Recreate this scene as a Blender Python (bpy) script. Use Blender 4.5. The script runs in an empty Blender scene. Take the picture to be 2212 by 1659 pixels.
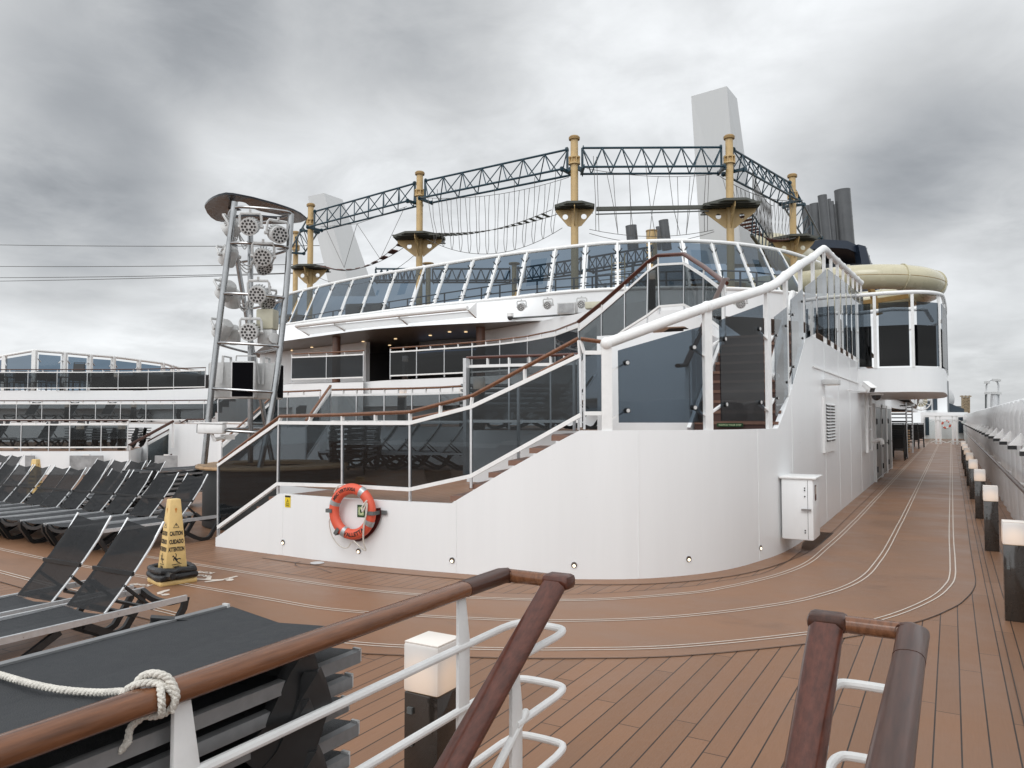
import bpy, bmesh, math, random
from mathutils import Vector, Matrix
random.seed(7)
R_ = math.radians
scn = bpy.context.scene
COL = scn.collection

# ------------------------------------------------------------------ camera
EYE = Vector((0.0, 0.0, 1.8))
YAW, PITCH, FPX = R_(30.0), math.atan(34 / 760.0), 760.0     # focal length in pixels of a 1024 px wide picture
FWD = Vector((-math.sin(YAW) * math.cos(PITCH), math.cos(YAW) * math.cos(PITCH), math.sin(PITCH)))
RGT = Vector((math.cos(YAW), math.sin(YAW), 0.0))
UPV = RGT.cross(FWD)
cam = bpy.data.cameras.new('camera')
cam.sensor_width = 36.0
cam.lens = FPX / 1024.0 * 36.0
cam.clip_start, cam.clip_end = 0.05, 20000
camo = bpy.data.objects.new('camera', cam)
COL.objects.link(camo)
camo.matrix_world = Matrix((RGT, UPV, -FWD)).transposed().to_4x4()
camo.location = EYE
scn.camera = camo

# ------------------------------------------------------------------ world, sun, exposure
SUN_EL, SUN_AZ = R_(46), R_(174)      # azimuth clockwise from +Y
world = bpy.data.worlds.new('World')
scn.world = world
world.use_nodes = True
wn, wl = world.node_tree.nodes, world.node_tree.links
wn.clear()


def wnode(t, **k):
    n = wn.new(t)
    for a, b in k.items():
        setattr(n, a, b)
    return n


def wmath(op, a, b=None, clamp=False):
    n = wnode('ShaderNodeMath', operation=op, use_clamp=clamp)
    for i, v in enumerate((a, b)):
        if v is None:
            continue
        if isinstance(v, (int, float)):
            n.inputs[i].default_value = v
        else:
            wl.new(v, n.inputs[i])
    return n.outputs[0]


sky = wnode('ShaderNodeTexSky', sky_type='NISHITA', sun_disc=False, sun_elevation=SUN_EL, sun_rotation=SUN_AZ)
tc = wnode('ShaderNodeTexCoord')
sep = wnode('ShaderNodeSeparateXYZ')
wl.new(tc.outputs['Generated'], sep.inputs[0])
zc = wmath('ADD', wmath('MAXIMUM', sep.outputs[2], 0.0), 0.22)
cmb = wnode('ShaderNodeCombineXYZ')
wl.new(wmath('DIVIDE', sep.outputs[0], zc), cmb.inputs[0])
wl.new(wmath('DIVIDE', sep.outputs[1], zc), cmb.inputs[1])


def wnoise(scale, detail, rough, off, dist=0.0):
    mp = wnode('ShaderNodeMapping')
    mp.inputs['Location'].default_value = off
    wl.new(cmb.outputs[0], mp.inputs['Vector'])
    n = wnode('ShaderNodeTexNoise')
    n.inputs['Scale'].default_value = scale
    n.inputs['Detail'].default_value = detail
    n.inputs['Roughness'].default_value = rough
    n.inputs['Distortion'].default_value = dist
    wl.new(mp.outputs[0], n.inputs['Vector'])
    return n.outputs['Fac']


def wrange(v, a, b, c, d):
    n = wnode('ShaderNodeMapRange', interpolation_type='SMOOTHSTEP')
    wl.new(v, n.inputs[0])
    for i, q in enumerate((a, b, c, d)):
        n.inputs[i + 1].default_value = q
    return n.outputs[0]


def cloud_patch(u, v, size, warp):
    """a real direction of the sky where a heavier or thinner bank of cloud hangs"""
    d = (FWD + RGT * ((u * .46293 - 512) / FPX) + UPV * ((384 - v * .46293) / FPX)).normalized()
    n = wnode('ShaderNodeVectorMath', operation='DOT_PRODUCT')
    wl.new(tc.outputs['Generated'], n.inputs[0])
    n.inputs[1].default_value = d
    return wrange(wmath('ADD', n.outputs['Value'], wmath('MULTIPLY', wmath('SUBTRACT', warp, .5), size * 1.5)), 1 - size, 1.0, 0.0, 1.0)


n1 = wnoise(0.55, 7, 0.55, (3.1, 1.7, 0), 0.3)
n2 = wnoise(1.6, 8, 0.58, (0.4, 5.2, 0), 0.4)
n3 = wnoise(4.5, 5, 0.6, (2.2, 8.1, 0), 0.5)
base = wmath('ADD', wrange(n1, 0.32, 0.60, 0.88, 1.24), wmath('ADD', wmath('MULTIPLY', wmath('SUBTRACT', n2, 0.5), 0.74), wmath('MULTIPLY', wmath('SUBTRACT', n3, 0.5), 0.46)))
warp = wmath('ADD', wmath('MULTIPLY', n2, 0.75), wmath('MULTIPLY', n3, 0.25))
for (u, v, size, amt) in ((400, 20, .020, -.24), (640, 30, .016, -.22), (230, -30, .02, -.22), (10, 380, .022, -.34), (190, 450, .010, -.26), (350, 490, .006, -.16), (900, 60, .012, -.18),
                          (1030, 110, .008, -.12), (2190, 330, .022, -.26), (1960, 300, .014, -.16), (2090, 430, .014, -.22), (1760, 430, .008, -.24), (1860, 360, .012, -.18), (2200, 90, .02, -.14),
                          (2150, 745, .006, -.16), (2080, 830, .005, -.22), (2210, 830, .006, -.22), (150, 645, .0016, -.10), (700, 270, .02, .10), (110, 150, .009, .07), (2150, 605, .005, .14), (310, 370, .006, .07)):
    base = wmath('ADD', base, wmath('MULTIPLY', cloud_patch(u, v, size, warp), amt * (.78 if amt < 0 else 1)))
base = wmath('MAXIMUM', base, 0.36)
# the cloud deck is thinner, so brighter, behind the viewer and overhead (direction of the veiled sun)
glow = wnode('ShaderNodeVectorMath', operation='DOT_PRODUCT')
wl.new(tc.outputs['Generated'], glow.inputs[0])
glow.inputs[1].default_value = (math.sin(SUN_AZ) * math.cos(SUN_EL), math.cos(SUN_AZ) * math.cos(SUN_EL), math.sin(SUN_EL))
base = wmath('MULTIPLY', base, wrange(glow.outputs['Value'], 0.0, 0.95, 1.0, 1.72))
tint = wnode('ShaderNodeMix', data_type='RGBA')
wl.new(wrange(base, 0.25, 0.85, 0.0, 1.0), tint.inputs['Factor'])
tint.inputs['A'].default_value = (0.94, 1.0, 1.075, 1)
tint.inputs['B'].default_value = (0.975, 1.0, 1.02, 1)
cl = wnode('ShaderNodeVectorMath', operation='SCALE')
wl.new(tint.outputs['Result'], cl.inputs[0])
wl.new(wmath('MULTIPLY', base, 10.0), cl.inputs['Scale'])
wmix = wnode('ShaderNodeMix', data_type='RGBA')
wmix.inputs['Factor'].default_value = 0.95
wl.new(sky.outputs[0], wmix.inputs['A'])
wl.new(cl.outputs[0], wmix.inputs['B'])
bg = wnode('ShaderNodeBackground')
bg.inputs['Strength'].default_value = 0.078
wl.new(wmix.outputs['Result'], bg.inputs['Color'])
wo = wnode('ShaderNodeOutputWorld')
wl.new(bg.outputs[0], wo.inputs[0])
sun = bpy.data.lights.new('sun', 'SUN')
sun.energy, sun.angle, sun.color = .82, R_(30), (1.0, 0.985, 0.965)
suno = bpy.data.objects.new('sun', sun)
COL.objects.link(suno)
suno.rotation_euler = (R_(90) - SUN_EL, 0, -SUN_AZ + math.pi)
scn.view_settings.view_transform = 'Standard'
scn.view_settings.look = 'None'
scn.view_settings.exposure = 0.08
scn.view_settings.gamma = 1.0


# ------------------------------------------------------------------ measuring helpers (photo measures -> real places)
def ray(px, py):
    return FWD + RGT * ((px * .46293 - 512) / FPX) + UPV * ((384 - py * .46293) / FPX)


def at_z(px, py, z):
    d = ray(px, py)
    return EYE + d * ((z - EYE.z) / d.z)


def at_x(px, py, x):
    d = ray(px, py)
    return EYE + d * (x / d.x)


def at_y(px, py, y):
    d = ray(px, py)
    return EYE + d * (y / d.y)


def at_d(px, py, dist):
    return EYE + ray(px, py) * dist


def at_dz(px, dist, z):
    a = (px * .46293 - 512) / FPX
    b = ((z - EYE.z) / dist - FWD.z) / UPV.z
    return EYE + (FWD + RGT * a + UPV * b) * dist


def zm(x0, y0, x1, w):
    k = (x1 - x0) / w
    return lambda X, Y: ((x0 + X * k) / 1.8516, (y0 + Y * k) / 1.8516)


def smooth_path(pts, n=6, closed=False):
    P = [Vector(p) for p in pts]
    out = []
    m = len(P)
    for i in range(m if closed else m - 1):
        p0 = P[(i - 1) % m] if closed or i > 0 else P[i] * 2 - P[i + 1]
        p1, p2 = P[i], P[(i + 1) % m]
        p3 = P[(i + 2) % m] if closed or i + 2 < m else P[i + 1] * 2 - P[i]
        for k in range(n):
            t = k / n
            out.append(0.5 * ((2 * p1) + (p2 - p0) * t + (2 * p0 - 5 * p1 + 4 * p2 - p3) * t * t + (3 * p1 - p0 - 3 * p2 + p3) * t ** 3))
    if not closed:
        out.append(P[-1])
    return out


def offset2d(pts, d):
    """shift a plan polyline sideways by d (to its left side for d > 0)"""
    out = []
    for i, p in enumerate(pts):
        a = pts[max(i - 1, 0)]
        b = pts[min(i + 1, len(pts) - 1)]
        t = Vector((b[0] - a[0], b[1] - a[1]))
        if t.length < 1e-6:
            t = Vector((1, 0))
        t.normalize()
        q = Vector(p).copy()
        q[0] += -t[1] * d
        q[1] += t[0] * d
        out.append(q)
    return out


# ------------------------------------------------------------------ materials
def mat(name, color, rough=0.5, metal=0.0, vary=0.0, vscale=6.0, bump=0.0, bscale=20.0, coat=0.0, spec=0.5, emit=None, estr=0.0, stretch=None):
    m = bpy.data.materials.new(name)
    m.use_nodes = True
    nt = m.node_tree
    b = nt.nodes['Principled BSDF']
    b.inputs['Base Color'].default_value = (*color, 1)
    b.inputs['Roughness'].default_value = rough
    b.inputs['Metallic'].default_value = metal
    b.inputs['Specular IOR Level'].default_value = spec
    b.inputs['Coat Weight'].default_value = coat
    b.inputs['Coat Roughness'].default_value = 0.08
    if emit:
        b.inputs['Emission Color'].default_value = (*emit, 1)
        b.inputs['Emission Strength'].default_value = estr
    t = nt.nodes.new('ShaderNodeTexCoord')
    mp = nt.nodes.new('ShaderNodeMapping')
    nt.links.new(t.outputs['Object'], mp.inputs[0])
    if stretch:
        mp.inputs['Scale'].default_value = stretch
    if vary:
        n = nt.nodes.new('ShaderNodeTexNoise')
        n.inputs['Scale'].default_value = vscale
        n.inputs['Detail'].default_value = 5
        n.inputs['Roughness'].default_value = 0.65
        nt.links.new(mp.outputs[0], n.inputs['Vector'])
        r = nt.nodes.new('ShaderNodeMapRange')
        nt.links.new(n.outputs['Fac'], r.inputs[0])
        r.inputs[1].default_value, r.inputs[2].default_value = 0.3, 0.7
        r.inputs[3].default_value, r.inputs[4].default_value = 1 - vary, 1 + vary * .6
        mx = nt.nodes.new('ShaderNodeVectorMath')
        mx.operation = 'SCALE'
        mx.inputs[0].default_value = color
        nt.links.new(r.outputs[0], mx.inputs['Scale'])
        nt.links.new(mx.outputs[0], b.inputs['Base Color'])
        rr = nt.nodes.new('ShaderNodeMapRange')
        nt.links.new(n.outputs['Fac'], rr.inputs[0])
        rr.inputs[1].default_value, rr.inputs[2].default_value = 0.3, 0.7
        rr.inputs[3].default_value, rr.inputs[4].default_value = max(rough - .06, .02), min(rough + .08, 1)
        nt.links.new(rr.outputs[0], b.inputs['Roughness'])
    if bump:
        n = nt.nodes.new('ShaderNodeTexNoise')
        n.inputs['Scale'].default_value = bscale
        n.inputs['Detail'].default_value = 3
        nt.links.new(mp.outputs[0], n.inputs['Vector'])
        bp = nt.nodes.new('ShaderNodeBump')
        bp.inputs['Strength'].default_value = bump
        bp.inputs['Distance'].default_value = 0.02
        nt.links.new(n.outputs['Fac'], bp.inputs['Height'])
        nt.links.new(bp.outputs[0], b.inputs['Normal'])
    return m


def glass(name, tint, refl=0.62, rough=0.0, ior=1.46):
    """clear tinted pane: what lies behind shows through darkened, the sky mirrors at grazing angles"""
    m = bpy.data.materials.new(name)
    m.use_nodes = True
    nt = m.node_tree
    nt.nodes.clear()
    tr = nt.nodes.new('ShaderNodeBsdfTransparent')
    tr.inputs[0].default_value = (*[c ** .5 for c in tint], 1)
    gl = nt.nodes.new('ShaderNodeBsdfGlossy')
    gl.inputs['Color'].default_value = (refl, refl, refl, 1)
    gl.inputs['Roughness'].default_value = rough
    fr = nt.nodes.new('ShaderNodeFresnel')
    fr.inputs['IOR'].default_value = ior
    mx = nt.nodes.new('ShaderNodeMixShader')
    o = nt.nodes.new('ShaderNodeOutputMaterial')
    geo = nt.nodes.new('ShaderNodeNewGeometry')
    inv = nt.nodes.new('ShaderNodeMath')
    inv.operation = 'SUBTRACT'
    inv.inputs[0].default_value = 1.0
    nt.links.new(geo.outputs['Backfacing'], inv.inputs[1])
    mul = nt.nodes.new('ShaderNodeMath')
    mul.operation = 'MULTIPLY'
    nt.links.new(fr.outputs[0], mul.inputs[0])
    nt.links.new(inv.outputs[0], mul.inputs[1])
    nt.links.new(mul.outputs[0], mx.inputs[0])
    nt.links.new(tr.outputs[0], mx.inputs[1])
    nt.links.new(gl.outputs[0], mx.inputs[2])
    nt.links.new(mx.outputs[0], o.inputs[0])
    return m


def lamp_mat():
    m = mat('warm_opal_lamp', (.70, .68, .66), .35)
    nt = m.node_tree
    N, L = nt.nodes, nt.links
    b = N['Principled BSDF']
    t = N.new('ShaderNodeTexCoord')
    d = N.new('ShaderNodeVectorMath')
    d.operation = 'DISTANCE'
    d.inputs[1].default_value = (0, 0, .725)
    L.new(t.outputs['Object'], d.inputs[0])
    r = N.new('ShaderNodeMapRange')
    r.interpolation_type = 'SMOOTHSTEP'
    L.new(d.outputs['Value'], r.inputs[0])
    r.inputs[1].default_value, r.inputs[2].default_value = .08, .165
    r.inputs[3].default_value, r.inputs[4].default_value = .30, .03
    b.inputs['Emission Color'].default_value = (1.0, .62, .33, 1)
    L.new(r.outputs[0], b.inputs['Emission Strength'])
    return m


def deck_mat():
    m = bpy.data.materials.new('deck_planks')
    m.use_nodes = True
    nt = m.node_tree
    N, L = nt.nodes, nt.links
    b = N['Principled BSDF']
    b.inputs['Specular IOR Level'].default_value = .28

    def mth(op, a, c=None):
        n = N.new('ShaderNodeMath')
        n.operation = op
        for i, v in enumerate((a, c)):
            if v is None:
                continue
            if isinstance(v, (int, float)):
                n.inputs[i].default_value = v
            else:
                L.new(v, n.inputs[i])
        return n.outputs[0]
    t = N.new('ShaderNodeTexCoord')
    s = N.new('ShaderNodeSeparateXYZ')
    L.new(t.outputs['Object'], s.inputs[0])
    xs = mth('DIVIDE', mth('ADD', s.outputs[0], 100.06 + .0025), .1345)
    row = mth('FLOOR', xs)
    fx = mth('FRACT', xs)
    wn_ = N.new('ShaderNodeTexWhiteNoise')
    wn_.noise_dimensions = '1D'
    L.new(row, wn_.inputs['W'])
    ys = mth('ADD', mth('DIVIDE', s.outputs[1], 2.25), mth('MULTIPLY', wn_.outputs['Value'], 7.0))
    fy = mth('FRACT', ys)
    seam = mth('MAXIMUM', mth('LESS_THAN', fx, .062), mth('MULTIPLY', mth('LESS_THAN', fy, .0030), 1.0))
    cid = N.new('ShaderNodeTexWhiteNoise')
    cid.noise_dimensions = '2D'
    cc = N.new('ShaderNodeCombineXYZ')
    L.new(row, cc.inputs[0])
    L.new(mth('FLOOR', ys), cc.inputs[1])
    L.new(cc.outputs[0], cid.inputs['Vector'])
    nz = N.new('ShaderNodeTexNoise')
    nz.inputs['Scale'].default_value = 0.9
    nz.inputs['Detail'].default_value = 6
    nz.inputs['Roughness'].default_value = .62
    L.new(t.outputs['Object'], nz.inputs['Vector'])
    ng = N.new('ShaderNodeTexNoise')
    ng.inputs['Scale'].default_value = 90
    ng.inputs['Detail'].default_value = 3
    mp = N.new('ShaderNodeMapping')
    mp.inputs['Scale'].default_value = (1, .06, 1)
    L.new(t.outputs['Object'], mp.inputs[0])
    L.new(mp.outputs[0], ng.inputs['Vector'])
    k = mth('ADD', mth('ADD', mth('MULTIPLY', cid.outputs['Value'], .17), .655), mth('ADD', mth('MULTIPLY', nz.outputs['Fac'], .34), mth('MULTIPLY', ng.outputs['Fac'], .14)))
    sc = N.new('ShaderNodeVectorMath')
    sc.operation = 'SCALE'
    sc.inputs[0].default_value = DECKC
    L.new(k, sc.inputs['Scale'])
    mx = N.new('ShaderNodeMix')
    mx.data_type = 'RGBA'
    L.new(mth('MULTIPLY', seam, .95), mx.inputs['Factor'])
    L.new(sc.outputs[0], mx.inputs['A'])
    mx.inputs['B'].default_value = (.018, .013, .011, 1)
    L.new(mx.outputs['Result'], b.inputs['Base Color'])
    rg = N.new('ShaderNodeMapRange')
    L.new(nz.outputs['Fac'], rg.inputs[0])
    rg.inputs[1].default_value, rg.inputs[2].default_value = .35, .68
    rg.inputs[3].default_value, rg.inputs[4].default_value = .34, .55
    L.new(rg.outputs[0], b.inputs['Roughness'])
    bp = N.new('ShaderNodeBump')
    bp.inputs['Strength'].default_value = .25
    bp.inputs['Distance'].default_value = .004
    L.new(mth('SUBTRACT', ng.outputs['Fac'], mth('MULTIPLY', seam, 2.0)), bp.inputs['Height'])
    L.new(bp.outputs[0], b.inputs['Normal'])
    return m


def track_mat():
    """smooth brown deck covering with damp, shinier patches and scuffs"""
    m = bpy.data.materials.new('track_surface')
    m.use_nodes = True
    nt = m.node_tree
    N, L = nt.nodes, nt.links
    b = N['Principled BSDF']
    b.inputs['Specular IOR Level'].default_value = .28
    t = N.new('ShaderNodeTexCoord')
    mp = N.new('ShaderNodeMapping')
    mp.inputs['Scale'].default_value = (.7, 1.1, 1)
    L.new(t.outputs['Object'], mp.inputs[0])
    n = N.new('ShaderNodeTexNoise')
    n.inputs['Scale'].default_value = 1.1
    n.inputs['Detail'].default_value = 7
    n.inputs['Roughness'].default_value = .6
    L.new(mp.outputs[0], n.inputs['Vector'])
    n2 = N.new('ShaderNodeTexNoise')
    n2.inputs['Scale'].default_value = 160
    L.new(t.outputs['Object'], n2.inputs['Vector'])
    cr = N.new('ShaderNodeMapRange')
    L.new(n.outputs['Fac'], cr.inputs[0])
    cr.inputs[1].default_value, cr.inputs[2].default_value = .33, .70
    cr.inputs[3].default_value, cr.inputs[4].default_value = .84, 1.06
    ad = N.new('ShaderNodeMath')
    ad.operation = 'MULTIPLY_ADD'
    L.new(n2.outputs['Fac'], ad.inputs[0])
    ad.inputs[1].default_value = .16
    L.new(cr.outputs[0], ad.inputs[2])
    n4 = N.new('ShaderNodeTexNoise')
    n4.inputs['Scale'].default_value = .85
    n4.inputs['Detail'].default_value = 8
    n4.inputs['Roughness'].default_value = .62
    n4.inputs['Distortion'].default_value = .6
    mp4 = N.new('ShaderNodeMapping')
    mp4.inputs['Location'].default_value = (7.3, 2.1, 0)
    mp4.inputs['Scale'].default_value = (1.0, 2.2, 1)
    L.new(t.outputs['Object'], mp4.inputs[0])
    L.new(mp4.outputs[0], n4.inputs['Vector'])
    st = N.new('ShaderNodeMapRange')
    L.new(n4.outputs['Fac'], st.inputs[0])
    st.inputs[1].default_value, st.inputs[2].default_value = .60, .68
    st.inputs[3].default_value, st.inputs[4].default_value = 1.0, .86
    mu = N.new('ShaderNodeMath')
    mu.operation = 'MULTIPLY'
    L.new(ad.outputs[0], mu.inputs[0])
    L.new(st.outputs[0], mu.inputs[1])
    sc = N.new('ShaderNodeVectorMath')
    sc.operation = 'SCALE'
    sc.inputs[0].default_value = DECKC
    L.new(mu.outputs[0], sc.inputs['Scale'])
    L.new(sc.outputs[0], b.inputs['Base Color'])
    rg = N.new('ShaderNodeMapRange')
    L.new(n.outputs['Fac'], rg.inputs[0])
    rg.inputs[1].default_value, rg.inputs[2].default_value = .36, .62
    rg.inputs[3].default_value, rg.inputs[4].default_value = .33, .46
    L.new(rg.outputs[0], b.inputs['Roughness'])
    bp = N.new('ShaderNodeBump')
    bp.inputs['Strength'].default_value = .12
    bp.inputs['Distance'].default_value = .003
    L.new(n2.outputs['Fac'], bp.inputs['Height'])
    L.new(bp.outputs[0], b.inputs['Normal'])
    return m


def plate_mat(name, color, rough, seam_x=0.0, wave=.25):
    """white painted ship plating: soft ripple from welding, faint grime streaks running down"""
    m = mat(name, color, rough)
    nt = m.node_tree
    N, L = nt.nodes, nt.links
    b = N['Principled BSDF']
    t = N.new('ShaderNodeTexCoord')
    mp = N.new('ShaderNodeMapping')
    mp.inputs['Scale'].default_value = (2.2, 2.2, .16)
    L.new(t.outputs['Object'], mp.inputs[0])
    n = N.new('ShaderNodeTexNoise')
    n.inputs['Scale'].default_value = 2.6
    n.inputs['Detail'].default_value = 6
    n.inputs['Roughness'].default_value = .7
    L.new(mp.outputs[0], n.inputs['Vector'])
    r = N.new('ShaderNodeMapRange')
    L.new(n.outputs['Fac'], r.inputs[0])
    r.inputs[1].default_value, r.inputs[2].default_value = .30, .62
    r.inputs[3].default_value, r.inputs[4].default_value = .975, 1.0
    sc = N.new('ShaderNodeVectorMath')
    sc.operation = 'SCALE'
    sc.inputs[0].default_value = color
    n5 = N.new('ShaderNodeTexNoise')
    n5.inputs['Scale'].default_value = 3.2
    n5.inputs['Detail'].default_value = 9
    n5.inputs['Roughness'].default_value = .72
    mp5 = N.new('ShaderNodeMapping')
    mp5.inputs['Scale'].default_value = (.8, .8, 3.0)
    L.new(t.outputs['Object'], mp5.inputs[0])
    L.new(mp5.outputs[0], n5.inputs['Vector'])
    sf = N.new('ShaderNodeMapRange')
    L.new(n5.outputs['Fac'], sf.inputs[0])
    sf.inputs[1].default_value, sf.inputs[2].default_value = .68, .76
    sf.inputs[3].default_value, sf.inputs[4].default_value = 1.0, .84
    mu = N.new('ShaderNodeMath')
    mu.operation = 'MULTIPLY'
    L.new(r.outputs[0], mu.inputs[0])
    L.new(sf.outputs[0], mu.inputs[1])
    L.new(mu.outputs[0], sc.inputs['Scale'])
    L.new(sc.outputs[0], b.inputs['Base Color'])
    n2 = N.new('ShaderNodeTexNoise')
    n2.inputs['Scale'].default_value = 1.3
    n2.inputs['Detail'].default_value = 2
    mp2 = N.new('ShaderNodeMapping')
    mp2.inputs['Scale'].default_value = (1, 1, .35)
    L.new(t.outputs['Object'], mp2.inputs[0])
    L.new(mp2.outputs[0], n2.inputs['Vector'])
    bp = N.new('ShaderNodeBump')
    bp.inputs['Strength'].default_value = wave
    bp.inputs['Distance'].default_value = .03
    L.new(n2.outputs['Fac'], bp.inputs['Height'])
    L.new(bp.outputs[0], b.inputs['Normal'])
    return m


def mesh_mat(name, color, holes):
    """woven sling fabric: mostly opaque, lets a little light through its weave"""
    m = mat(name, color, .68, bump=.25, bscale=260, vary=.18, vscale=14, spec=.22)
    nt = m.node_tree
    b = nt.nodes['Principled BSDF']
    tr = nt.nodes.new('ShaderNodeBsdfTransparent')
    mx = nt.nodes.new('ShaderNodeMixShader')
    mx.inputs[0].default_value = holes
    o = nt.nodes['Material Output']
    nt.links.new(b.outputs[0], mx.inputs[1])
    nt.links.new(tr.outputs[0], mx.inputs[2])
    nt.links.new(mx.outputs[0], o.inputs[0])
    return m


def wood_mat(name, color, rough, dark=.62, scale=7.0):
    m = mat(name, color, rough, coat=.22, spec=.35)
    nt = m.node_tree
    N, L = nt.nodes, nt.links
    b = N['Principled BSDF']
    t = N.new('ShaderNodeTexCoord')
    n = N.new('ShaderNodeTexNoise')
    n.inputs['Scale'].default_value = scale
    n.inputs['Detail'].default_value = 6
    n.inputs['Roughness'].default_value = .65
    mp = N.new('ShaderNodeMapping')
    mp.inputs['Scale'].default_value = (9, .7, 6)
    L.new(t.outputs['Object'], mp.inputs[0])
    L.new(mp.outputs[0], n.inputs['Vector'])
    cr = N.new('ShaderNodeValToRGB')
    L.new(n.outputs['Fac'], cr.inputs[0])
    cr.color_ramp.elements[0].position = .32
    cr.color_ramp.elements[0].color = (*[c * dark for c in color], 1)
    cr.color_ramp.elements[1].position = .72
    cr.color_ramp.elements[1].color = (*[c * 1.35 for c in color], 1)
    L.new(cr.outputs[0], b.inputs['Base Color'])
    bp = N.new('ShaderNodeBump')
    bp.inputs['Strength'].default_value = .1
    bp.inputs['Distance'].default_value = .004
    L.new(n.outputs['Fac'], bp.inputs['Height'])
    L.new(bp.outputs[0], b.inputs['Normal'])
    return m


DECKC = (.236, .126, .072)
M = {}
M['white'] = plate_mat('white_paint', (.80, .81, .815), .36, wave=.30)
M['white_side'] = plate_mat('white_paint_glossy', (.80, .805, .81), .30, wave=.5)
M['rail'] = mat('white_rail_paint', (.80, .80, .79), .35, vary=.06, vscale=9, bump=.05, bscale=40)
M['shade_white'] = mat('shaded_ceiling_white', (.20, .195, .19), .4)  # white under the overhang, its shade put into the base colour
M['deck'] = deck_mat()
M['track'] = track_mat()
M['line'] = mat('white_lane_paint', (.64, .57, .50), .55, vary=.15, vscale=12)
M['caulk'] = mat('black_caulk', (.022, .016, .014), .5, vary=.2)
M['glass'] = glass('tinted_glass', (.155, .175, .185))
M['glass_wind'] = glass('slate_tinted_glass', (.115, .148, .182))
M['glass_mirror'] = glass('mirror_coated_glass', (.12, .15, .18), refl=.97, ior=2.5)
M['glass_dark'] = glass('dark_tinted_glass', (.125, .150, .168), refl=.8)
M['glass_blue'] = glass('blue_tinted_glass', (.175, .235, .30))
M['glass_dim'] = glass('smoked_glass', (.14, .17, .20), refl=.5)
M['glass_black'] = glass('near_black_glass', (.045, .052, .06))
M['glass_clear'] = glass('clear_glass', (.72, .78, .78))
M['teak'] = wood_mat('varnished_wood', (.165, .068, .032), .22)
M['teak_dark'] = wood_mat('dark_varnished_wood', (.060, .023, .014), .30)
for _k in ('teak_dark',):
    _b = M[_k].node_tree.nodes['Principled BSDF']
    _b.inputs['Coat Weight'].default_value = .06
    _b.inputs['Specular IOR Level'].default_value = .28
M['teak_red'] = wood_mat('red_brown_wood', (.085, .026, .016), .3)
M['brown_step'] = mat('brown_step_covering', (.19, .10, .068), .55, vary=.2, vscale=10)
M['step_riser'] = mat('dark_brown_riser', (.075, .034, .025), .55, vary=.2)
M['bar_wood'] = mat('pale_teak_counter', (.40, .25, .13), .5, vary=.25, vscale=9)
M['sling'] = mesh_mat('charcoal_sling', (.011, .012, .0135), .08)
M['seat_sling'] = mat('charcoal_seat_sling', (.017, .0195, .023), .55, vary=.15, vscale=18, bump=.3, bscale=300)
M['alu'] = mat('brushed_aluminium', (.62, .63, .64), .33, .55, vary=.10, vscale=20)
M['alu_shaded'] = mat('shaded_aluminium', (.25, .255, .26), .45, .4, vary=.18, vscale=12)  # lounger aluminium again, colour darkened for the shaded sides of the stacks
M['steel'] = mat('polished_steel', (.34, .345, .35), .2, 1.0, vary=.2, vscale=6, bump=.04, bscale=9)
M['dark_steel'] = mat('mirror_dark_steel', (.022, .025, .030), .12, .55, vary=.25, vscale=4)
M['black'] = mat('black_plastic', (.017, .018, .019), .38, vary=.2, vscale=20)
M['black_soft'] = mat('black_vinyl', (.012, .012, .013), .35, bump=.5, bscale=24, vary=.2)
M['black_mesh'] = mat('black_speaker_grille', (.004, .004, .005), .95, spec=.05)
M['charcoal'] = mat('charcoal_cladding', (.045, .046, .046), .55, vary=.25, vscale=16)
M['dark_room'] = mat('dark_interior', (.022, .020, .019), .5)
M['yellow'] = mat('yellow_plastic', (.72, .51, .21), .42, vary=.12, vscale=9, bump=.05, bscale=30)
M['yellow_deep'] = mat('bright_yellow_plastic', (.78, .43, .03), .42, vary=.1)
M['sign_yellow'] = mat('yellow_label', (.75, .56, .02), .4)
M['ink'] = mat('black_print', (.014, .012, .010), .5)
M['orange'] = mat('orange_lifebuoy', (.68, .105, .055), .48, vary=.08, vscale=8, bump=.06, bscale=60)
M['maroon'] = mat('dark_red_plastic', (.075, .016, .016), .4, vary=.2)
M['silver_tape'] = mat('reflective_tape', (.40, .42, .43), .32, .5, vary=.12, vscale=40)
M['ivory'] = mat('ivory_plastic', (.50, .48, .37), .45, vary=.1)
M['frosted'] = mat('frosted_sheet', (.80, .81, .81), .4)
_nt = M['frosted'].node_tree
_tl = _nt.nodes.new('ShaderNodeBsdfTranslucent')
_tl.inputs[0].default_value = (.85, .86, .86, 1)
_mx = _nt.nodes.new('ShaderNodeMixShader')
_mx.inputs[0].default_value = .65
_nt.links.new(_nt.nodes['Principled BSDF'].outputs[0], _mx.inputs[1])
_nt.links.new(_tl.outputs[0], _mx.inputs[2])
_nt.links.new(_mx.outputs[0], _nt.nodes['Material Output'].inputs[0])
M['rope'] = mat('white_rope', (.66, .63, .57), .85, vary=.16, vscale=30, bump=.5, bscale=120)
M['green_sign'] = mat('dark_green_label', (.012, .055, .016), .4)
M['glow_green'] = mat('pale_green_print', (.52, .63, .36), .5)
M['pole'] = mat('ochre_paint', (.55, .385, .18), .42, vary=.14, vscale=3)
M['pole_dark'] = mat('bronze_paint', (.30, .185, .065), .45, vary=.2, vscale=5)
M['truss'] = mat('navy_paint', (.010, .040, .060), .35, vary=.2)
M['platform'] = mat('grey_grating', (.075, .078, .065), .6, vary=.2, vscale=6)
M['plank'] = mat('red_brown_plank', (.13, .042, .030), .6, vary=.25)
M['cord'] = mat('dark_cord', (.10, .095, .09), .7)
M['pylon'] = plate_mat('pylon_white', (.50, .505, .505), .32, wave=.1)
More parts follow.
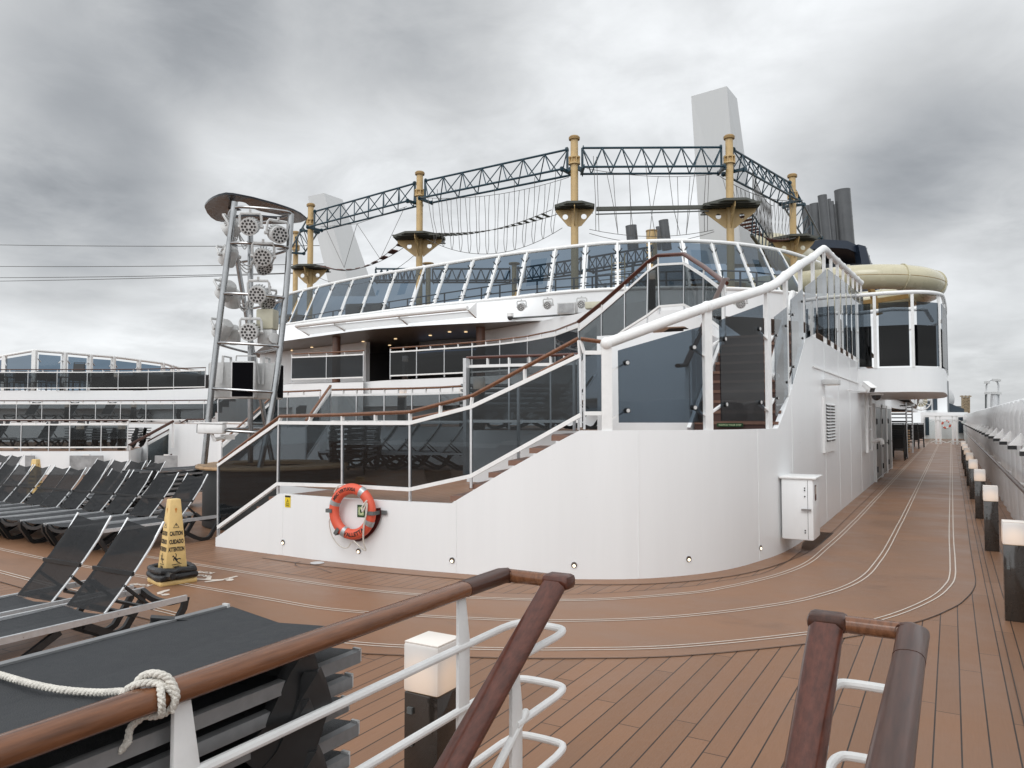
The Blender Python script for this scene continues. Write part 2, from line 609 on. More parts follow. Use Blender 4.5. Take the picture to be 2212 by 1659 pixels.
M['stack'] = mat('funnel_grey', (.105, .108, .112), .35, .5, vary=.18, vscale=1.2)
M['funnel'] = mat('funnel_navy', (.012, .022, .042), .35, vary=.2)
M['slide'] = mat('cream_slide', (.50, .46, .32), .25, vary=.10, vscale=1.1, coat=.4)
M['lamp_white'] = lamp_mat()
M['lamp_top'] = mat('opal_lamp_top', (.80, .76, .71), .4, emit=(1.0, .72, .50), estr=.06)
M['spot_glow'] = mat('lit_downlight', (1, .8, .55), .4, emit=(1.0, .72, .40), estr=1.3)
M['step_glow'] = mat('lit_step_light', (1, .9, .75), .4, emit=(1.0, .86, .62), estr=1.6)
M['par'] = mat('pale_grey_housing', (.55, .555, .55), .42, vary=.12, vscale=18)
M['lens'] = mat('dark_lens', (.05, .05, .052), .12)
M['blue_led'] = mat('blue_led', (.3, .5, .8), .4, emit=(.35, .55, .9), estr=.8)
M['brown_column'] = mat('brown_column', (.14, .065, .04), .35, vary=.15)
M['door_grey'] = mat('grey_door', (.12, .13, .13), .35, vary=.15)
M['grey_box'] = mat('grey_panel', (.33, .335, .34), .45, vary=.35, vscale=3)
M['navy'] = mat('navy_panel', (.02, .035, .05), .4)
M['crane'] = mat('rusty_crane', (.30, .23, .15), .7, vary=.4, vscale=3)
M['water'] = mat('grey_water', (.05, .06, .065), .15, bump=.4, bscale=.6)
M['land'] = mat('quay_concrete', (.22, .21, .20), .9, vary=.2, vscale=.02)
M['mast'] = mat('mast_white', (.62, .63, .64), .4)


# ------------------------------------------------------------------ mesh builder
class MB:
    def __init__(s):
        s.v, s.f, s.m, s.k = [], [], [], 0

    def _add(s, vs, fs):
        o = len(s.v)
        s.v += [Vector(v) for v in vs]
        for f in fs:
            s.f.append([i + o for i in f])
            s.m.append(s.k)
        return s

    def use(s, k):
        s.k = k
        return s

    def quad(s, *p):
        return s._add(p, [list(range(len(p)))])

    def box(s, c, d, rz=0.0, rx=0.0, ry=0.0):
        h = [x / 2 for x in d]
        vs = [Vector((i * h[0], j * h[1], k * h[2])) for i in (-1, 1) for j in (-1, 1) for k in (-1, 1)]
        m = Matrix.Rotation(rz, 3, 'Z') @ Matrix.Rotation(ry, 3, 'Y') @ Matrix.Rotation(rx, 3, 'X')
        vs = [m @ v + Vector(c) for v in vs]
        return s._add(vs, [(0, 1, 3, 2), (4, 6, 7, 5), (0, 4, 5, 1), (2, 3, 7, 6), (0, 2, 6, 4), (1, 5, 7, 3)])

    def bar(s, a, b, w, h, up=(0, 0, 1)):
        a, b = Vector(a), Vector(b)
        t = (b - a).normalized()
        u = Vector(up)
        r = t.cross(u)
        if r.length < 1e-4:
            r = t.cross(Vector((1, 0, 0)))
        r.normalize()
        u = r.cross(t)
        vs = []
        for p in (a, b):
            for (i, j) in ((-1, -1), (1, -1), (1, 1), (-1, 1)):
                vs.append(p + r * (i * w / 2) + u * (j * h / 2))
        return s._add(vs, [(0, 1, 2, 3)[::-1], (4, 5, 6, 7), (0, 1, 5, 4), (1, 2, 6, 5), (2, 3, 7, 6), (3, 0, 4, 7)])

    def tube(s, pts, r, n=8, closed=False, h=None, prof=None, caps=True, radii=None):
        """sweep; r = half width, h = half height (seen along the path), profile stays upright when h or prof is given"""
        P = [Vector(p) for p in pts]
        m = len(P)
        up0 = Vector((0, 0, 1))
        upright = h is not None or prof is not None
        if prof is None:
            prof = [(math.cos(2 * math.pi * i / n) * r, math.sin(2 * math.pi * i / n) * (h if h else r)) for i in range(n)]
        n = len(prof)
        vs = []
        last = None
        for i in range(m):
            a = P[(i - 1) % m] if (closed or i > 0) else P[i]
            b = P[(i + 1) % m] if (closed or i < m - 1) else P[i]
            t = b - a
            if t.length < 1e-9:
                t = Vector((0, 0, 1))
            t.normalize()
            if last is None or upright:
                rr = t.cross(up0)
                if rr.length < 1e-3:
                    rr = Vector((1, 0, 0)) if not (last and upright) else last
                rr.normalize()
            else:
                rr = last - t * last.dot(t)
                if rr.length < 1e-6:
                    rr = t.orthogonal()
                rr.normalize()
            last = rr
            uu = rr.cross(t)
            # widen at mitred corners so the section stays even
            k = 1.0
            if 0 < i < m - 1 or closed:
                c = ((P[i] - a).normalized()).dot((b - P[i]).normalized()) if (P[i] - a).length > 1e-9 and (b - P[i]).length > 1e-9 else 1
                k = min(1.6, 1 / max(.3, math.sqrt(max(0.0, (1 + c) / 2))))
            g = radii[i] if radii else 1.0
            for (x, y) in prof:
                vs.append(P[i] + rr * (x * k * g) + uu * (y * g))
        fs = []
        for i in range(m if closed else m - 1):
            for j in range(n):
                a, b = i * n + j, i * n + (j + 1) % n
                c, d = ((i + 1) % m) * n + (j + 1) % n, ((i + 1) % m) * n + j
                fs.append((a, b, c, d))
        if caps and not closed:
            fs.append(list(range(n))[::-1])
            fs.append([(m - 1) * n + j for j in range(n)])
        return s._add(vs, fs)

    def cyl(s, a, b, r, n=12, r2=None):
        a, b = Vector(a), Vector(b)
        return s.tube([a, b], r, n, radii=[1.0, (r2 / r if r2 is not None else 1.0)])

    def lathe(s, c, prof, n=24, a0=0.0, a1=2 * math.pi):
        full = abs(a1 - a0 - 2 * math.pi) < 1e-6
        k = n if full else n + 1
        vs, fs = [], []
        for (r, z) in prof:
            for i in range(k):
                a = a0 + (a1 - a0) * i / n
                vs.append((c[0] + r * math.cos(a), c[1] + r * math.sin(a), c[2] + z))
        for j in range(len(prof) - 1):
            for i in range(n):
                i2 = (i + 1) % k
                fs.append((j * k + i, j * k + i2, (j + 1) * k + i2, (j + 1) * k + i))
        return s._add(vs, fs)

    def sphere(s, c, r, n=12):
        return s.lathe(c, [(max(1e-4, r * math.sin(math.pi * i / n)), -r * math.cos(math.pi * i / n)) for i in range(n + 1)], n * 2)

    def prism(s, poly, z0, z1):
        """upright prism over a plan polygon; z0/z1 may be lists"""
        n = len(poly)
        za = z0 if isinstance(z0, (list, tuple)) else [z0] * n
        zb = z1 if isinstance(z1, (list, tuple)) else [z1] * n
        vs = [(p[0], p[1], z) for p, z in zip(poly, za)] + [(p[0], p[1], z) for p, z in zip(poly, zb)]
        fs = [list(range(n))[::-1], [n + i for i in range(n)]] + [(i, (i + 1) % n, n + (i + 1) % n, n + i) for i in range(n)]
        return s._add(vs, fs)

    def slab(s, pts, th):
        """thin solid from a planar polygon, thickened along its normal"""
        P = [Vector(p) for p in pts]
        nrm = Vector((0, 0, 0))
        for i in range(len(P)):
            nrm += P[i].cross(P[(i + 1) % len(P)])
        nrm.normalize()
        n = len(P)
        vs = [p + nrm * th / 2 for p in P] + [p - nrm * th / 2 for p in P]
        fs = [list(range(n)), [n + i for i in range(n)][::-1]] + [(i, n + i, n + (i + 1) % n, (i + 1) % n) for i in range(n)]
        return s._add(vs, fs)

    def wall(s, pts, tops, th, bot=0.0, side=1):
        """upright wall along a plan polyline with its own top heights, thickened to one side"""
        P = [Vector((p[0], p[1])) for p in pts]
        Q = offset2d([Vector((p[0], p[1], 0)) for p in pts], th * side)
        n = len(P)
        bots = bot if isinstance(bot, (list, tuple)) else [bot] * n
        vs = []
        for i in range(n):
            vs += [(P[i].x, P[i].y, bots[i]), (P[i].x, P[i].y, tops[i]), (Q[i].x, Q[i].y, tops[i]), (Q[i].x, Q[i].y, bots[i])]
        fs = []
        for i in range(n - 1):
            a, b = i * 4, (i + 1) * 4
            for j in range(4):
                f = (a + j, b + j, b + (j + 1) % 4, a + (j + 1) % 4)
                fs.append(f if side > 0 else f[::-1])
        fs += [(0, 1, 2, 3), tuple((n - 1) * 4 + j for j in (3, 2, 1, 0))]
        return s._add(vs, fs)

    def ribbon(s, pts, w, z):
        a, b = offset2d(pts, w / 2), offset2d(pts, -w / 2)
        n = len(pts)
        vs = [(p[0], p[1], z) for p in a] + [(p[0], p[1], z) for p in b]
        return s._add(vs, [(n + i, n + i + 1, i + 1, i) for i in range(n - 1)])

    def sheet(s, A, B):
        n = len(A)
        return s._add(list(A) + list(B), [(i, i + 1, n + i + 1, n + i) for i in range(n - 1)])

    def xf(s, m, start=0):
        s.v[start:] = [m @ v for v in s.v[start:]]
        return s

    def build(s, name, material, parent=None, smooth=35, bevel=0.0):
        me = bpy.data.meshes.new(name)
        top = parent is None
        vs = s.v
        loc = Vector((0, 0, 0))
        if top and vs:
            lo = [min(v[i] for v in vs) for i in range(3)]
            hi = [max(v[i] for v in vs) for i in range(3)]
            if max(hi[0] - lo[0], hi[1] - lo[1]) < 15:
                loc = Vector(((lo[0] + hi[0]) / 2, (lo[1] + hi[1]) / 2, lo[2]))
        elif parent is not None:
            loc = ORG.get(parent.name, Vector((0, 0, 0)))
        me.from_pydata([v - loc for v in vs], [], s.f)
        mats = material if isinstance(material, (list, tuple)) else [material]
        for q in mats:
            me.materials.append(M[q] if isinstance(q, str) else q)
        if len(mats) > 1:
            for p, k in zip(me.polygons, s.m):
                p.material_index = k
        bm = bmesh.new()
        bm.from_mesh(me)
        bmesh.ops.recalc_face_normals(bm, faces=bm.faces) if s.solid else None
        if bevel:
            es = [e for e in bm.edges if len(e.link_faces) == 2 and e.calc_face_angle(0) > .6]
            bmesh.ops.bevel(bm, geom=es, offset=bevel, segments=2, profile=.5, affect='EDGES')
        bm.to_mesh(me)
        bm.free()
        for p in me.polygons:
            p.use_smooth = True
        me.set_sharp_from_angle(angle=R_(smooth))
        o = bpy.data.objects.new(name, me)
        COL.objects.link(o)
        if top:
            o.location = loc
            ORG[o.name] = loc
        else:
            o.parent = parent
            ORG[o.name] = ORG.get(parent.name, Vector((0, 0, 0)))
        return o
    solid = True


ORG = {}


def tag(o, label, cat, group=None):
    o['label'] = label
    o['category'] = cat
    if group:
        o['group'] = group
    return o


def thing(name, label, cat, loc=(0, 0, 0), group=None):
    o = bpy.data.objects.new(name, None)
    COL.objects.link(o)
    o.location = Vector(loc)
    o.empty_display_size = .2
    ORG[o.name] = Vector(loc)
    return tag(o, label, cat, group)


def struct(o):
    o['kind'] = 'structure'
    return o


def copy_tree(o, parent=None):
    c = o.copy()
    COL.objects.link(c)
    if parent:
        c.parent = parent
    for ch in o.children:
        copy_tree(ch, c)
    return c


def place(proto, used, loc, rz=0.0, label=None, group=None, rx=0.0, scale=None, ry=0.0):
    o = proto if not used else copy_tree(proto)
    used.append(1)
    o.location = loc
    o.rotation_euler = (rx, ry, rz)
    if scale:
        o.scale = scale
    if label:
        o['label'] = label
    if group:
        o['group'] = group
    return o


def text_faces(txt, size, bold=0.0):
    cu = bpy.data.curves.new('lettering', 'FONT')
    cu.body = txt
    cu.size = size
    cu.offset = bold
    cu.align_x = 'CENTER'
    cu.resolution_u = 3
    ob = bpy.data.objects.new('lettering', cu)
    COL.objects.link(ob)
    me = bpy.data.meshes.new_from_object(ob.evaluated_get(bpy.context.evaluated_depsgraph_get()))
    vs = [v.co.copy() for v in me.vertices]
    fs = [list(p.vertices) for p in me.polygons]
    bpy.data.objects.remove(ob)
    bpy.data.curves.remove(cu)
    bpy.data.meshes.remove(me)
    return vs, fs


def mb_text(mb, txt, size, fn, bold=0.0):
    vs, fs = text_faces(txt, size, bold)
    mb._add([fn(v.x, v.y) for v in vs], fs)
    return mb


def flat(mb):
    mb.solid = False
    return mb


ZF = zm(2732, 2200, 4096, 2212)
ZG = zm(1366, 2200, 2732, 2212)
ZH = zm(550, 1950, 1650, 2212)
ZK = zm(0, 1700, 1366, 2212)

# ================================================================== SETTING
# water and quay far below
struct(flat(MB().quad((-6000, -6000, -30), (6000, -6000, -30), (6000, 6000, -30), (-6000, 6000, -30))).build('water', 'water'))
struct(MB().prism([(-900, 260), (900, 260), (900, 3000), (-900, 3000)], -30, -26).build('quay_ground', 'land'))
hull = MB().prism([(-40.6, -40), (1.35, -40), (1.35, 190), (-40.6, 190)], -29.9, -0.06)
tag(hull.build('ship_hull', 'white'), 'white ship hull under the brown open deck', 'ship hull')
deck_poly = [(-40.5, -30), (-1.26, -30), (-1.26, -3.0), (-1.26, 1.9), (-.38, 1.9), (-.38, -3.0), (-.38, -30), (1.3, -30), (1.3, 185), (-40.5, 185)]
deck_poly = [(-40.5, -30), (1.3, -30), (1.3, 185), (-40.5, 185)]
struct(MB().prism(deck_poly, -.05, 0).build('deck_floor', 'deck'))


def Pz(q, z=0.0):
    return at_z(q[0], q[1], z)


inner = [(-30, 9.2, 0), (-20, 7.35, 0), (-13.1, 6.46, 0), (-11.26, 6.31, 0), (-8.3, 6.22, 0), (-6.6, 6.17, 0), (-5.6, 6.17, 0)] + \
    [Pz(ZG(1500, 328))] + [Pz(ZF(*q)) for q in ((0, 286), (300, 240), (560, 180), (720, 128), (830, 72), (915, 0))] + [(-1.50, 14, 0), (-1.49, 22, 0), (-1.49, 75, 0)]
inner.insert(7, Vector((-4.55, 6.34, 0)))
middle = [(-30, 8.4, 0), (-20, 6.55, 0), (-11.41, 5.60, 0), (-8.1, 5.44, 0), (-6.0, 5.40, 0), (-5.0, 5.42, 0)] + \
    [Pz(ZG(800, 445)), Pz(ZG(1500, 462))] + [Pz(ZF(*q)) for q in ((0, 432), (640, 352), (940, 282), (1100, 222), (1195, 160), (1255, 90), (1317, 0))] + [(-.80, 14, 0), (-.79, 22, 0), (-.79, 75, 0)]
outer = [(-30, 7.6, 0), (-20, 5.8, 0), (-9.6, 4.77, 0), (-6.6, 4.59, 0), (-5.9, 4.57, 0)] + \
    [Pz(ZG(0, 598)), Pz(ZG(800, 640)), Pz(ZG(1500, 646))] + [Pz(ZF(*q)) for q in ((0, 627), (800, 545), (1120, 490), (1400, 413), (1620, 315), (1715, 235), (1747, 170), (1748, 60))] + [(-.04, 14, 0), (-.04, 22, 0), (-.04, 75, 0)]
edge_out = [(-30, 7.4, 0), (-20, 5.6, 0), (-9.4, 4.52, 0), (-6.6, 4.34, 0), (-5.0, 4.33, 0)] + \
    [Pz(ZG(0, 665)), Pz(ZG(800, 698)), Pz(ZG(1500, 706))] + [Pz(ZF(*q)) for q in ((0, 690), (780, 615), (1100, 565), (1260, 538), (1560, 458), (1720, 393), (1820, 333), (1895, 230), (1882, 100))] + [(.19, 13, 0), (.20, 22, 0), (.20, 75, 0)]
wall_base = [(-8.99, 7.24), (-7.7, 7.2), (-6.88, 7.18), (-5.84, 7.26), (-4.92, 7.39), (-4.23, 7.53), (-3.64, 7.79), (-2.98, 8.22), (-2.41, 9.0), (-2.1, 10.02), (-1.95, 11.1), (-1.905, 12.9), (-1.90, 15.5), (-1.90, 18.87), (-1.90, 22), (-1.90, 26), (-1.90, 31.2)]
WALL = smooth_path([(x, y, 0) for x, y in wall_base], 6)
edge_in = [(-30, 9.4, 0), (-20, 7.55, 0), (-13.1, 6.66, 0), (-11.26, 6.5, 0), (-8.3, 6.40, 0), (-6.6, 6.36, 0), (-5.7, 6.37, 0), (-4.7, 6.53, 0)] + [Pz(ZG(1500, 290))] + \
    [Pz(ZF(*q)) for q in ((0, 243), (200, 212), (400, 180), (530, 150), (660, 88), (765, 12))]
curves = {k: smooth_path(v, 8) for k, v in (('in', inner), ('mid', middle), ('out', outer), ('eo', edge_out), ('ei', edge_in))}


def V0(x, y):
    return Vector((x, y, 0))


def resample(P, n):
    d = [0.0]
    for a, b in zip(P, P[1:]):
        d.append(d[-1] + (b - a).length)
    out, j = [], 0
    for i in range(n):
        s = d[-1] * i / (n - 1)
        while j < len(d) - 2 and d[j + 1] < s:
            j += 1
        t = (s - d[j]) / max(d[j + 1] - d[j], 1e-9)
        out.append(P[j].lerp(P[j + 1], min(max(t, 0), 1)))
    return out


tr = MB()
ea, eb = resample(curves['ei'] + [V0(-1.895, 11.6), V0(-1.895, 14), V0(-1.895, 75)], 300), resample(curves['eo'], 300)
tr.sheet([p + Vector((0, 0, .004)) for p in eb], [p + Vector((0, 0, .004)) for p in ea])
struct(flat(tr).build('running_track', 'track'))
# smooth margin that hugs the foot of the white wall
mg = MB()
mo = offset2d(WALL[6:-30], -.27)
mg.sheet([p + Vector((0, 0, .004)) for p in mo], [p + Vector((0, 0, .004)) for p in WALL[6:-30]])
struct(flat(mg).build('deck_margin', 'track'))
ln = MB()
for k in ('in', 'mid', 'out'):
    for d in (-.028, .028):
        ln.ribbon(offset2d(curves[k], d), .0135, .008)
struct(flat(ln).build('lane_line', 'line'))
ck = MB()
for k in ('eo', 'ei'):
    ck.ribbon(curves[k], .0075, .009)
ck.ribbon(mo, .008, .009)
ck.ribbon([V0(-1.66, 11.7), V0(-1.66, 20), V0(-1.66, 75)], .008, .009)
ck.ribbon([V0(.33, 4), V0(.33, 20), V0(.33, 75)], .006, .009)
drain_loop = [ZH(1560, 690), ZH(1420, 645), ZH(1330, 648), ZH(1275, 630), ZH(1272, 612), ZH(1310, 598)]
ck.ribbon(smooth_path([Pz(q) for q in drain_loop], 5), .009, .009)
struct(flat(ck).build('deck_seam', 'caulk'))
# planks that run beside the lane on the outer side, two lines only near the lamps
# running figures painted on the lanes
fig = MB()


def deck_shape(pts):
    P = [Pz(ZK(*p), .008) for p in pts]
    fig._add([(p.x, p.y, .008) for p in P], [list(range(len(P)))])


deck_shape([(1240, 992), (1330, 996), (1345, 980), (1372, 978), (1366, 1000), (1440, 998), (1530, 976), (1544, 980), (1480, 996), (1440, 1006), (1330, 1018), (1322, 1014), (1380, 1004), (1345, 1004), (1240, 1000)])
deck_shape([(1450, 1000), (1475, 994), (1505, 994), (1517, 1000), (1500, 1008), (1470, 1009)])
deck_shape([(1015, 1085), (1060, 1070), (1100, 1063), (1097, 1072), (1065, 1082), (1040, 1095), (1020, 1096)])
deck_shape([(1040, 1098), (1065, 1092), (1095, 1092), (1100, 1097), (1080, 1103), (1050, 1104)])


def track_word(word, c, size, ax):
    ax = Vector(ax).normalized()
    ay = Vector((-ax.y, ax.x, 0))
    mb_text(fig, word, size, lambda x, y: (c[0] + ax.x * x + ay.x * y, c[1] + ax.y * x + ay.y * y, .008), .004)


track_word('Keep', Pz(ZK(1330, 955)), .13, (-.95, -.3))
track_word('Running', Pz(ZK(1330, 965)) + Vector((-.05, -.10, 0)), .13, (-.95, -.3))
track_word('Keep', Pz(ZK(925, 1035)), .13, (-.95, -.3))
struct(flat(fig).build('track_markings', 'line'))

# ------------------------------------------------------------------ white curved stair wall (starboard deckhouse side)


def W(px, py, off=0.0):
    """the spot on the white wall's face that shows at this place of the photograph"""
    d = ray(px, py)
    dd = Vector((d.x, d.y)).normalized()
    P = WALL if not off else offset2d(WALL, off)
    P = [P[0] - (P[1] - P[0]).normalized() * 1.5] + P
    best = None
    for a, b in zip(P, P[1:]):
        e = Vector((b.x - a.x, b.y - a.y))
        den = dd.x * e.y - dd.y * e.x
        if abs(den) < 1e-9:
            continue
        t = (a.x * e.y - a.y * e.x) / den
        s = (a.x * dd.y - a.y * dd.x) / den
        if t > 0 and -1e-6 <= s <= 1 + 1e-6 and (best is None or t < best):
            best = t
    if best is None:
        return None
    return EYE + d * (best / Vector((d.x, d.y)).length)


def w_normal(p):
    i = min(range(1, len(WALL) - 1), key=lambda i: (WALL[i].x - p.x) ** 2 + (WALL[i].y - p.y) ** 2)
    t = (WALL[i + 1] - WALL[i - 1]).normalized()
    return Vector((t.y, -t.x, 0)), t


def top_at(p):
    """height of the wall's top edge"""
    x, y = p.x, p.y
    if y > 9.0 and x > -2.6:
        if y < 10.55:
            return 1.66
        if y < 12.45:
            return 1.66 + (y - 10.55) / 1.9 * 1.46
        return 3.12
    for (x0, z0), (x1, z1) in (((-9.1, .10), (-8.99, .12)), ((-8.99, .12), (-7.72, .80)), ((-7.72, .80), (-5.08, .80)), ((-5.08, .80), (-3.62, 1.66)), ((-3.62, 1.66), (9, 1.66))):
        if x0 <= x <= x1:
            return z0 + (z1 - z0) * (x - x0) / (x1 - x0)
    return 1.66


extra = sorted([-7.72, -5.08, -3.62])
WP = list(WALL)
for xx in extra:
    for i in range(len(WP) - 1):
        if WP[i].x < xx <= WP[i + 1].x and WP[i].y < 9.5:
            t = (xx - WP[i].x) / (WP[i + 1].x - WP[i].x)
            WP.insert(i + 1, WP[i].lerp(WP[i + 1], t))
            break
for yy in (10.55, 12.45):
    for i in range(len(WP) - 1):
        if WP[i].x > -2.6 and WP[i].y < yy <= WP[i + 1].y:
            t = (yy - WP[i].y) / (WP[i + 1].y - WP[i].y)
            WP.insert(i + 1, WP[i].lerp(WP[i + 1], t))
            break
sw = thing('stair_wall', 'long curved white steel wall enclosing the stairs beside the running track', 'wall', (-4.5, 7.6, 0))
i_split = min(range(len(WP)), key=lambda i: abs(WP[i].y - 12.9) + abs(WP[i].x + 1.9))
tops = [top_at(p) for p in WP]
mw = MB().wall(WP[:i_split + 1], tops[:i_split + 1], .07)
mw.build('wall_front', 'white', sw)
ms = MB().wall(WP[i_split:], tops[i_split:], .07)
ms.build('wall_side', 'white_side', sw)
# weld seams on the plating, a fraction of a millimetre proud
seam = MB()
for px in (1380, 1640):
    p = W(px, 1150)
    n, t = w_normal(p)
    seam.box((p.x + n.x * .0015, p.y + n.y * .0015, top_at(p) * .5), (.012, .006, top_at(p) - .02), math.atan2(t.y, t.x))
p = W(985, 1150)
for px in (610, 985, 1715):
    p = W(px, 1170)
    n, t = w_normal(p)
    seam.box((p.x + n.x * .001, p.y + n.y * .001, top_at(p) * .5), (.010, .005, top_at(p) - .02), math.atan2(t.y, t.x))
for y in (14.2, 16.1, 18.0, 20.2, 22.3, 24.6):
    seam.box((-1.899, y, 1.55), (.006, .016, 3.05))
seam.build('weld_seam', 'white', sw)
co = MB()
co.bar((-1.885, 12.9, 2.62), (-1.885, 20.0, 2.62), .02, .025)
co.build('conduit', 'rail', sw)
# step lights low in the wall
for q in ((612, 1171), (775, 1190), (977, 1210), (1240, 1220), (1487, 1207), (1642, 1183)):
    p = W(*q)
    n, t = w_normal(p)
    lm = MB()
    lm.cyl(p - n * .005, p + n * .012, .033, 16)
    lo = lm.build('step_light', 'steel', sw)
    g = MB()
    g.cyl(p + n * .0125 - Vector((0, 0, .010)), p + n * .017 - Vector((0, 0, .010)), .017, 12)
    g.build('lit_lens', 'step_glow', lo)
# louvred vent on the aft side
XS = -1.90
va, vb = at_x(1777, 846, XS), at_x(1803, 987, XS)
vent = MB()
vy0, vy1, vz0, vz1 = 14.10, 14.98, 0, 0
y0, y1 = at_x(1776, 900, XS).y, at_x(1801, 900, XS).y
z1, z0 = at_x(1777, 857, XS).z, at_x(1783, 977, XS).z
vent.box((XS + .02, (y0 + y1) / 2, (z0 + z1) / 2), (.04, y1 - y0, z1 - z0))
vo = vent.build('vent', 'rail', sw)
lv = MB()
for c in (0, 1):
    for r in range(12):
        zz = z0 + .18 + (z1 - z0 - .3) * (r + .5) / 12
        yy = y0 + (y1 - y0) * (.30 + .40 * c)
        lv.box((XS + .042, yy, zz), (.006, (y1 - y0) * .34, (z1 - z0) * .052))
lv.build('vent_opening', 'dark_room', vo)
lv = MB()
for c in (0, 1):
    for r in range(12):
        zz = z0 + .18 + (z1 - z0 - .3) * (r + .5) / 12
        yy = y0 + (y1 - y0) * (.30 + .40 * c)
        lv.box((XS + .055, yy, zz + .02), (.05, (y1 - y0) * .34, .012), 0, 0, R_(35))
lv.build('vent_louvre', 'white', vo)
# doors
for (pa, pb, pt, pbm) in ((1888, 1902, 880, 1030), (1900.5, 1911, 882, 1016), (1913.5, 1922, 884, 1007)):
    ya, yb = at_x(pa, 950, XS).y, at_x(pb, 950, XS).y
    dz1 = 2.02
    d = MB().box((XS + .02, (ya + yb) / 2, .08 + dz1 / 2), (.06, yb - ya, dz1))
    do = d.build('door', 'door_grey', sw)
    fr_ = MB()
    for yy in (ya - .06, yb + .06):
        fr_.box((XS + .028, yy, 1.06), (.07, .11, 2.12))
    fr_.box((XS + .028, (ya + yb) / 2, 2.16), (.07, yb - ya + .23, .10))
    fr_.build('door_frame', 'rail', do)
    hd = MB().bar((XS + .09, yb - .25, 1.0), (XS + .09, yb - .08, 1.0), .03, .03)
    for zz in (.35, 1.0, 1.7):
        hd.box((XS + .07, ya + .05, zz), (.06, .08, .16))
    hd.build('door_handle', 'black', do)

# white cabinet for the fire hose
c0 = at_z(1706, 1160, .10)
cab = thing('hose_cabinet', 'white steel hose cabinet mounted low on the curved wall', 'cabinet', (-1.75, 11.0, .1))
cy0, cx1 = 10.55, None
pl, pm, pr = at_y(1704, 1030, cy0), at_y(1752, 1030, cy0), None
cx0, cx1 = pl.x, at_y(1756, 1030, cy0).x
cz1, cz0 = at_y(1730, 1034, cy0).z, at_y(1730, 1167, cy0).z
cy1 = at_x(1771, 1100, cx1).y
MB().box(((cx0 + cx1) / 2 - .05, (cy0 + cy1) / 2, (cz0 + cz1) / 2), (cx1 - cx0 + .1, cy1 - cy0, cz1 - cz0)).build('cabinet_body', 'white', cab, bevel=.02)
MB().box(((cx0 + cx1) / 2 - .04, (cy0 + cy1) / 2, cz1 + .008), (cx1 - cx0 + .16, cy1 - cy0 + .05, .03)).build('cabinet_lid', 'rail', cab, bevel=.01)
hx = cx0 + (cx1 - cx0) * .72
MB().bar((hx - .06, cy0 - .03, (cz0 + cz1) / 2), (hx + .06, cy0 - .03, (cz0 + cz1) / 2), .02, .025).build('cabinet_handle', 'steel', cab)
bl = MB()
for zz in (cz1 - .12, cz1 - .15, cz0 + .13, cz0 + .10, (cz0 + cz1) / 2 + .17):
    bl.cyl((hx - .02, cy0 - .001, zz), (hx - .02, cy0 - .012, zz), .009, 8)
bl.box((hx + .015, cy0 - .0015, (cz0 + cz1) / 2), (.004, .003, cz1 - cz0 - .04))
bl.build('cabinet_bolt', 'black', cab)
st = MB()
st.box((cx1 + .004, cy0 + .17, cz1 - .19), (.006, .10, .20))
so = st.build('cabinet_sticker', 'maroon', cab)
st = MB().box((cx1 + .008, cy0 + .17, cz1 - .16), (.004, .05, .10))
st.build('sticker_symbol', 'line', so)

# bulkhead lamp, cameras and pipes on the aft side of the wall
p = at_x(1778, 826, XS)
wl_ = thing('wall_lamp', 'small square white lamp high on the side wall above the vent', 'wall lamp', p)
MB().box((XS + .13, p.y, p.z), (.26, .34, .09)).build('lamp_case', 'par', wl_, bevel=.01)
MB().box((XS + .15, p.y, p.z - .048), (.18, .24, .01)).build('lamp_lens', 'lamp_top', wl_)


def bullet_camera(name, label, p, aim, size, arm):
    t = thing(name, label, 'camera', p)
    a = Vector(aim).normalized()
    s_ = size
    p = Vector(p)
    r = a.cross(Vector((0, 0, 1))).normalized()
    u = r.cross(a)
    b = MB()
    b.bar(p - a * s_ * .5, p + a * s_ * .5, s_ * .42, s_ * .38, u)
    b.build('camera_body', 'rail', t, bevel=s_ * .06)
    b = MB()
    b.bar(p - a * s_ * .5 + u * s_ * .22, p + a * s_ * .62 + u * s_ * .22, s_ * .47, s_ * .05, u)
    b.build('sun_shield', 'rail', t)
    b = MB()
    b.bar(p + a * s_ * .5, p + a * s_ * .515, s_ * .36, s_ * .32, u)
    b.build('camera_lens', 'lens', t)
    b = MB()
    q = Vector(arm)
    b.tube([p - u * s_ * .19, p - u * s_ * .42 - a * s_ * .1, q], s_ * .07, 8)
    b.box(q, (s_ * .22, s_ * .5, s_ * .2))
    b.build('camera_bracket', 'rail', t)
    return t


pc = at_x(1876, 836, -1.15)
arm = at_x(1829, 843, XS)
bullet_camera('security_camera', 'white bullet camera aimed down the walkway under the balcony', pc, (.55, -.70, -.45), .23, (XS + .05, arm.y, arm.z))
pd = at_x(1893, 850, -1.55)
dc = thing('dome_camera', 'white dome camera on a curved pipe arm beside the doors', 'camera', pd)
b = MB()
b.tube(smooth_path([(XS, pd.y, pd.z + .25), (XS + .2, pd.y, pd.z + .42), (pd.x - .05, pd.y, pd.z + .42), (pd.x, pd.y, pd.z + .2), (pd.x, pd.y, pd.z + .1)], 5), .04, 8)
b.build('camera_arm', 'rail', dc)
b = MB().lathe(pd, [(.001, .14), (.10, .13), (.16, .02), (.16, -.04), (.001, -.05)], 16)
b.build('camera_hood', 'rail', dc)
b = MB().lathe(pd, [(.11, -.05), (.10, -.10), (.06, -.15), (.001, -.17)], 16)
b.build('camera_dome', 'lens', dc)
pp = MB()
ya, yb = at_x(1862, 900, XS).y, at_x(1872, 900, XS).y
for yy in (ya, yb):
    pp.tube([(XS + .1, yy, .95), (XS + .1, yy, 2.9)], .035, 8)
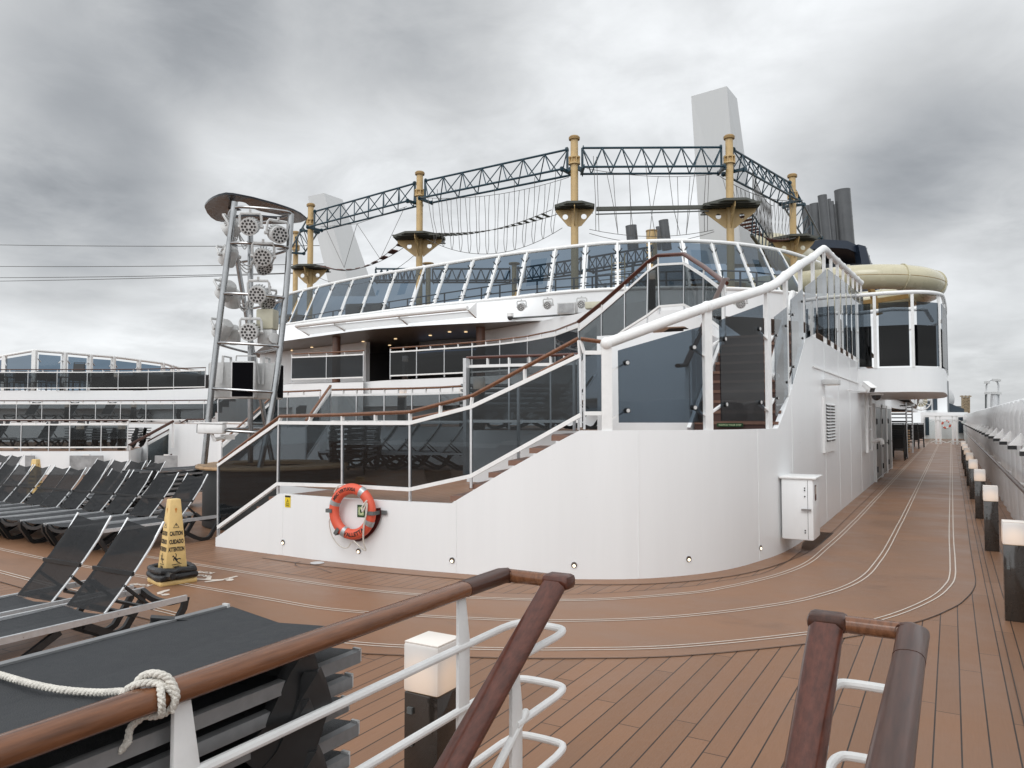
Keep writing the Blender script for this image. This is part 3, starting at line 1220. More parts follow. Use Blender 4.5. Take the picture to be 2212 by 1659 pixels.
for zz in (.98, 1.5, 2.1, 2.7):
    pp.bar((XS + .1, ya, zz), (XS + .1, yb, zz), .03, .03)
pp.tube(smooth_path([(XS + .1, yb, 1.2), (XS + .32, yb, 1.24), (XS + .36, yb, 1.12)], 5), .05, 8)
tag(pp.build('vent_pipe', 'rail'), 'white gooseneck pipe on a ladder frame beside the grey doors', 'pipe')

# yellow warning label, green symbol plate
def wall_plate(name, label, cat, q, w, h, body):
    p = W(*q)
    n, t = w_normal(p)
    th = thing(name, label, cat, p)
    b = MB().box(p + n * .003, (w, .004, h), math.atan2(t.y, t.x))
    b.build('plate', body, th)
    return th, p + n * .0058, t


th, p, t = wall_plate('warning_sign', 'small yellow high voltage warning sign on the white wall', 'sign', (622, 1083), .105, .155, 'sign_yellow')
Zv = Vector((0, 0, 1))
b = MB()
b._add([p + t * x + Zv * z for x, z in ((-.052, .052), (.052, .052), (.052, .077), (-.052, .077))], [(0, 1, 2, 3)])
tri = [(-.032, -.03), (.032, -.03), (0, .032)]
tri2 = [(x * .74, z * .74 - .002) for x, z in tri]
for i in range(3):
    j = (i + 1) % 3
    b._add([p + t * x + Zv * z for x, z in (tri[i], tri[j], tri2[j], tri2[i])], [(0, 1, 2, 3)])
b._add([p + t * x + Zv * z for x, z in ((.003, .016), (-.008, -.006), (0, -.004), (-.004, -.021), (.008, 0), (0, -.001))], [(0, 1, 2, 3, 4, 5)])
for z, w in ((-.045, .08), (-.056, .055), (-.064, .07)):
    b._add([p + t * x + Zv * zz for x, zz in ((-w / 2, z), (w / 2, z), (w / 2, z + .005), (-w / 2, z + .005))], [(0, 1, 2, 3)])
flat(b).build('warning_print', 'ink', th)
th, p, t = wall_plate('lifebuoy_sign', 'dark green square sign with a pale lifebuoy symbol inside the orange ring', 'sign', (780.5, 1104), .115, .150, 'green_sign')
b = MB()


def ring2d(b, r0, r1, cx=0, cz=0, n=24, sx=1, sz=1):
    for i in range(n):
        a0, a1 = 2 * math.pi * i / n, 2 * math.pi * (i + 1) / n
        b._add([p + t * (cx + r * math.cos(a) * sx) + Zv * (cz + r * math.sin(a) * sz) for r, a in ((r0, a0), (r1, a0), (r1, a1), (r0, a1))], [(0, 1, 2, 3)])


ring2d(b, .020, .043, sx=.95, sz=1.2)
for sx, sz in ((1, 1), (-1, 1), (1, -1), (-1, -1)):
    ring2d(b, .013, .019, .025 * sx, .033 * sz, 16)
flat(b).build('lifebuoy_symbol', 'glow_green', th)

# lifebuoy
pc = W(772, 1103)
n, t = w_normal(pc)
pc = pc + n * .10
RM, RMi = .277, .066
lb = thing('lifebuoy', 'orange lifebuoy with silver bands and white grab line on the curved wall', 'lifebuoy', pc)


def ringp(a, rr, dn):
    return pc + t * (rr * math.cos(a)) + Zv * (rr * math.sin(a)) + n * dn


def torus_part(a0, a1, ri, nseg, full=False):
    b = MB()
    k = nseg if full else nseg + 1
    vs, fs = [], []
    for i in range(k):
        a = a0 + (a1 - a0) * i / nseg
        for j in range(14):
            c = 2 * math.pi * j / 14
            vs.append(ringp(a, RM + ri * math.cos(c), ri * math.sin(c) * .82))
    for i in range(nseg):
        for j in range(14):
            i2 = (i + 1) % k
            fs.append((i * 14 + j, i * 14 + (j + 1) % 14, i2 * 14 + (j + 1) % 14, i2 * 14 + j))
    return b._add(vs, fs)


torus_part(0, 2 * math.pi, RMi, 56, True).build('ring', 'orange', lb)
for a in (58, 160, 247, -25):
    torus_part(R_(a - 6), R_(a + 6), RMi + .003, 5).build('band', 'silver_tape', lb)
for word, a0, rr, flip, sz in (('MSC VIRTUOSA', 112, RM + .002, 1, .054), ('VALLETTA', -76, RM - .002, -1, .068)):
    b = MB()
    vs, fs = text_faces(word, sz, .0022)

    def on_ring(x, y):
        yy = y - sz * .35
        a = R_(a0) - flip * x / RM
        r = rr + flip * yy
        c = math.acos(max(-1, min(1, (r - RM) / (RMi + .002))))
        return ringp(a, r, math.sin(c) * (RMi + .002) * .82 + .0015)
    b._add([on_ring(v.x, v.y) for v in vs], fs)
    flat(b).build('lettering', 'ink', lb)
for a in (180, 0, -128):
    b = MB()
    q = ringp(R_(a), RM, 0)
    rad = (t * math.cos(R_(a)) + Zv * math.sin(R_(a)))
    b.bar(q + rad * .075 - n * .09, q + rad * .075 + n * .065, .045, .012, rad)
    b.bar(q + rad * .08 + n * .062, q - rad * .01 + n * .062, .045, .008, n)
    if a == 0:
        b.bar(ringp(0, RM + .06, -.08), ringp(0, RM + .17, -.08), .05, .01, n)
    b.build('bracket', 'door_grey', lb)
b = MB()
pts = [ringp(R_(a), RM + .10 - .02 * abs(math.sin(R_(a * 2))), -.07) for a in range(-95, 15, 8)]
pin = [ringp(R_(a), RM - .02, -.075) for a in range(-95, 15, 8)]
b.sheet(pts, pin)
b.build('backing_shell', 'maroon', lb)
b = MB()
lo = ringp(R_(-100), RM + .07, .02)
b.tube(smooth_path([ringp(R_(196), RM + .07, 0), ringp(R_(205), RM + .11, 0), ringp(R_(225), RM + .16, 0), ringp(R_(245), RM + .19, 0), ringp(R_(262), RM + .17, .02), ringp(R_(272), RM + .09, .03)], 6), .007, 6)
b.tube(smooth_path([ringp(R_(30), RM + .03, .07), ringp(R_(20), RM - .06, .075), ringp(R_(5), RM - .065, .075), ringp(R_(24), RM + .02, .08), ringp(R_(2), RM - .01, .08), ringp(R_(-35), RM + .0, .075),
                        ringp(R_(-60), RM + .12, .04), ringp(R_(-66), RM + .22, .0), ringp(R_(-71), RM + .16, .03), ringp(R_(-80), RM + .07, .05)], 6), .010, 6)
b.tube(smooth_path([ringp(R_(140), RM + .068, .02), ringp(R_(125), RM + .085, .02), ringp(R_(110), RM + .072, .02)], 5), .008, 6)
b.build('grab_line', 'rope', lb)

# round deck drain
p = Pz(ZH(1445, 612))
b = MB().lathe((p.x, p.y, .008), [(.085, 0), (.085, .004), (.06, .006), (.001, .006)], 20)
dr = b.build('deck_drain', 'alu')
tag(dr, 'round grey metal deck drain near the foot of the curved wall', 'drain')

# ================================================================== STAIR RAILS AND TERRACES, STARBOARD


def V(*a):
    return Vector(a)


UPZ = V(0, 0, 1)


def glass_rail(name, label, bot, top, wood=None, gmat='glass', wmat='teak', foot=.13, cat='railing', group=None, mid_stubs=True, post_w=.035, rail_w=.05, wood_w=.034, posts=True, channel=.045, pane_gap=.01):
    """panes held between two white channels, slim posts, a wooden handrail carried on short stubs"""
    loc = bot[0] - UPZ * foot
    g = thing(name, label, cat, loc, group)
    MB().tube(top, rail_w / 2, prof=[(-rail_w / 2, -channel / 2), (rail_w / 2, -channel / 2), (rail_w / 2, channel / 2), (-rail_w / 2, channel / 2)]).build('top_rail', 'rail', g)
    MB().tube(bot, rail_w / 2, prof=[(-rail_w / 2, -channel / 2), (rail_w / 2, -channel / 2), (rail_w / 2, channel / 2), (-rail_w / 2, channel / 2)]).build('bottom_rail', 'rail', g)
    if wood:
        MB().tube(wood, wood_w, 12, h=wood_w * .72).build('handrail', wmat, g)
    for i in range(len(bot)):
        if posts and foot > 0:
            MB().bar(bot[i] - UPZ * foot, top[i], post_w, post_w * .7, (top[min(i + 1, len(bot) - 1)] - top[max(i - 1, 0)]) if len(bot) > 1 else (1, 0, 0)).build('post', 'alu', g)
        if wood:
            MB().bar(top[i], wood[i] - UPZ * wood_w * .5, .05, .02, (1, 0, 0)).build('handrail_stub', 'rail', g)
    for i in range(len(bot) - 1):
        a, b, c, d = bot[i].copy(), bot[i + 1].copy(), top[i + 1].copy(), top[i].copy()
        e1, e2 = (b - a).normalized() * pane_gap, (c - d).normalized() * pane_gap
        MB().slab([a + e1, b - e1, c - e2, d + e2], .012).build('glass_pane', gmat, g)
        if wood and mid_stubs:
            p, q = (top[i] + top[i + 1]) / 2, (wood[i] + wood[i + 1]) / 2
            MB().bar(p, q - UPZ * wood_w * .5, .05, .02, (1, 0, 0)).build('handrail_stub', 'rail', g)
    return g


def level_rail(name, label, pts, h=1.0, gmat='glass', wmat='teak', **k):
    """railing that follows a floor line"""
    P = [Vector(p) for p in pts]
    return glass_rail(name, label, [p + UPZ * .12 for p in P], [p + UPZ * (h - .13) for p in P], [p + UPZ * h for p in P], gmat, wmat, foot=.12, **k)


# rail that climbs the curved wall's own stairs
bot1 = [W(*q, .05) for q in ((472, 1139), (601, 1045), (740, 1049), (886, 1057), (1018, 1028), (1255, 896))]
top1 = [W(*q, .05) for q in ((472, 1005), (603, 913), (740, 914), (886, 914), (1018, 879), (1253, 768))]
wd1 = [W(*q, .05) for q in ((475, 998), (607, 899), (740, 896), (886, 890), (1020, 855), (1250, 731))]
glass_rail('stair_railing', 'dark glass railing with wooden handrail climbing along the curved white wall', bot1, top1, wd1, gmat='glass_dark', foot=.14)
# second, inner handrail of the same stair
offw = .95
in_f = [W(x, y, offw) for x, y in ((480, 1010), (610, 905), (740, 900))]
wd2a = W(1010, 872, .9)
b = thing('stair_handrail', 'second wooden handrail on the far side of the curved stair', 'handrail', wd2a - UPZ * .9)
wd2 = [W(888, 905, .9), W(1018, 880, .9), W(1120, 830, .9), W(1240, 765, .9)]
MB().tube(wd2, .034, 12, h=.025).build('handrail', 'teak', b)
for q in wd2[1:]:
    MB().bar(q - UPZ * .95, q, .03, .03, (1, 0, 0)).build('post', 'alu', b)
# short square panel and thick white tube rail that begins on the landing
lb0 = [W(1262, 893, .05), W(1312, 893, .05)]
lt0 = [W(1262, 762, .05), W(1312, 762, .05)]
lw0 = [W(1254, 732, .05), W(1318, 741, .05)]
glass_rail('landing_railing', 'short grey glass panel between the wooden handrail and the white tube rail', lb0, lt0, lw0, gmat='glass_wind', foot=.18, mid_stubs=False)

# thick white tube windbreak: posts on the wall top, a pane hung between each pair
tube_img = ((1310, 742), (1527, 663), (1657, 622), (1696, 596), (1728, 572), (1755, 556), (1779, 538))
posts_top = [W(*q, .035) for q in tube_img]
ys = [posts_top[-1].y + .95 * i for i in range(1, 8)]
zt = posts_top[-1].z
for i, y in enumerate(ys):
    posts_top.append(V(-1.935, y, zt + .06 * (i + 1)))
posts_foot = []
for p in posts_top:
    posts_foot.append(V(p.x, p.y, top_at(V(p.x + .02, p.y, 0))))
wb = thing('tube_windbreak', 'tall glass windbreak with thick white tube rail rising over the stairs', 'windbreak', posts_foot[0])
tp = smooth_path(posts_top, 5)
MB().tube(tp, .062, 14).build('tube_rail', 'rail', wb)
for i, (a, b_) in enumerate(zip(posts_foot, posts_top)):
    n, t = w_normal(a)
    w = .10 if i else .06
    MB().box((a + b_) / 2, (.12 if i < 9 else .07, .045, (b_ - a).length), math.atan2(t.y, t.x)).build('post', 'rail', wb)
    MB().sphere(b_, .073, 8).build('tube_collar', 'rail', wb)
for i in range(len(posts_top) - 1):
    a, b_ = posts_foot[i], posts_foot[i + 1]
    c, d = posts_top[i + 1], posts_top[i]
    e = (b_ - a)
    L = Vector((e.x, e.y, 0)).length
    n, t = w_normal((a + b_) / 2)
    ins = (.13 if i < 3 else .10) / max(L, .2)
    o_ = n * .05
    drop = .42 if i < 3 else .36
    if i == 0:
        P4 = [W(1337, 913, -.02), W(1518, 913, -.02), W(1515, 705, -.02), W(1335, 757, -.02)]
    elif i == 1:
        P4 = [W(1558, 909, -.02), W(1651, 909, -.02), W(1647, 658, -.02), W(1554, 692, -.02)]
    else:
        P4 = [a.lerp(b_, ins) + UPZ * .09 + o_, a.lerp(b_, 1 - ins) + UPZ * .09 + o_, d.lerp(c, 1 - ins) - UPZ * drop + o_, d.lerp(c, ins) - UPZ * drop + o_]
    g = MB().slab(P4, .014).build('glass_pane', 'glass_wind' if i < 2 else 'glass_mirror', wb)
    # point fittings
    if i < 4:
        for (u_, v_) in ((.10, .16), (.90, .16), (.10, .80), (.90, .80)):
            q = (P4[0].lerp(P4[1], u_)).lerp(P4[3].lerp(P4[2], u_), v_)
            f = MB().cyl(q - n * .05, q + n * .02, .030 if i < 2 else .018, 10)
            fo = f.build('pane_fitting', 'black', wb)
            f = MB().cyl(q + n * .02, q + n * .024, .022 if i < 2 else .014, 10)
            f.build('fitting_cap', 'par', fo)
            pst = posts_foot[i] if u_ < .5 else posts_foot[i + 1]
            arm_t = V(pst.x, pst.y, q.z + (.12 if v_ < .5 else -.12) * (-1 if v_ < .5 else -1) * (1 if v_ > .5 else -1) * -1)
            f = MB().bar(arm_t, q - n * .04, .045, .02)
            f.build('fitting_arm', 'rail', wb)

# terrace floors
def inner_poly(x_from, x_to, off):
    return [p for p in offset2d(WALL, off) if x_from <= p.x <= x_to and p.y < 9.2]


F1 = inner_poly(-7.7, -5.0, .06)
t1 = [V(-7.75, 7.3, 0)] + F1 + [V(-4.2, 8.6, 0), V(-3.4, 10.8, 0), V(-7.0, 10.6, 0), V(-8.3, 14.8, 0), V(-11.6, 13.6, 0), V(-11.6, 9.3, 0), V(-9.0, 8.6, 0), V(-7.75, 8.4, 0)]
tg = thing('lower_terrace', 'low sunbathing terrace floored in brown planks behind the curved wall', 'terrace', (-8, 11, 0))
MB().prism(t1, 0.02, .74).build('terrace_base', 'white', tg)
flat(MB().quad(*[V(p.x, p.y, .744) for p in t1])).build('terrace_floor', 'deck', tg)
# water marks left on the planks
# upper tier
t2 = [V(-3.2, 11.0, 0), V(-7.0, 10.62, 0), V(-8.3, 14.8, 0), V(-11.6, 13.6, 0), V(-16.5, 15.5, 0), V(-21, 16.8, 0), V(-27, 17.2, 0), V(-27, 20.6, 0), V(-21.4, 20.5, 0), V(-16.4, 20.3, 0), V(-13, 19.9, 0), V(-8.5, 17.2, 0), V(-6.5, 15.6, 0), V(-4.8, 14.2, 0), V(-3.2, 13.5, 0)]
ug = thing('upper_terrace', 'second sunbathing terrace with a white riser wall above the lower terrace', 'terrace', (-9, 15, 0))
MB().prism(t2, .02, 1.60).build('terrace_base', 'white', ug)
flat(MB().quad(*[V(p.x, p.y, 1.604) for p in t2])).build('terrace_floor', 'deck', ug)
# landing at the head of the curved stair
ld = inner_poly(-3.62, -1.8, .08)
lp = ld + [V(-2.05, 10.6, 0), V(-3.2, 10.95, 0), V(-4.4, 10.8, 0), V(-4.25, 8.6, 0)]
lg = thing('stair_landing', 'white landing at the top of the short curved stair', 'landing', (-3, 9.5, 0))
MB().prism(lp, .76, 1.60).build('landing_base', 'white', lg)
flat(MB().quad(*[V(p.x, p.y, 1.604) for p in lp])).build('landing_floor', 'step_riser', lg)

# short flight from the lower terrace to the landing (treads show over the wall)
fl = thing('short_staircase', 'short flight of brown steps seen above the curved wall edge', 'staircase', (-4.4, 7.9, .75))
A, B = offset2d(WALL, .09), offset2d(WALL, .95)
idx = [i for i, p in enumerate(WALL) if -5.3 <= p.x <= -3.4 and p.y < 9]


def along(P, x):
    for a, b_ in zip(P, P[1:]):
        if a.x <= x < b_.x and a.y < 9:
            return a.lerp(b_, (x - a.x) / (b_.x - a.x))
    return P[0]


xs = [-5.08 + 1.46 * i / 6 for i in range(7)]
for i in range(6):
    a0, a1 = along(A, xs[i]), along(A, xs[i + 1])
    k0, k1 = along(WALL, xs[i]), along(WALL, xs[i + 1])
    n0, _ = w_normal(k0)
    n1, _ = w_normal(k1)
    b0, b1 = k0 - n0 * .95, k1 - n1 * .95
    a0, a1 = k0 - n0 * .09, k1 - n1 * .09
    z = .74 + .86 * (i + 1) / 6
    q = (a1 - a0).normalized() * .05
    MB().prism([a0 - q, a1, b1, b0 - q], z - .06, z).build('tread', 'brown_step', fl)
    MB().prism([a0, a1, b1, b0], .745, z - .061).build('riser', 'white', fl)
# first flight: deck to the lower terrace, behind the low end of the wall
fl = thing('deck_staircase', 'first steps from the deck up to the lower terrace', 'staircase', (-8.3, 7.8, 0))
for i in range(5):
    x0 = -8.9 + 1.15 * i / 5
    z = .74 * (i + 1) / 5
    MB().prism([V(x0 - .03, 7.3, 0), V(x0 + .23, 7.3, 0), V(x0 + .23, 8.4, 0), V(x0 - .03, 8.4, 0)], z - .05, z).build('tread', 'brown_step', fl)
    MB().prism([V(x0, 7.3, 0), V(x0 + .23, 7.3, 0), V(x0 + .23, 8.4, 0), V(x0, 8.4, 0)], .012, z - .051).build('riser', 'white', fl)
# long flight aft from the landing to the promenade deck
fl = thing('long_staircase', 'long flight of brown steps behind the tinted panes of the windbreak', 'staircase', (-2.6, 11.5, 1.6))
NS = 10
for i in range(NS):
    y0 = 10.62 + 1.9 * i / NS
    z = 1.60 + 1.52 * (i + 1) / NS
    MB().box((-2.58, y0 + .11, z - .02), (1.14, .24, .04)).build('tread', 'brown_step', fl)
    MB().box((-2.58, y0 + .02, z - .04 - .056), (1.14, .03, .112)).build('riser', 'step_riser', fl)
MB().bar((-3.2, 10.6, 1.55), (-3.2, 12.6, 3.10), .05, .30).build('stringer', 'white', fl)
wy = thing('step_notice', 'tiny green notice on the lowest riser behind the glass', 'sign', (-2.9, 10.5, 1.63))
pq = at_y(1577, 918, 10.60)
b = MB().box((pq.x, 10.592, pq.z), (.36, .006, .05)).build('plate', 'green_sign', wy)
b = mb_text(MB(), 'WATCH YOUR STEP', .034, lambda x, y: (pq.x + x, 10.5875, pq.z - .012 + y), .0006)
flat(b).build('lettering', 'glow_green', wy)
# handrails of the long flight, its left balustrade
hr = thing('flight_handrail', 'dark wooden handrail of the long flight with a grey glazed end', 'handrail', (-3.25, 10.6, 1.6))
a, b_ = V(-3.25, 10.55, 2.55), V(-3.25, 12.75, 4.12)
MB().tube([V(-3.25, 10.2, 2.52), a, b_, V(-3.25, 12.95, 4.16)], .045, 10, h=.03).build('handrail', 'teak_dark', hr)
for k in (0.05, .5, .97):
    q = a.lerp(b_, k)
    MB().bar(q - UPZ * 1.0, q, .06, .05, (1, 0, 0)).build('post', 'rail', hr)
tb = MB().tube(smooth_path([V(-2.02, 10.6, 2.35), V(-2.1, 10.8, 2.5), V(-2.1, 12.4, 3.75)], 4), .05, 10)
tb.build('wall_rail', 'rail', hr)
# white core walls beside the flight
cw = thing('stair_core', 'white block walls standing beside the long flight', 'wall', (-4.4, 12, 1.6))
MB().box((-4.05, 12.4, 2.35), (1.6, 2.6, 1.5)).build('core_wall', 'white', cw)
MB().box((-3.32, 11.7, 2.5), (.12, 1.6, 1.2)).build('core_fin', 'white', cw)

# promenade deck (one storey up): slab with white edge, its railing
prom = [at_dz(560, 31, 3.1), at_dz(630, 28.5, 3.1), at_dz(785, 27.0, 3.1), at_dz(843, 25.7, 3.1), at_dz(1005, 23.8, 3.1), at_dz(1170, 21.6, 3.1), at_dz(1250, 18.4, 3.1)]
prom_edge = [V(-40, 22.5, 3.1), V(-33, 22.0, 3.1)] + [V(p.x, p.y, 3.1) for p in prom]
pdeck = prom_edge + [V(-6.6, 14.5, 0), V(-5.0, 13.0, 0), V(-2.0, 12.55, 0), V(-2.0, 31, 0), V(-2.0, 60, 0), V(-38, 60, 0), V(-40, 40, 0)]
pg = thing('promenade_deck', 'white edged promenade deck one storey above the terraces', 'deck', (-20, 30, 2.3))
MB().prism([(p.x, p.y) for p in pdeck], 2.2, 3.08).build('deck_slab', 'white', pg)
flat(MB().quad(*[V(p.x, p.y, 3.09) for p in pdeck])).build('deck_surface', 'deck', pg)
MB().prism([(-40, 23), (-34, 22.4), (-21, 21.2), (-13, 20.6), (-7, 16.5), (-5, 14.6), (-3.4, 13.6), (-3.4, 30), (-40, 30)], 1.59, 2.19).build('under_wall', 'white', pg)
bl_ = MB().prism([(p.x, p.y) for p in (at_dz(630, 27.9, 0), at_dz(783, 26.4, 0), at_dz(790, 29, 0), at_dz(640, 30, 0))], 1.0, 3.05)
tag(bl_.build('deckhouse_block', 'white'), 'square white block under the promenade railing behind the light tower', 'wall')
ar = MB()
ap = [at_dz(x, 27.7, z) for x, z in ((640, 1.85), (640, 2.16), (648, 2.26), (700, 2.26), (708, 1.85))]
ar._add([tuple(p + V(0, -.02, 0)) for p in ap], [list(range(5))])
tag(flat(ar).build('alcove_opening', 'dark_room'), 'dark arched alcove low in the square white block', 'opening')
# two straight pieces and the long curved piece of the promenade railing
pr1 = [at_dz(x, d, 3.1) for x, d in ((630, 27.9), (705, 27.3), (785, 26.5))]
level_rail('promenade_railing', 'straight dark glass railing on the square white block', pr1, 1.05, 'glass_black', cat='railing')
pr1b = [at_dz(785, 26.5, 3.1), at_dz(800, 28, 3.1), at_dz(843, 28.5, 3.1)]
pr2 = [at_dz(x, d, 3.1) for x, d in ((843, 25.6), (900, 25.0), (960, 24.3), (1020, 23.6), (1080, 22.8), (1140, 21.8), (1200, 20.4), (1250, 18.5))]
level_rail('promenade_railing', 'long dark glass railing curving past the open bar lounge', pr2, 1.05, 'glass_black', cat='railing')
# sweeping rail up to the high landing
sw_img = ((1250, 695, 18.5), (1300, 655, 17.6), (1350, 611, 17.0), (1400, 566, 16.6), (1422, 552, 16.4), (1478, 549, 15.8), (1520, 576, 14.8), (1567, 612, 13.4))
swood = [at_d(x, y, d) for x, y, d in sw_img]
stop = [at_d(x, y + 20, d) for x, y, d in sw_img]
sbot_img = ((1255, 792, 18.4), (1300, 752, 17.5), (1350, 712, 16.9), (1398, 682, 16.5), (1425, 662, 16.3), (1478, 658, 15.7), (1520, 680, 14.7), (1562, 712, 13.3))
sbot = [at_d(x, y, d) for x, y, d in sbot_img]
glass_rail('high_landing_railing', 'peaked glass railing with wooden handrail around the high stair landing', sbot, stop, swood, gmat='glass', foot=.15, wmat='teak_red', mid_stubs=False, wood_w=.06)
# white flight carcass under that landing
hl = thing('high_staircase', 'white staircase body rising to the high landing', 'staircase', sbot[3])
MB().wall([(p.x, p.y) for p in sbot], [p.z - .10 for p in sbot], .3, [p.z - .45 for p in sbot]).build('stringer', 'white', hl)
Pm = [V(p.x, p.y, 0) for p in sbot]
# railing of the upper terrace: square projecting corner and its long run
pc1 = [at_dz(1008, 12.1, 1.62), at_dz(1100, 11.8, 1.62), at_dz(1190, 11.6, 1.62), at_dz(1250, 11.4, 1.62)]
glass_rail('terrace_railing', 'square ended glass railing of the upper terrace with red brown handrail', [p + UPZ * .13 for p in pc1], [p + UPZ * 1.0 for p in pc1], [p + UPZ * 1.14 for p in pc1], foot=.13, wmat='teak_red')
pc2 = [at_dz(x, d, 1.6) for x, d in ((713, 17.8), (770, 17.5), (830, 17.2), (890, 16.9), (950, 16.4), (1005, 15.6))]
level_rail('terrace_railing', 'curved glass railing far along the upper terrace behind the loungers', pc2, .86, 'glass')
gp = [at_dz(1008, 12.1, .9), at_dz(1008, 12.1, 2.75)]
MB_ = MB().bar(gp[0], gp[1], .12, .06, (1, 0, 0))
tag(MB_.build('corner_post', 'alu'), 'tall grey corner post where the upper terrace railing ends', 'post')

# ================================================================== UPPER DECKHOUSE WITH SLANTED WINDSCREEN
Z2 = zm(1100, 400, 2466, 2211)
Z3 = zm(2200, 300, 3566, 2211)
ZB, ZT = 6.1, 8.3
bot_img = [(556, 720), (575, 712), (594, 706), (690, 691), (781, 680), (887, 666), (1000, 655), (1121, 643), (1190, 635), (1261, 629), (1350, 625), (1450, 623), (1550, 624), (1632, 627), (1720, 635), (1770, 641)]
fas_img = [(540, 770), (570, 748), (594, 740), (690, 726), (788, 713), (887, 705), (1000, 699), (1121, 694), (1190, 692), (1261, 688), (1350, 684), (1450, 682), (1550, 683), (1632, 686), (1720, 694), (1760, 700)]
ringB = [at_z(x, y, ZB) for x, y in bot_img]
ZC = 5.18
ringF = [at_z(x, y, ZC) for x, y in fas_img]
top_img = [(608, 640), (640, 631), (724, 611), (811, 594), (918, 577), (1078, 552), (1261, 530), (1335, 524), (1472, 520), (1592, 527), (1685, 541), (1738, 556), (1770, 568)]
ringT = [at_z(x, y, ZT) for x, y in top_img]
RB, RF, RT = smooth_path(ringB, 5), smooth_path(ringF, 5), smooth_path(ringT, 6)
back = [V(-1, 58, 0), V(-44, 60, 0)]
dh = thing('upper_deckhouse', 'rounded white upper deck with a broad overhanging band above the open lounge', 'deckhouse', (-18, 40, 3.1))
b = MB()
b.sheet(RF, RB)
flat(b).build('fascia_band', 'white', dh)
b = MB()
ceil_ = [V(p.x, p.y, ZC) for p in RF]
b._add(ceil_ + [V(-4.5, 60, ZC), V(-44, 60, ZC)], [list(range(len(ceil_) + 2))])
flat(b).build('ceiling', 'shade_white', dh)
b = MB()
fl_ = [V(p.x, p.y, ZB) for p in RB]
b._add(fl_ + [V(-4.5, 60, ZB), V(-44, 60, ZB)], [list(range(len(fl_) + 2))])
flat(b).build('sports_deck', 'platform', dh)
b = MB()
b.tube([p + V(0, 0, .02) for p in RB], .06, 8)
b.build('deck_edge', 'rail', dh)
# lounge under the overhang: pale curved wall, dark bar opening, columns, ceiling lights
def band_wall(name, xs, d0, d1, z0, z1, m, parent):
    pts = [at_dz(x, d0 + (d1 - d0) * i / (len(xs) - 1), 3.1) for i, x in enumerate(xs)]
    b = MB().wall(pts, [z1] * len(pts), .2, z0)
    return b.build(name, m, parent)


band_wall('lounge_wall', [560, 600, 640, 690, 740, 790], 40, 33.5, 3.09, 5.17, 'white', dh)
band_wall('lounge_wall', [1038, 1100, 1170, 1240, 1300, 1420], 29.5, 21.5, 3.09, 5.17, 'white', dh)
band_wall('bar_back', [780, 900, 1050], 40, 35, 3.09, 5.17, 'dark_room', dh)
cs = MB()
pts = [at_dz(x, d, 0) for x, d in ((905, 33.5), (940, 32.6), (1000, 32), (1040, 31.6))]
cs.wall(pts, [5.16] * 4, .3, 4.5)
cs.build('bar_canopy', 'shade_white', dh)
cs = MB()
cs.tube([p + V(0, -.05, 4.68) for p in pts], .03, 6)
cs.build('light_strip', 'blue_led', dh)
for x, d in ((726, 31.5), (1038, 28.2)):
    p = at_dz(x, d, 3.09)
    MB().cyl(p, V(p.x, p.y, ZC - .004), .17, 16).build('column', 'brown_column', dh)
for X, Y in ((1130, 1500), (1235, 1500), (1490, 1480), (780, 1545), (570, 1563), (742, 1587), (850, 1600), (1005, 1523), (238, 1600), (110, 1620), (1795, 1458), (945, 1613)):
    q = Z2(X, Y)
    p = at_z(q[0], q[1], ZC - .01)
    MB().cyl(p, p - UPZ * .02, .065, 10).build('downlight', 'spot_glow', dh)
# glazed pavilion corner under the high landing (reflecting panes)
gl_img = [(1290, 680), (1345, 672), (1400, 668), (1450, 664)]

# windscreen: tube rail, leaning posts, tinted panes with point fittings
ws = thing('slanted_windscreen', 'long ring of slanted blue tinted panes around the upper sports deck', 'windscreen', ringB[8])
MB().tube(RT, .075, 10).build('tube_rail', 'rail', ws)


def img_interp(tab, x):
    for (x0, y0), (x1, y1) in zip(tab, tab[1:]):
        if x0 <= x <= x1:
            return y0 + (y1 - y0) * (x - x0) / (x1 - x0)
    return tab[0][1] if x < tab[0][0] else tab[-1][1]


post2 = [(60, -20), (185, 90), (285, 185), (390, 290), (510, 420), (645, 555), (785, 695), (970, 885), (1120, 1030), (1290, 1205), (1455, 1370), (1635, 1570), (1820, 1775), (2015, 1995)]
post3 = [(437, 440), (640, 650), (850, 905), (1040, 1125), (1210, 1325), (1355, 1490), (1480, 1640)]
pt_, pb_ = [], []
ximg = [(608, 562), (622, 576)] + [(Z2(a, 0)[0], Z2(b_, 0)[0]) for a, b_ in post2] + [(Z3(a, 0)[0], Z3(b_, 0)[0]) for a, b_ in post3] 
for a, b_ in ximg:
    pt_.append(at_z(a, img_interp(top_img, a), ZT))
    pb_.append(at_z(b_, img_interp(bot_img, b_), ZB))
for i, (a, b_) in enumerate(zip(pb_, pt_)):
    t_ = (pt_[min(i + 1, len(pt_) - 1)] - pt_[max(i - 1, 0)]).normalized()
    MB().bar(a, b_, .07, .09, t_.cross(UPZ)).build('post', 'rail', ws)
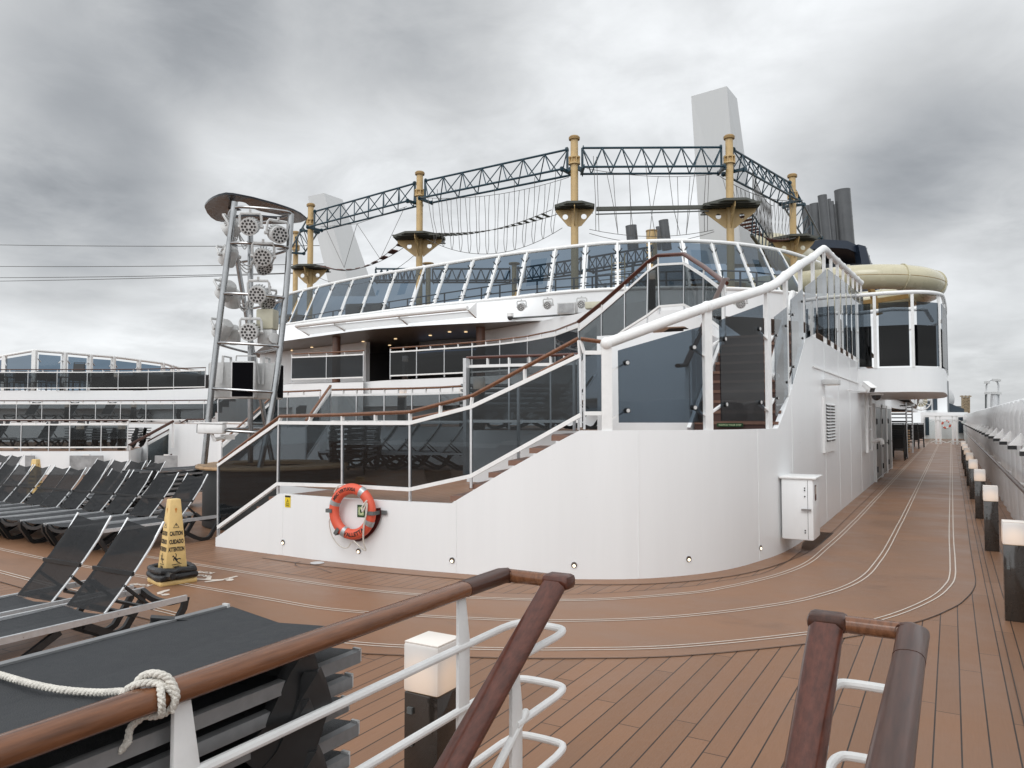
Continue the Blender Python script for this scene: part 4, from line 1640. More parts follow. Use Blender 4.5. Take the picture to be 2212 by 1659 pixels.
for i in range(len(pb_) - 1):
    a, b_, c, d = pb_[i], pb_[i + 1], pt_[i + 1], pt_[i]
    if i < 2 and (b_ - a).length < .2:
        continue
    ins, up0, up1 = .085, .03, .92
    nn = (b_ - a).cross(d - a).normalized()
    if nn.y > 0:
        nn = -nn
    nn = nn * .06
    A0, B0 = a.lerp(b_, ins), a.lerp(b_, 1 - ins)
    D0, C0 = d.lerp(c, ins), d.lerp(c, 1 - ins)
    P4 = [A0.lerp(D0, up0) + nn, B0.lerp(C0, up0) + nn, B0.lerp(C0, up1) + nn, A0.lerp(D0, up1) + nn]
    go = MB().slab(P4, .014).build('glass_pane', 'glass_blue', ws)
    for k, (u_, v_) in enumerate(((.06, .1), (.94, .1), (.94, .9), (.06, .9))):
        q = P4[0].lerp(P4[1], u_).lerp(P4[3].lerp(P4[2], u_), v_)
        e = a.lerp(d, .1 + .72 * v_) if u_ < .5 else b_.lerp(c, .1 + .72 * v_)
        MB().bar(e, q, .04, .03).build('fitting_arm', 'black', go)

# flat white canopy hung on tubes before the band
cp = thing('white_canopy', 'thin white canopy on tube brackets hanging from the deckhouse band', 'canopy', at_dz(850, 30, 5.3))
c_out = [at_d(*q) for q in ((640, 710, 31.0), (720, 701, 28.9), (860, 687, 26.8), (1010, 673, 25.5))]
c_in = [at_d(*q) for q in ((668, 723, 31.6), (745, 713, 29.7), (880, 699, 27.9), (1028, 684, 26.5))]
b = MB()
b.sheet(c_out, c_in)
flat(b).build('canopy_sheet', 'frosted', cp)
MB().tube([p + UPZ * .12 for p in c_out], .085, 10).build('canopy_tube', 'rail', cp)
for i in range(4):
    t_ = [c_out[i] + UPZ * .05, c_in[i] + UPZ * .5, c_in[i] - UPZ * .05]
    MB().slab(t_, .06).build('canopy_bracket', 'rail', cp)


# PAR lights, used on the tower and on the band
def par_light():
    r = thing('stage_light', 'pale grey round stage light', 'stage light', (0, 0, 0), 'stage lights')
    b = MB()
    b.tube([V(0, .17, 0), V(0, .13, 0), V(0, .02, 0), V(0, -.115, 0), V(0, -.13, 0)], 1.0, 18, radii=[.09, .12, .135, .145, .145])
    for k in range(9):
        a = R_(20 + k * 17.5)
        b.box((math.cos(a) * .140, .03, math.sin(a) * .140), (.012, .16, .03), 0, 0, R_(90) - a)
    b.build('housing', 'par', r)
    b = MB()
    b.cyl(V(0, -.1305, 0), V(0, -.134, 0), .128, 20)
    fp = b.build('face_plate', 'par', r)
    b = MB()
    for n_, rr in ((6, .052), (12, .102)):
        for k in range(n_):
            a = 2 * math.pi * k / n_
            c = V(rr * math.cos(a), 0, rr * math.sin(a))
            b.cyl(c + V(0, -.1345, 0), c + V(0, -.137, 0), .020, 9)
    b.build('lens_cluster', 'lens', fp)
    b = MB()
    yk = [V(-.172, .02, 0), V(-.172, .02, .17), V(-.15, .02, .215), V(.15, .02, .215), V(.172, .02, .17), V(.172, .02, 0)]
    b.tube(yk, .02, 6)
    for s in (-1, 1):
        b.cyl(V(s * .145, .02, 0), V(s * .20, .02, 0), .03, 8)
    b.cyl(V(0, .02, .215), V(0, .02, .28), .02, 6)
    b.build('yoke', 'par', r)
    return r


PAR, pu = par_light(), []


def aim_par(p, d, scale, label):
    d = Vector(d).normalized()
    rz = math.atan2(d.x, -d.y)
    rx = math.asin(max(-1, min(1, -d.z)))
    return place(PAR, pu, p, rz, label, 'stage lights', rx=rx, scale=(scale,) * 3)


# lights and loudspeaker along the band
rb = thing('lighting_bar', 'thin pipe fixed along the white deckhouse band carrying the lights', 'pipe', at_d(1180, 684, 26))
pa = [at_d(x, y, d) for x, y, d in ((1098, 688, 26.8), (1180, 683, 26), (1260, 677, 25.1), (1325, 672, 24.4))]
MB().tube(pa, .035, 6).build('pipe', 'door_grey', rb)
for (x, y, d, lab) in ((1127, 663, 26.2, 'stage light on the white band beside a small junction box'), (1184, 659, 25.6, 'stage light on the white band between two neighbours'), (1257, 657, 24.8, 'stage light on the white band next to the boxy loudspeaker')):
    aim_par(at_d(x, y, d), (.2, -.9, -.25), .95, lab)
sp = thing('wall_loudspeaker', 'boxy pale loudspeaker with grey grille on the deckhouse band', 'loudspeaker', at_d(1226, 668, 25.3))
p = at_d(1226, 667, 25.3)
MB().box(p, (.62, .4, .38), R_(12)).build('speaker_case', 'par', sp, bevel=.02)
MB().box(p + V(.04, -.205, 0), (.52, .02, .30), R_(12)).build('speaker_grille', 'grey_box', sp)
p = at_d(1282, 660, 24.6)
fl_ = thing('flood_light', 'small ivory floodlight at the end of the lighting bar', 'floodlight', p)
MB().box(p, (.5, .3, .22), R_(12)).build('lamp_case', 'ivory', fl_, bevel=.02)
p = at_d(1102, 684, 26.5)
dm = thing('ceiling_dome_camera', 'tiny dome camera below the lighting bar', 'camera', p)
MB().sphere(p - UPZ * .03, .10, 8).build('camera_dome', 'lens', dm)
MB().cyl(p, p + UPZ * .12, .12, 12).build('camera_base', 'rail', dm)
for (x, y, d, lab) in ((1600, 655, 20.5, 'stage light partly hidden by the thick white tube rail'), (607, 716, 36.5, 'stage light on the band just beside the leg of the light tower')):
    aim_par(at_d(x, y, d), (.2, -.9, -.25), .95, lab)

# ================================================================== WHITE PYLONS
def pylon(label, face, depth_top, depth_bot, dy):
    """face: image quad (top-left, top-ridge, bottom-left, bottom-ridge) with a narrower return side"""
    (tl, tm, trr, bl, bm_, br) = face
    T = [at_d(tl[0], tl[1], depth_top + .9), at_d(tm[0], tm[1], depth_top), at_d(trr[0], trr[1], depth_top + 2.4)]
    Bq = [at_d(bl[0], bl[1], depth_bot + .9), at_d(bm_[0], bm_[1], depth_bot), at_d(br[0], br[1], depth_bot + 2.4)]
    T.append(T[0] + T[2] - T[1])
    Bq.append(Bq[0] + Bq[2] - Bq[1])
    g = MB()
    g._add(T + Bq, [(0, 1, 2, 3), (7, 6, 5, 4), (0, 4, 5, 1), (1, 5, 6, 2), (2, 6, 7, 3), (3, 7, 4, 0)])
    return tag(g.build('funnel_pylon', 'pylon'), label, 'pylon')


pylon('tall white leaning pylon that rises behind the ropes course beside the funnel pipes', ((1493, 208), (1570, 186), (1592, 213), (1515, 570), (1603, 570), (1640, 570)), 41, 40, 3)
pylon('white leaning pylon standing far behind the light tower', ((665, 424), (700, 417), (740, 431), (716, 640), (760, 640), (812, 640)), 58, 55, 3)

# ================================================================== ROPES COURSE ON THE SPORTS DECK
ZP = 14.05
PL = {'a': (668, 43.5), 'b': (905, 37.8), 'c': (1242, 33.0), 'd': (1580, 32.9), 'e': (1717, 38.2), 'f': (636, 50.0)}
POLES = {k: at_dz(x, d, ZB) for k, (x, d) in PL.items()}
PLAT_Z = {'a': 10.35, 'b': 10.75, 'c': 10.95, 'd': 10.95, 'e': 10.75, 'f': 8.4}
POLE_LABELS = {'a': 'ochre ropes course pole with platform standing next to the light tower', 'b': 'ochre ropes course pole where the plank bridge meets the slatted bridge',
               'c': 'ochre ropes course pole between the slatted bridge and the straight balance beam', 'd': 'ochre ropes course pole standing in front of the tall white pylon',
               'e': 'ochre ropes course pole beside the funnel pipes at the end of the net bridge', 'f': 'ochre ropes course pole half hidden behind the leg of the light tower'}


def ropes_pole(k, r=.165, ztop=ZP):
    p = POLES[k]
    g = thing('ropes_course_pole', POLE_LABELS[k], 'pole', p, 'poles of the ropes course')
    MB().cyl(p, V(p.x, p.y, ztop), r, 16).build('pole', 'pole', g)
    MB().lathe((p.x, p.y, ztop - .06), [(r, 0), (r * 1.45, 0), (r * 1.5, .10), (r * 1.2, .16), (.001, .17)], 16).build('pole_cap', 'pole_dark', g)
    b = MB()
    for dz in (-.88, -1.16):
        b.lathe((p.x, p.y, ztop + dz), [(r, 0), (r * 1.55, 0), (r * 1.55, .06), (r, .06)], 16)
    for i in range(8):
        a = 2 * math.pi * i / 8
        b.box((p.x + math.cos(a) * r * 1.25, p.y + math.sin(a) * r * 1.25, ztop - .99), (.10, .03, .26), a)
    b.build('pole_collar', 'pole', g)
    z = PLAT_Z[k]
    w = {'a': .95, 'b': 1.15, 'c': .80, 'd': 1.12, 'e': 1.0, 'f': .9}[k]
    dirs = [R_(25 + 90 * i) for i in range(4)]
    poly = []
    for i in range(4):
        a = dirs[i]
        for da in (-.35, .35):
            poly.append((p.x + math.cos(a + da) * w * 1.15, p.y + math.sin(a + da) * w * 1.15))
    MB().prism(poly, z, z + .10).build('platform', 'platform', g)
    pr = MB()
    for i in range(7):
        o = (i - 3) * w * .28
        c_, s_ = math.cos(R_(25)), math.sin(R_(25))
        h_ = w * 1.0
        pr.bar((p.x - s_ * o - c_ * h_, p.y + c_ * o - s_ * h_, z - .03), (p.x - s_ * o + c_ * h_, p.y + c_ * o + s_ * h_, z - .03), .04, .06)
    pr.build('platform_joist', 'platform', g)
    for a in dirs:
        d_ = V(math.cos(a), math.sin(a), 0)
        q = V(p.x, p.y, 0)
        zt, zb = z - .01, z - .95
        out = [q + d_ * r * .9 + UPZ * zt, q + d_ * w * 1.05 + UPZ * zt, q + d_ * w * 1.05 + UPZ * (zt - .12), q + d_ * r * .9 + UPZ * zb]
        cx, cz, hr = r + w * .30, zt - .36, .12
        # plate with a round hole: ring of quads between the outline and the hole
        ol = []
        n = 24
        P2 = [((v - q).dot(d_), v.z) for v in out]
        vs, fs = [], []
        for i in range(n):
            an = 2 * math.pi * i / n
            dx, dz = math.cos(an), math.sin(an)
            best = 9
            for j in range(4):
                (x0, z0), (x1, z1) = P2[j], P2[(j + 1) % 4]
                ex, ez = x1 - x0, z1 - z0
                den = dx * ez - dz * ex
                if abs(den) < 1e-9:
                    continue
                t_ = ((x0 - cx) * ez - (z0 - cz) * ex) / den
                s_ = ((x0 - cx) * dz - (z0 - cz) * dx) / den
                if t_ > 0 and -1e-6 <= s_ <= 1 + 1e-6:
                    best = min(best, t_)
            nr = V(-d_.y, d_.x, 0) * .02
            for rr in (hr, best):
                c3 = q + d_ * (cx + dx * rr) + UPZ * (cz + dz * rr)
                vs += [c3 + nr, c3 - nr]
        for i in range(n):
            a0, a1 = i * 4, ((i + 1) % n) * 4
            fs += [(a0, a1, a1 + 2, a0 + 2), (a0 + 1, a0 + 3, a1 + 3, a1 + 1), (a0, a0 + 1, a1 + 1, a1), (a0 + 2, a1 + 2, a1 + 3, a0 + 3)]
        MB()._add(vs, fs).build('platform_bracket', 'pole', g)
    return g


for k in 'abcdef':
    ropes_pole(k)
for x, d, lab in ((924, 60, 'distant ochre pole of the ropes course seen over the windscreen'), (1111, 60, 'distant ochre pole of the ropes course seen through blue panes'), (1410, 58, 'distant ochre pole rising between two grey exhaust pipes')):
    p = at_dz(x, d, ZB)
    g = thing('ropes_course_pole', lab, 'pole', p, 'poles of the ropes course')
    MB().cyl(p, V(p.x, p.y, ZP if x < 1300 else 16.2), .2 if x < 1300 else .42, 14).build('pole', 'pole', g)
    MB().lathe((p.x, p.y, ZP - .06 if x < 1300 else 16.1), [(.2, 0), (.45, 0), (.45, .1), (.001, .1)], 14).build('pole_cap', 'pole_dark', g)


def truss(a, b_, label, n=7, w=.95, h=1.0, r=.052, z=None):
    a, b_ = V(a.x, a.y, (z or ZP - .42)), V(b_.x, b_.y, (z or ZP - .42))
    d = (b_ - a).normalized()
    s = V(-d.y, d.x, 0)
    a, b_ = a + d * .35, b_ - d * .35
    g = thing('truss', label, 'truss', a, 'navy trusses of the ropes course')
    top = (a, b_)
    f = (a - UPZ * h + s * w / 2 + d * .0, b_ - UPZ * h + s * w / 2)
    k = (a - UPZ * h - s * w / 2, b_ - UPZ * h - s * w / 2)
    for ch in (top, f, k):
        MB().cyl(ch[0], ch[1], r, 8).build('chord', 'truss', g)
    m = MB()
    for p_, q_ in ((top, f), (top, k)):
        for i in range(n):
            t0, t1, tm = i / n, (i + 1) / n, (i + .5) / n
            m.cyl(p_[0].lerp(p_[1], t0), q_[0].lerp(q_[1], tm), r * .55, 6)
            m.cyl(q_[0].lerp(q_[1], tm), p_[0].lerp(p_[1], t1), r * .55, 6)
    m.build('web_bracing', 'truss', g)
    for e in (0, 1):
        m = MB()
        for ch in (top, f, k):
            m.cyl(ch[e] - d * .06 * (1 if e else -1), ch[e] + d * .02, r * 2.2, 10)
        m.bar(f[e], k[e], .12, .12)
        m.bar((f[e] + k[e]) / 2, top[e] + d * (.35 if e else -.35) - UPZ * .8, .16, .16)
        m.bar((f[e] + k[e]) / 2, top[e], .08, .08)
        m.build('end_flange', 'truss', g)
    return g


truss(POLES['a'], POLES['b'], 'navy truss over the plank bridge, leading from the light tower side')
truss(POLES['b'], POLES['c'], 'navy truss over the slatted bridge with hanging loops')
truss(POLES['c'], POLES['d'], 'navy level truss over the straight balance beam')
truss(POLES['d'], POLES['e'], 'navy truss running away from the tall pylon over the net bridge')
truss(POLES['f'], POLES['a'], 'short navy truss crowded behind the leg of the light tower', 4)
pe2 = at_dz(1762, 46, ZB)
truss(POLES['e'], pe2, 'short navy truss end jutting toward the funnel pipes', 4)
pf = [at_dz(x, d, ZB) for x, d in ((800, 60), (924, 60), (1111, 60), (1265, 56), (1420, 52))]
for i, lab in enumerate(('distant navy truss just above the windscreen rail', 'distant navy truss seen through the blue panes beside a far pole', 'distant navy truss seen through the blue panes under the slatted bridge', 'distant navy truss seen through the blue panes under the balance beam')):
    truss(pf[i], pf[i + 1], lab, 8, r=.075)


def cat(a, b_, sag, n=16):
    return [a.lerp(b_, i / n) - UPZ * (sag * 4 * (i / n) * (1 - i / n)) for i in range(n + 1)]


def edge(k, toward, z, side=0.0, reach=.95):
    p, q = POLES[k], POLES[toward]
    d = V(q.x - p.x, q.y - p.y, 0).normalized()
    s = V(-d.y, d.x, 0)
    return V(p.x, p.y, 0) + d * reach + s * side + UPZ * z


RC = .016
# plank bridge a-b
g = thing('plank_bridge', 'hanging bridge of red brown boards between two ochre poles beside the light tower', 'rope bridge', edge('a', 'b', 10))
for s in (-.3, .3):
    MB().tube(cat(edge('a', 'b', 10.42, s), edge('b', 'a', 10.78, s), .75), RC, 5).build('carrying_rope', 'cord', g)
ca, cb = cat(edge('a', 'b', 10.45, -.3), edge('b', 'a', 10.8, -.3), .75, 100), cat(edge('a', 'b', 10.45, .3), edge('b', 'a', 10.8, .3), .75, 100)
for i in range(10):
    t_ = 5 + i * 9.8
    m_ = int(t_)
    MB().slab([ca[m_], ca[m_ + 5], cb[m_ + 5], cb[m_]], .05).build('plank', 'plank', g)
m = MB()
ta, tb_ = edge('a', 'b', ZP - 1.4), edge('b', 'a', ZP - 1.5)
for u0, u1, v0 in ((.05, .32, -1), (.45, .32, -1), (.45, .7, -1), (.98, .7, -1)):
    m.tube([ta.lerp(tb_, u0) - UPZ * (.3 if u0 in (.45,) else 0), ca[int(u1 * 100)] + UPZ * .1], RC * .8, 5)
m.tube([ta, ta.lerp(tb_, .45) - UPZ * .3, tb_], RC * .8, 5)
m.tube(cat(edge('a', 'b', 10.0, 0, .3), edge('b', 'a', 10.0, 0, .3), 1.0), RC * .8, 5)
m.build('side_rope', 'cord', g)
# slatted bridge b-c with loops
g = thing('slatted_bridge', 'long hanging bridge of thin slats with looped ropes between two ochre poles', 'rope bridge', edge('b', 'c', 10.8))
c1, c2 = cat(edge('b', 'c', 10.85, -.36), edge('c', 'b', 10.95, -.36), .30, 160), cat(edge('b', 'c', 10.85, .36), edge('c', 'b', 10.95, .36), .30, 160)
for c_ in (c1, c2):
    MB().tube(c_[::10], RC, 5).build('carrying_rope', 'cord', g)
for i in range(19):
    k = 4 + i * 8
    MB().bar(c1[k], c2[k], .12, .05).build('slat', 'platform', g)
m = MB()
lowr = cat(edge('b', 'c', 10.5, -.6), edge('c', 'b', 10.35, -.6), .95, 60)
upr = cat(edge('b', 'c', ZP - 1.45, -.6, .6), edge('c', 'b', ZP - 1.45, -.6, .6), .35, 60)
m.tube(lowr[::3], RC * .8, 5)
m.tube(upr[::3], RC * .8, 5)
for i in range(14):
    k = 3 + i * 4
    q0, q1 = upr[k], upr[min(k + 2, 60)]
    lo = lowr[min(k + 1, 60)]
    h0, h1 = (q0 + UPZ * (.45 if i % 2 else 0)), q1
    e = (q1 - q0) * .32
    m.tube(smooth_path([h0, h0.lerp(lo, .45), lo - e + UPZ * .55, lo - e * .5 + UPZ * .12, lo, lo + e * .5 + UPZ * .12, lo + e + UPZ * .55, h1.lerp(lo, .45), h1], 4), RC * .8, 5)
m.build('loop_rope', 'cord', g)
# balance beam c-d
g = thing('balance_beam', 'straight grey balance beam between two ochre poles with ropes hanging beside it', 'beam', edge('c', 'd', 10.9))
MB().bar(edge('c', 'd', 10.92), edge('d', 'c', 10.98), .16, .16).build('beam', 'platform', g)
MB().bar(edge('c', 'd', 10.72, .12), edge('d', 'c', 10.78, .12), .05, .05).build('beam_rail', 'door_grey', g)
m = MB()
upr = cat(edge('c', 'd', ZP - 1.5, -.5, .5), edge('d', 'c', ZP - 1.45, -.5, .5), .22, 40)
lowr = cat(edge('c', 'd', 9.9, -.5, .6), edge('d', 'c', 10.1, -.5, .6), .30, 40)
lowr2 = cat(edge('c', 'd', 9.75, -.4, .6), edge('d', 'c', 10.0, -.4, .6), .45, 40)
for c_ in (upr, lowr, lowr2):
    m.tube(c_[::4], RC * .8, 5)
for k, l in ((2, 2), (3, 3), (6, 9), (8, 9), (13, 13), (13, 14), (18, 21), (22, 19), (25, 29), (28, 28), (32, 31), (34, 31), (37, 37), (38, 38)):
    m.tube([upr[k] + UPZ * random.choice((0, .6)), upr[k].lerp(lowr[l], .5) + V(random.uniform(-.05, .05), 0, 0), lowr[l]], RC * .8, 5)
m.build('hanging_rope', 'cord', g)
# net bridge d-e
g = thing('net_bridge', 'rope net bridge with red brown rungs running toward the funnel', 'rope bridge', edge('d', 'e', 10.8))
c1, c2 = cat(edge('d', 'e', 10.85, -.5), edge('e', 'd', 10.65, -.5), .45, 100), cat(edge('d', 'e', 10.85, .5), edge('e', 'd', 10.65, .5), .45, 100)
for i in range(15):
    k = 4 + i * 6
    MB().bar(c1[k], c2[k], .18, .06).build('rung', 'plank', g)
m = MB()
for s, c_ in ((-.75, c1), (.75, c2)):
    up_ = cat(edge('d', 'e', ZP - 1.4, s, .6), edge('e', 'd', ZP - 1.5, s, .6), .4, 100)
    m.tube(up_[::10], RC, 5)
    m.tube(c_[::10], RC, 5)
    for i in range(17):
        k = 3 + i * 5
        m.tube([up_[k], c_[min(k + 5, 100)]], RC * .7, 4)
        m.tube([up_[min(k + 5, 100)], c_[k]], RC * .7, 4)
m.build('rope_net', 'cord', g)
bt = thing('lower_beam_bridge', 'dark lattice beam under the net bridge', 'beam', edge('d', 'e', 9.7))
qa, qb = edge('d', 'e', 9.75, -.7, .6), edge('e', 'd', 9.3, -.7, .4)
MB().bar(qa, qb, .14, .10).build('beam', 'platform', bt)
m = MB()
for i in range(9):
    t_ = i / 8
    m.cyl(qa.lerp(qb, t_), qa.lerp(qb, t_) + UPZ * 1.0 + (qb - qa).normalized() * .3, .03, 5)
m.cyl(qa + UPZ * 1.0, qb + UPZ * 1.0, .04, 6)
m.build('beam_lattice', 'truss', bt)

# things standing on the sports deck that show through the panes
pz = [at_dz(x, d, ZB) for x, d in ((1180, 36), (1420, 36))]
bk = thing('tipping_bucket', 'dark tipping bucket on a post seen through the blue panes', 'water bucket', pz[0])
MB().lathe((pz[0].x, pz[0].y, ZB + .55), [(.001, 0), (.36, .02), (.5, 1.0), (.55, 1.05), (.5, 1.02), (.3, .9), (.001, .9)], 16).build('bucket', 'pole_dark', bk)
MB().cyl(pz[0], pz[0] + UPZ * .6, .1, 8).build('bucket_post', 'truss', bk)
tg_ = thing('climbing_tower', 'navy climbing frame with ladders and handrails behind the blue panes', 'climbing frame', at_dz(1330, 35, ZB))
cc = [at_dz(x, d, 0) for x, d in ((1290, 34), (1370, 33), (1400, 37), (1310, 38))]
MB().prism([(p.x, p.y) for p in cc], 7.0, 7.25).build('tower_floor', 'pole_dark', tg_)
for q in cc:
    MB().cyl(V(q.x, q.y, ZB), V(q.x, q.y, 8.6), .07, 8).build('tower_post', 'truss', tg_)
m = MB()
for i in range(4):
    for z in (7.5, 7.75, 8.0, 8.25):
        a, b_ = cc[i], cc[(i + 1) % 4]
        m.cyl(V(a.x, a.y, z), V(b_.x, b_.y, z), .03, 6)
m.build('guard_rail', 'alu', tg_)
m = MB()
q = at_dz(1338, 32.5, 0)
for s in (-.3, .3):
    m.cyl(V(q.x + s, q.y, ZB), V(q.x + s, q.y, 8.9), .03, 6)
for i in range(9):
    m.cyl(V(q.x - .3, q.y, ZB + .3 * i), V(q.x + .3, q.y, ZB + .3 * i), .02, 6)
m.build('ladder', 'pole', tg_)
hv = thing('white_shelter', 'pale curved shelter on the sports deck behind the dark panes', 'shelter', at_dz(1540, 36, ZB))
q = [at_dz(x, d, 0) for x, d in ((1420, 37), (1500, 34.5), (1600, 34), (1690, 36), (1690, 42), (1420, 42))]
MB().prism([(p.x, p.y) for p in q], ZB, 7.75).build('shelter_wall', 'grey_box', hv)
MB().prism([(p.x, p.y) for p in q], 7.76, 7.95).build('shelter_roof', 'pole_dark', hv)
cf = thing('court_fence', 'navy pipe fence of the sports court running behind the windscreen', 'fence', at_dz(1000, 36, ZB))
fpts = [at_dz(x, d, ZB) for x, d in ((640, 44), (760, 40), (880, 37), (1000, 34.5), (1120, 32.5), (1240, 31.5), (1360, 30.5), (1480, 30), (1600, 30), (1700, 31))]
fs_ = smooth_path(fpts, 3)
for z in (.35, .75, 1.15, 1.5):
    MB().tube([p + UPZ * z for p in fs_], .03, 6).build('fence_rail', 'truss', cf)
for p in fs_:
    MB().cyl(p, p + UPZ * 1.5, .04, 6).build('fence_post', 'truss', cf)
kb = MB().wall([(p.x, p.y) for p in fs_], [ZB + .30] * len(fs_), .08, ZB + .002)
kb.build('kick_board', 'navy', cf)
for k_, (x, d, w_, h_, z_) in enumerate(((690, 42, 2.4, 1.2, ZB), (790, 40, 2.0, 1.7, ZB), (860, 41, 2.6, 1.1, ZB), (1010, 37, 1.5, .9, ZB), (960, 40, 2.4, 1.2, ZB))):
    q = at_dz(x, d, 0)
    tag(MB().box((q.x, q.y, z_ + h_ / 2), (w_, 1.2, h_), R_(20), ).build('play_unit', ('navy', 'platform', 'navy', 'pole', 'platform')[k_], bevel=.08),
        ('navy play unit behind the windscreen under the plank bridge', 'tall grey play unit behind the windscreen beside the white pylon', 'low navy play unit behind the windscreen near the canopy', 'small ochre play unit behind the windscreen', 'grey play unit behind the windscreen beside an ochre pole')[k_], 'play equipment')

# ================================================================== FUNNEL, EXHAUST PIPES, WATER SLIDE
def big_pipe(x0, y0, x1, y1, wpx, d, label, lean=0.0):
    a, b_ = at_d(x0, y0, d), at_d(x1, y1, d)
    r = wpx / 2 / 1642 * d
    g = thing('exhaust_pipe', label, 'exhaust pipe', b_, 'grey exhaust pipes')
    MB().cyl(b_, a, r, 22).build('pipe', 'stack', g)
    ax = (a - b_).normalized()
    for t_ in (.25, .5, .75, .985):
        c = b_.lerp(a, t_)
        MB().cyl(c - ax * .05, c + ax * .05, r * 1.012, 22).build('pipe_band', 'stack', g)
    MB().cyl(a - ax * .02, a + ax * .012, r * .9, 18).build('pipe_mouth', 'dark_room', g)


big_pipe(1819, 410, 1829, 530, 33, 60, 'widest grey exhaust pipe standing apart above the funnel')
big_pipe(1776, 422, 1787, 530, 19, 57, 'slim grey exhaust pipe with a slanted mouth')
big_pipe(1791, 430, 1800, 530, 7, 58, 'thinnest grey exhaust pipe in the row above the funnel')
big_pipe(1797, 435, 1805, 530, 7, 60, 'thin grey exhaust pipe between a thinner one and the widest')
big_pipe(1803, 442, 1810, 530, 7, 62, 'thin grey exhaust pipe next to the widest pipe')
big_pipe(1760, 440, 1766, 530, 22, 62, 'stout grey exhaust pipe behind the net bridge')
big_pipe(1742, 445, 1748, 545, 20, 64, 'dark exhaust pipe half hidden by the end pole of the ropes course')
big_pipe(1363, 488, 1368, 540, 24, 58, 'short grey exhaust pipe seen over the windscreen beside the ochre pole')
big_pipe(1433, 476, 1441, 540, 21, 57, 'taller grey exhaust pipe seen over the windscreen')
big_pipe(1421, 490, 1425, 540, 9, 61, 'thin dark exhaust pipe between the ochre pole and a grey pipe')
big_pipe(1598, 420, 1602, 520, 8, 70, 'thin exhaust pipe peeping out beside the tall pylon')
big_pipe(1612, 432, 1616, 520, 10, 70, 'second thin exhaust pipe peeping out beside the tall pylon')
fn = thing('funnel', 'navy funnel casing with a curved roof and slatted side behind the slide', 'funnel', at_dz(1800, 55, 6.0))
arc_ = [(1735, 545), (1745, 524), (1780, 517), (1830, 520), (1862, 534)]
fr_ = [at_d(x, y, 52) for x, y in arc_]
bk_ = [p + V(-1, 9, 0) for p in fr_]
lo_ = [at_d(x, y + 17, 52) for x, y in arc_]
m = MB()
m.sheet(fr_, bk_)
m.sheet(fr_, lo_)
m.sheet(lo_, [p + V(-1, 9, 0) for p in lo_])
m.build('funnel_roof', 'funnel', fn)
m = MB()
m.slab([at_d(1848, 530, 52), at_d(1864, 534, 52), at_d(1892, 640, 52), at_d(1868, 640, 52)], .8)
m.build('funnel_side', 'funnel', fn)
m = MB()
m.slab([at_d(1735, 545, 52), at_d(1748, 530, 52), at_d(1745, 640, 52), at_d(1720, 640, 52)], .8)
m.build('funnel_side', 'funnel', fn)
m = MB()
for i in range(7):
    t_ = i / 6
    m.bar(at_d(1864 + 30 * t_, 537 + 100 * t_, 53 + .0), at_d(1868 + 34 * t_, 537 + 100 * t_, 60), .35, .12)
m.slab([at_d(1864, 534, 53), at_d(1870, 536, 60), at_d(1906, 640, 60), at_d(1894, 640, 53)], .1)
m.build('funnel_louvre', 'funnel', fn)
m = MB()
m.slab([at_d(1742, 545, 58), at_d(1858, 545, 58), at_d(1872, 640, 58), at_d(1735, 640, 58)], .2)
m.build('funnel_inside', 'dark_room', fn)
for y in (575, 595, 615):
    MB().bar(at_d(1745, y, 53.5), at_d(1862, y, 53.5), .25, .3).build('funnel_beam', 'funnel', fn)
sl = thing('water_slide', 'big cream coloured tube slide looping over the balcony', 'water slide', at_d(1900, 610, 31))
sc_ = at_d(1872, 622, 33)
SP = []
for i in range(64):
    a = R_(205 + i * 5.0)
    SP.append(V(sc_.x + 2.55 * math.cos(a + YAW), sc_.y + 2.55 * math.sin(a + YAW), sc_.z + .12 - .55 * i / 63))
SP = [SP[0] + V(-9, 5, .5), SP[0] + V(-5, 2.6, .3), SP[0] + V(-2.2, 1.0, .12)] + SP
MB().tube(SP, .50, 24).build('slide_tube', 'slide', sl)
for i in (8, 17, 26, 35, 44, 53, 61):
    t_ = (SP[i + 1] - SP[i - 1]).normalized()
    MB().cyl(SP[i] - t_ * .03, SP[i] + t_ * .03, .545, 24).build('tube_flange', 'slide', sl)
m = MB()
m.tube([p + (p - sc_).normalized() * .497 for p in SP[3:]], .014, 5)
m.build('tube_seam', 'pole_dark', sl)
sl2 = thing('water_slide', 'wide cream slide bowl seen between the pylon and the net bridge', 'water slide', at_d(1660, 560, 50))
MB().tube(smooth_path([at_d(1590, 545, 50), at_d(1640, 540, 47), at_d(1690, 545, 46), at_d(1740, 575, 48)], 6), 1.05, 20).build('slide_tube', 'slide', sl2)
MB().bar(at_d(1860, 655, 33), at_d(1960, 640, 33), .2, .2).build('slide_support', 'pole_dark', sl)
MB().bar(at_d(1900, 680, 33), at_d(1880, 620, 33), .2, .2).build('slide_support', 'pole_dark', sl)
# big dark mesh sail under the slide
ml = MB()
ml._add([at_d(1905, 672, 25), at_d(1985, 660, 30), at_d(1990, 720, 29), at_d(1945, 735, 25)], [(0, 1, 2, 3)])

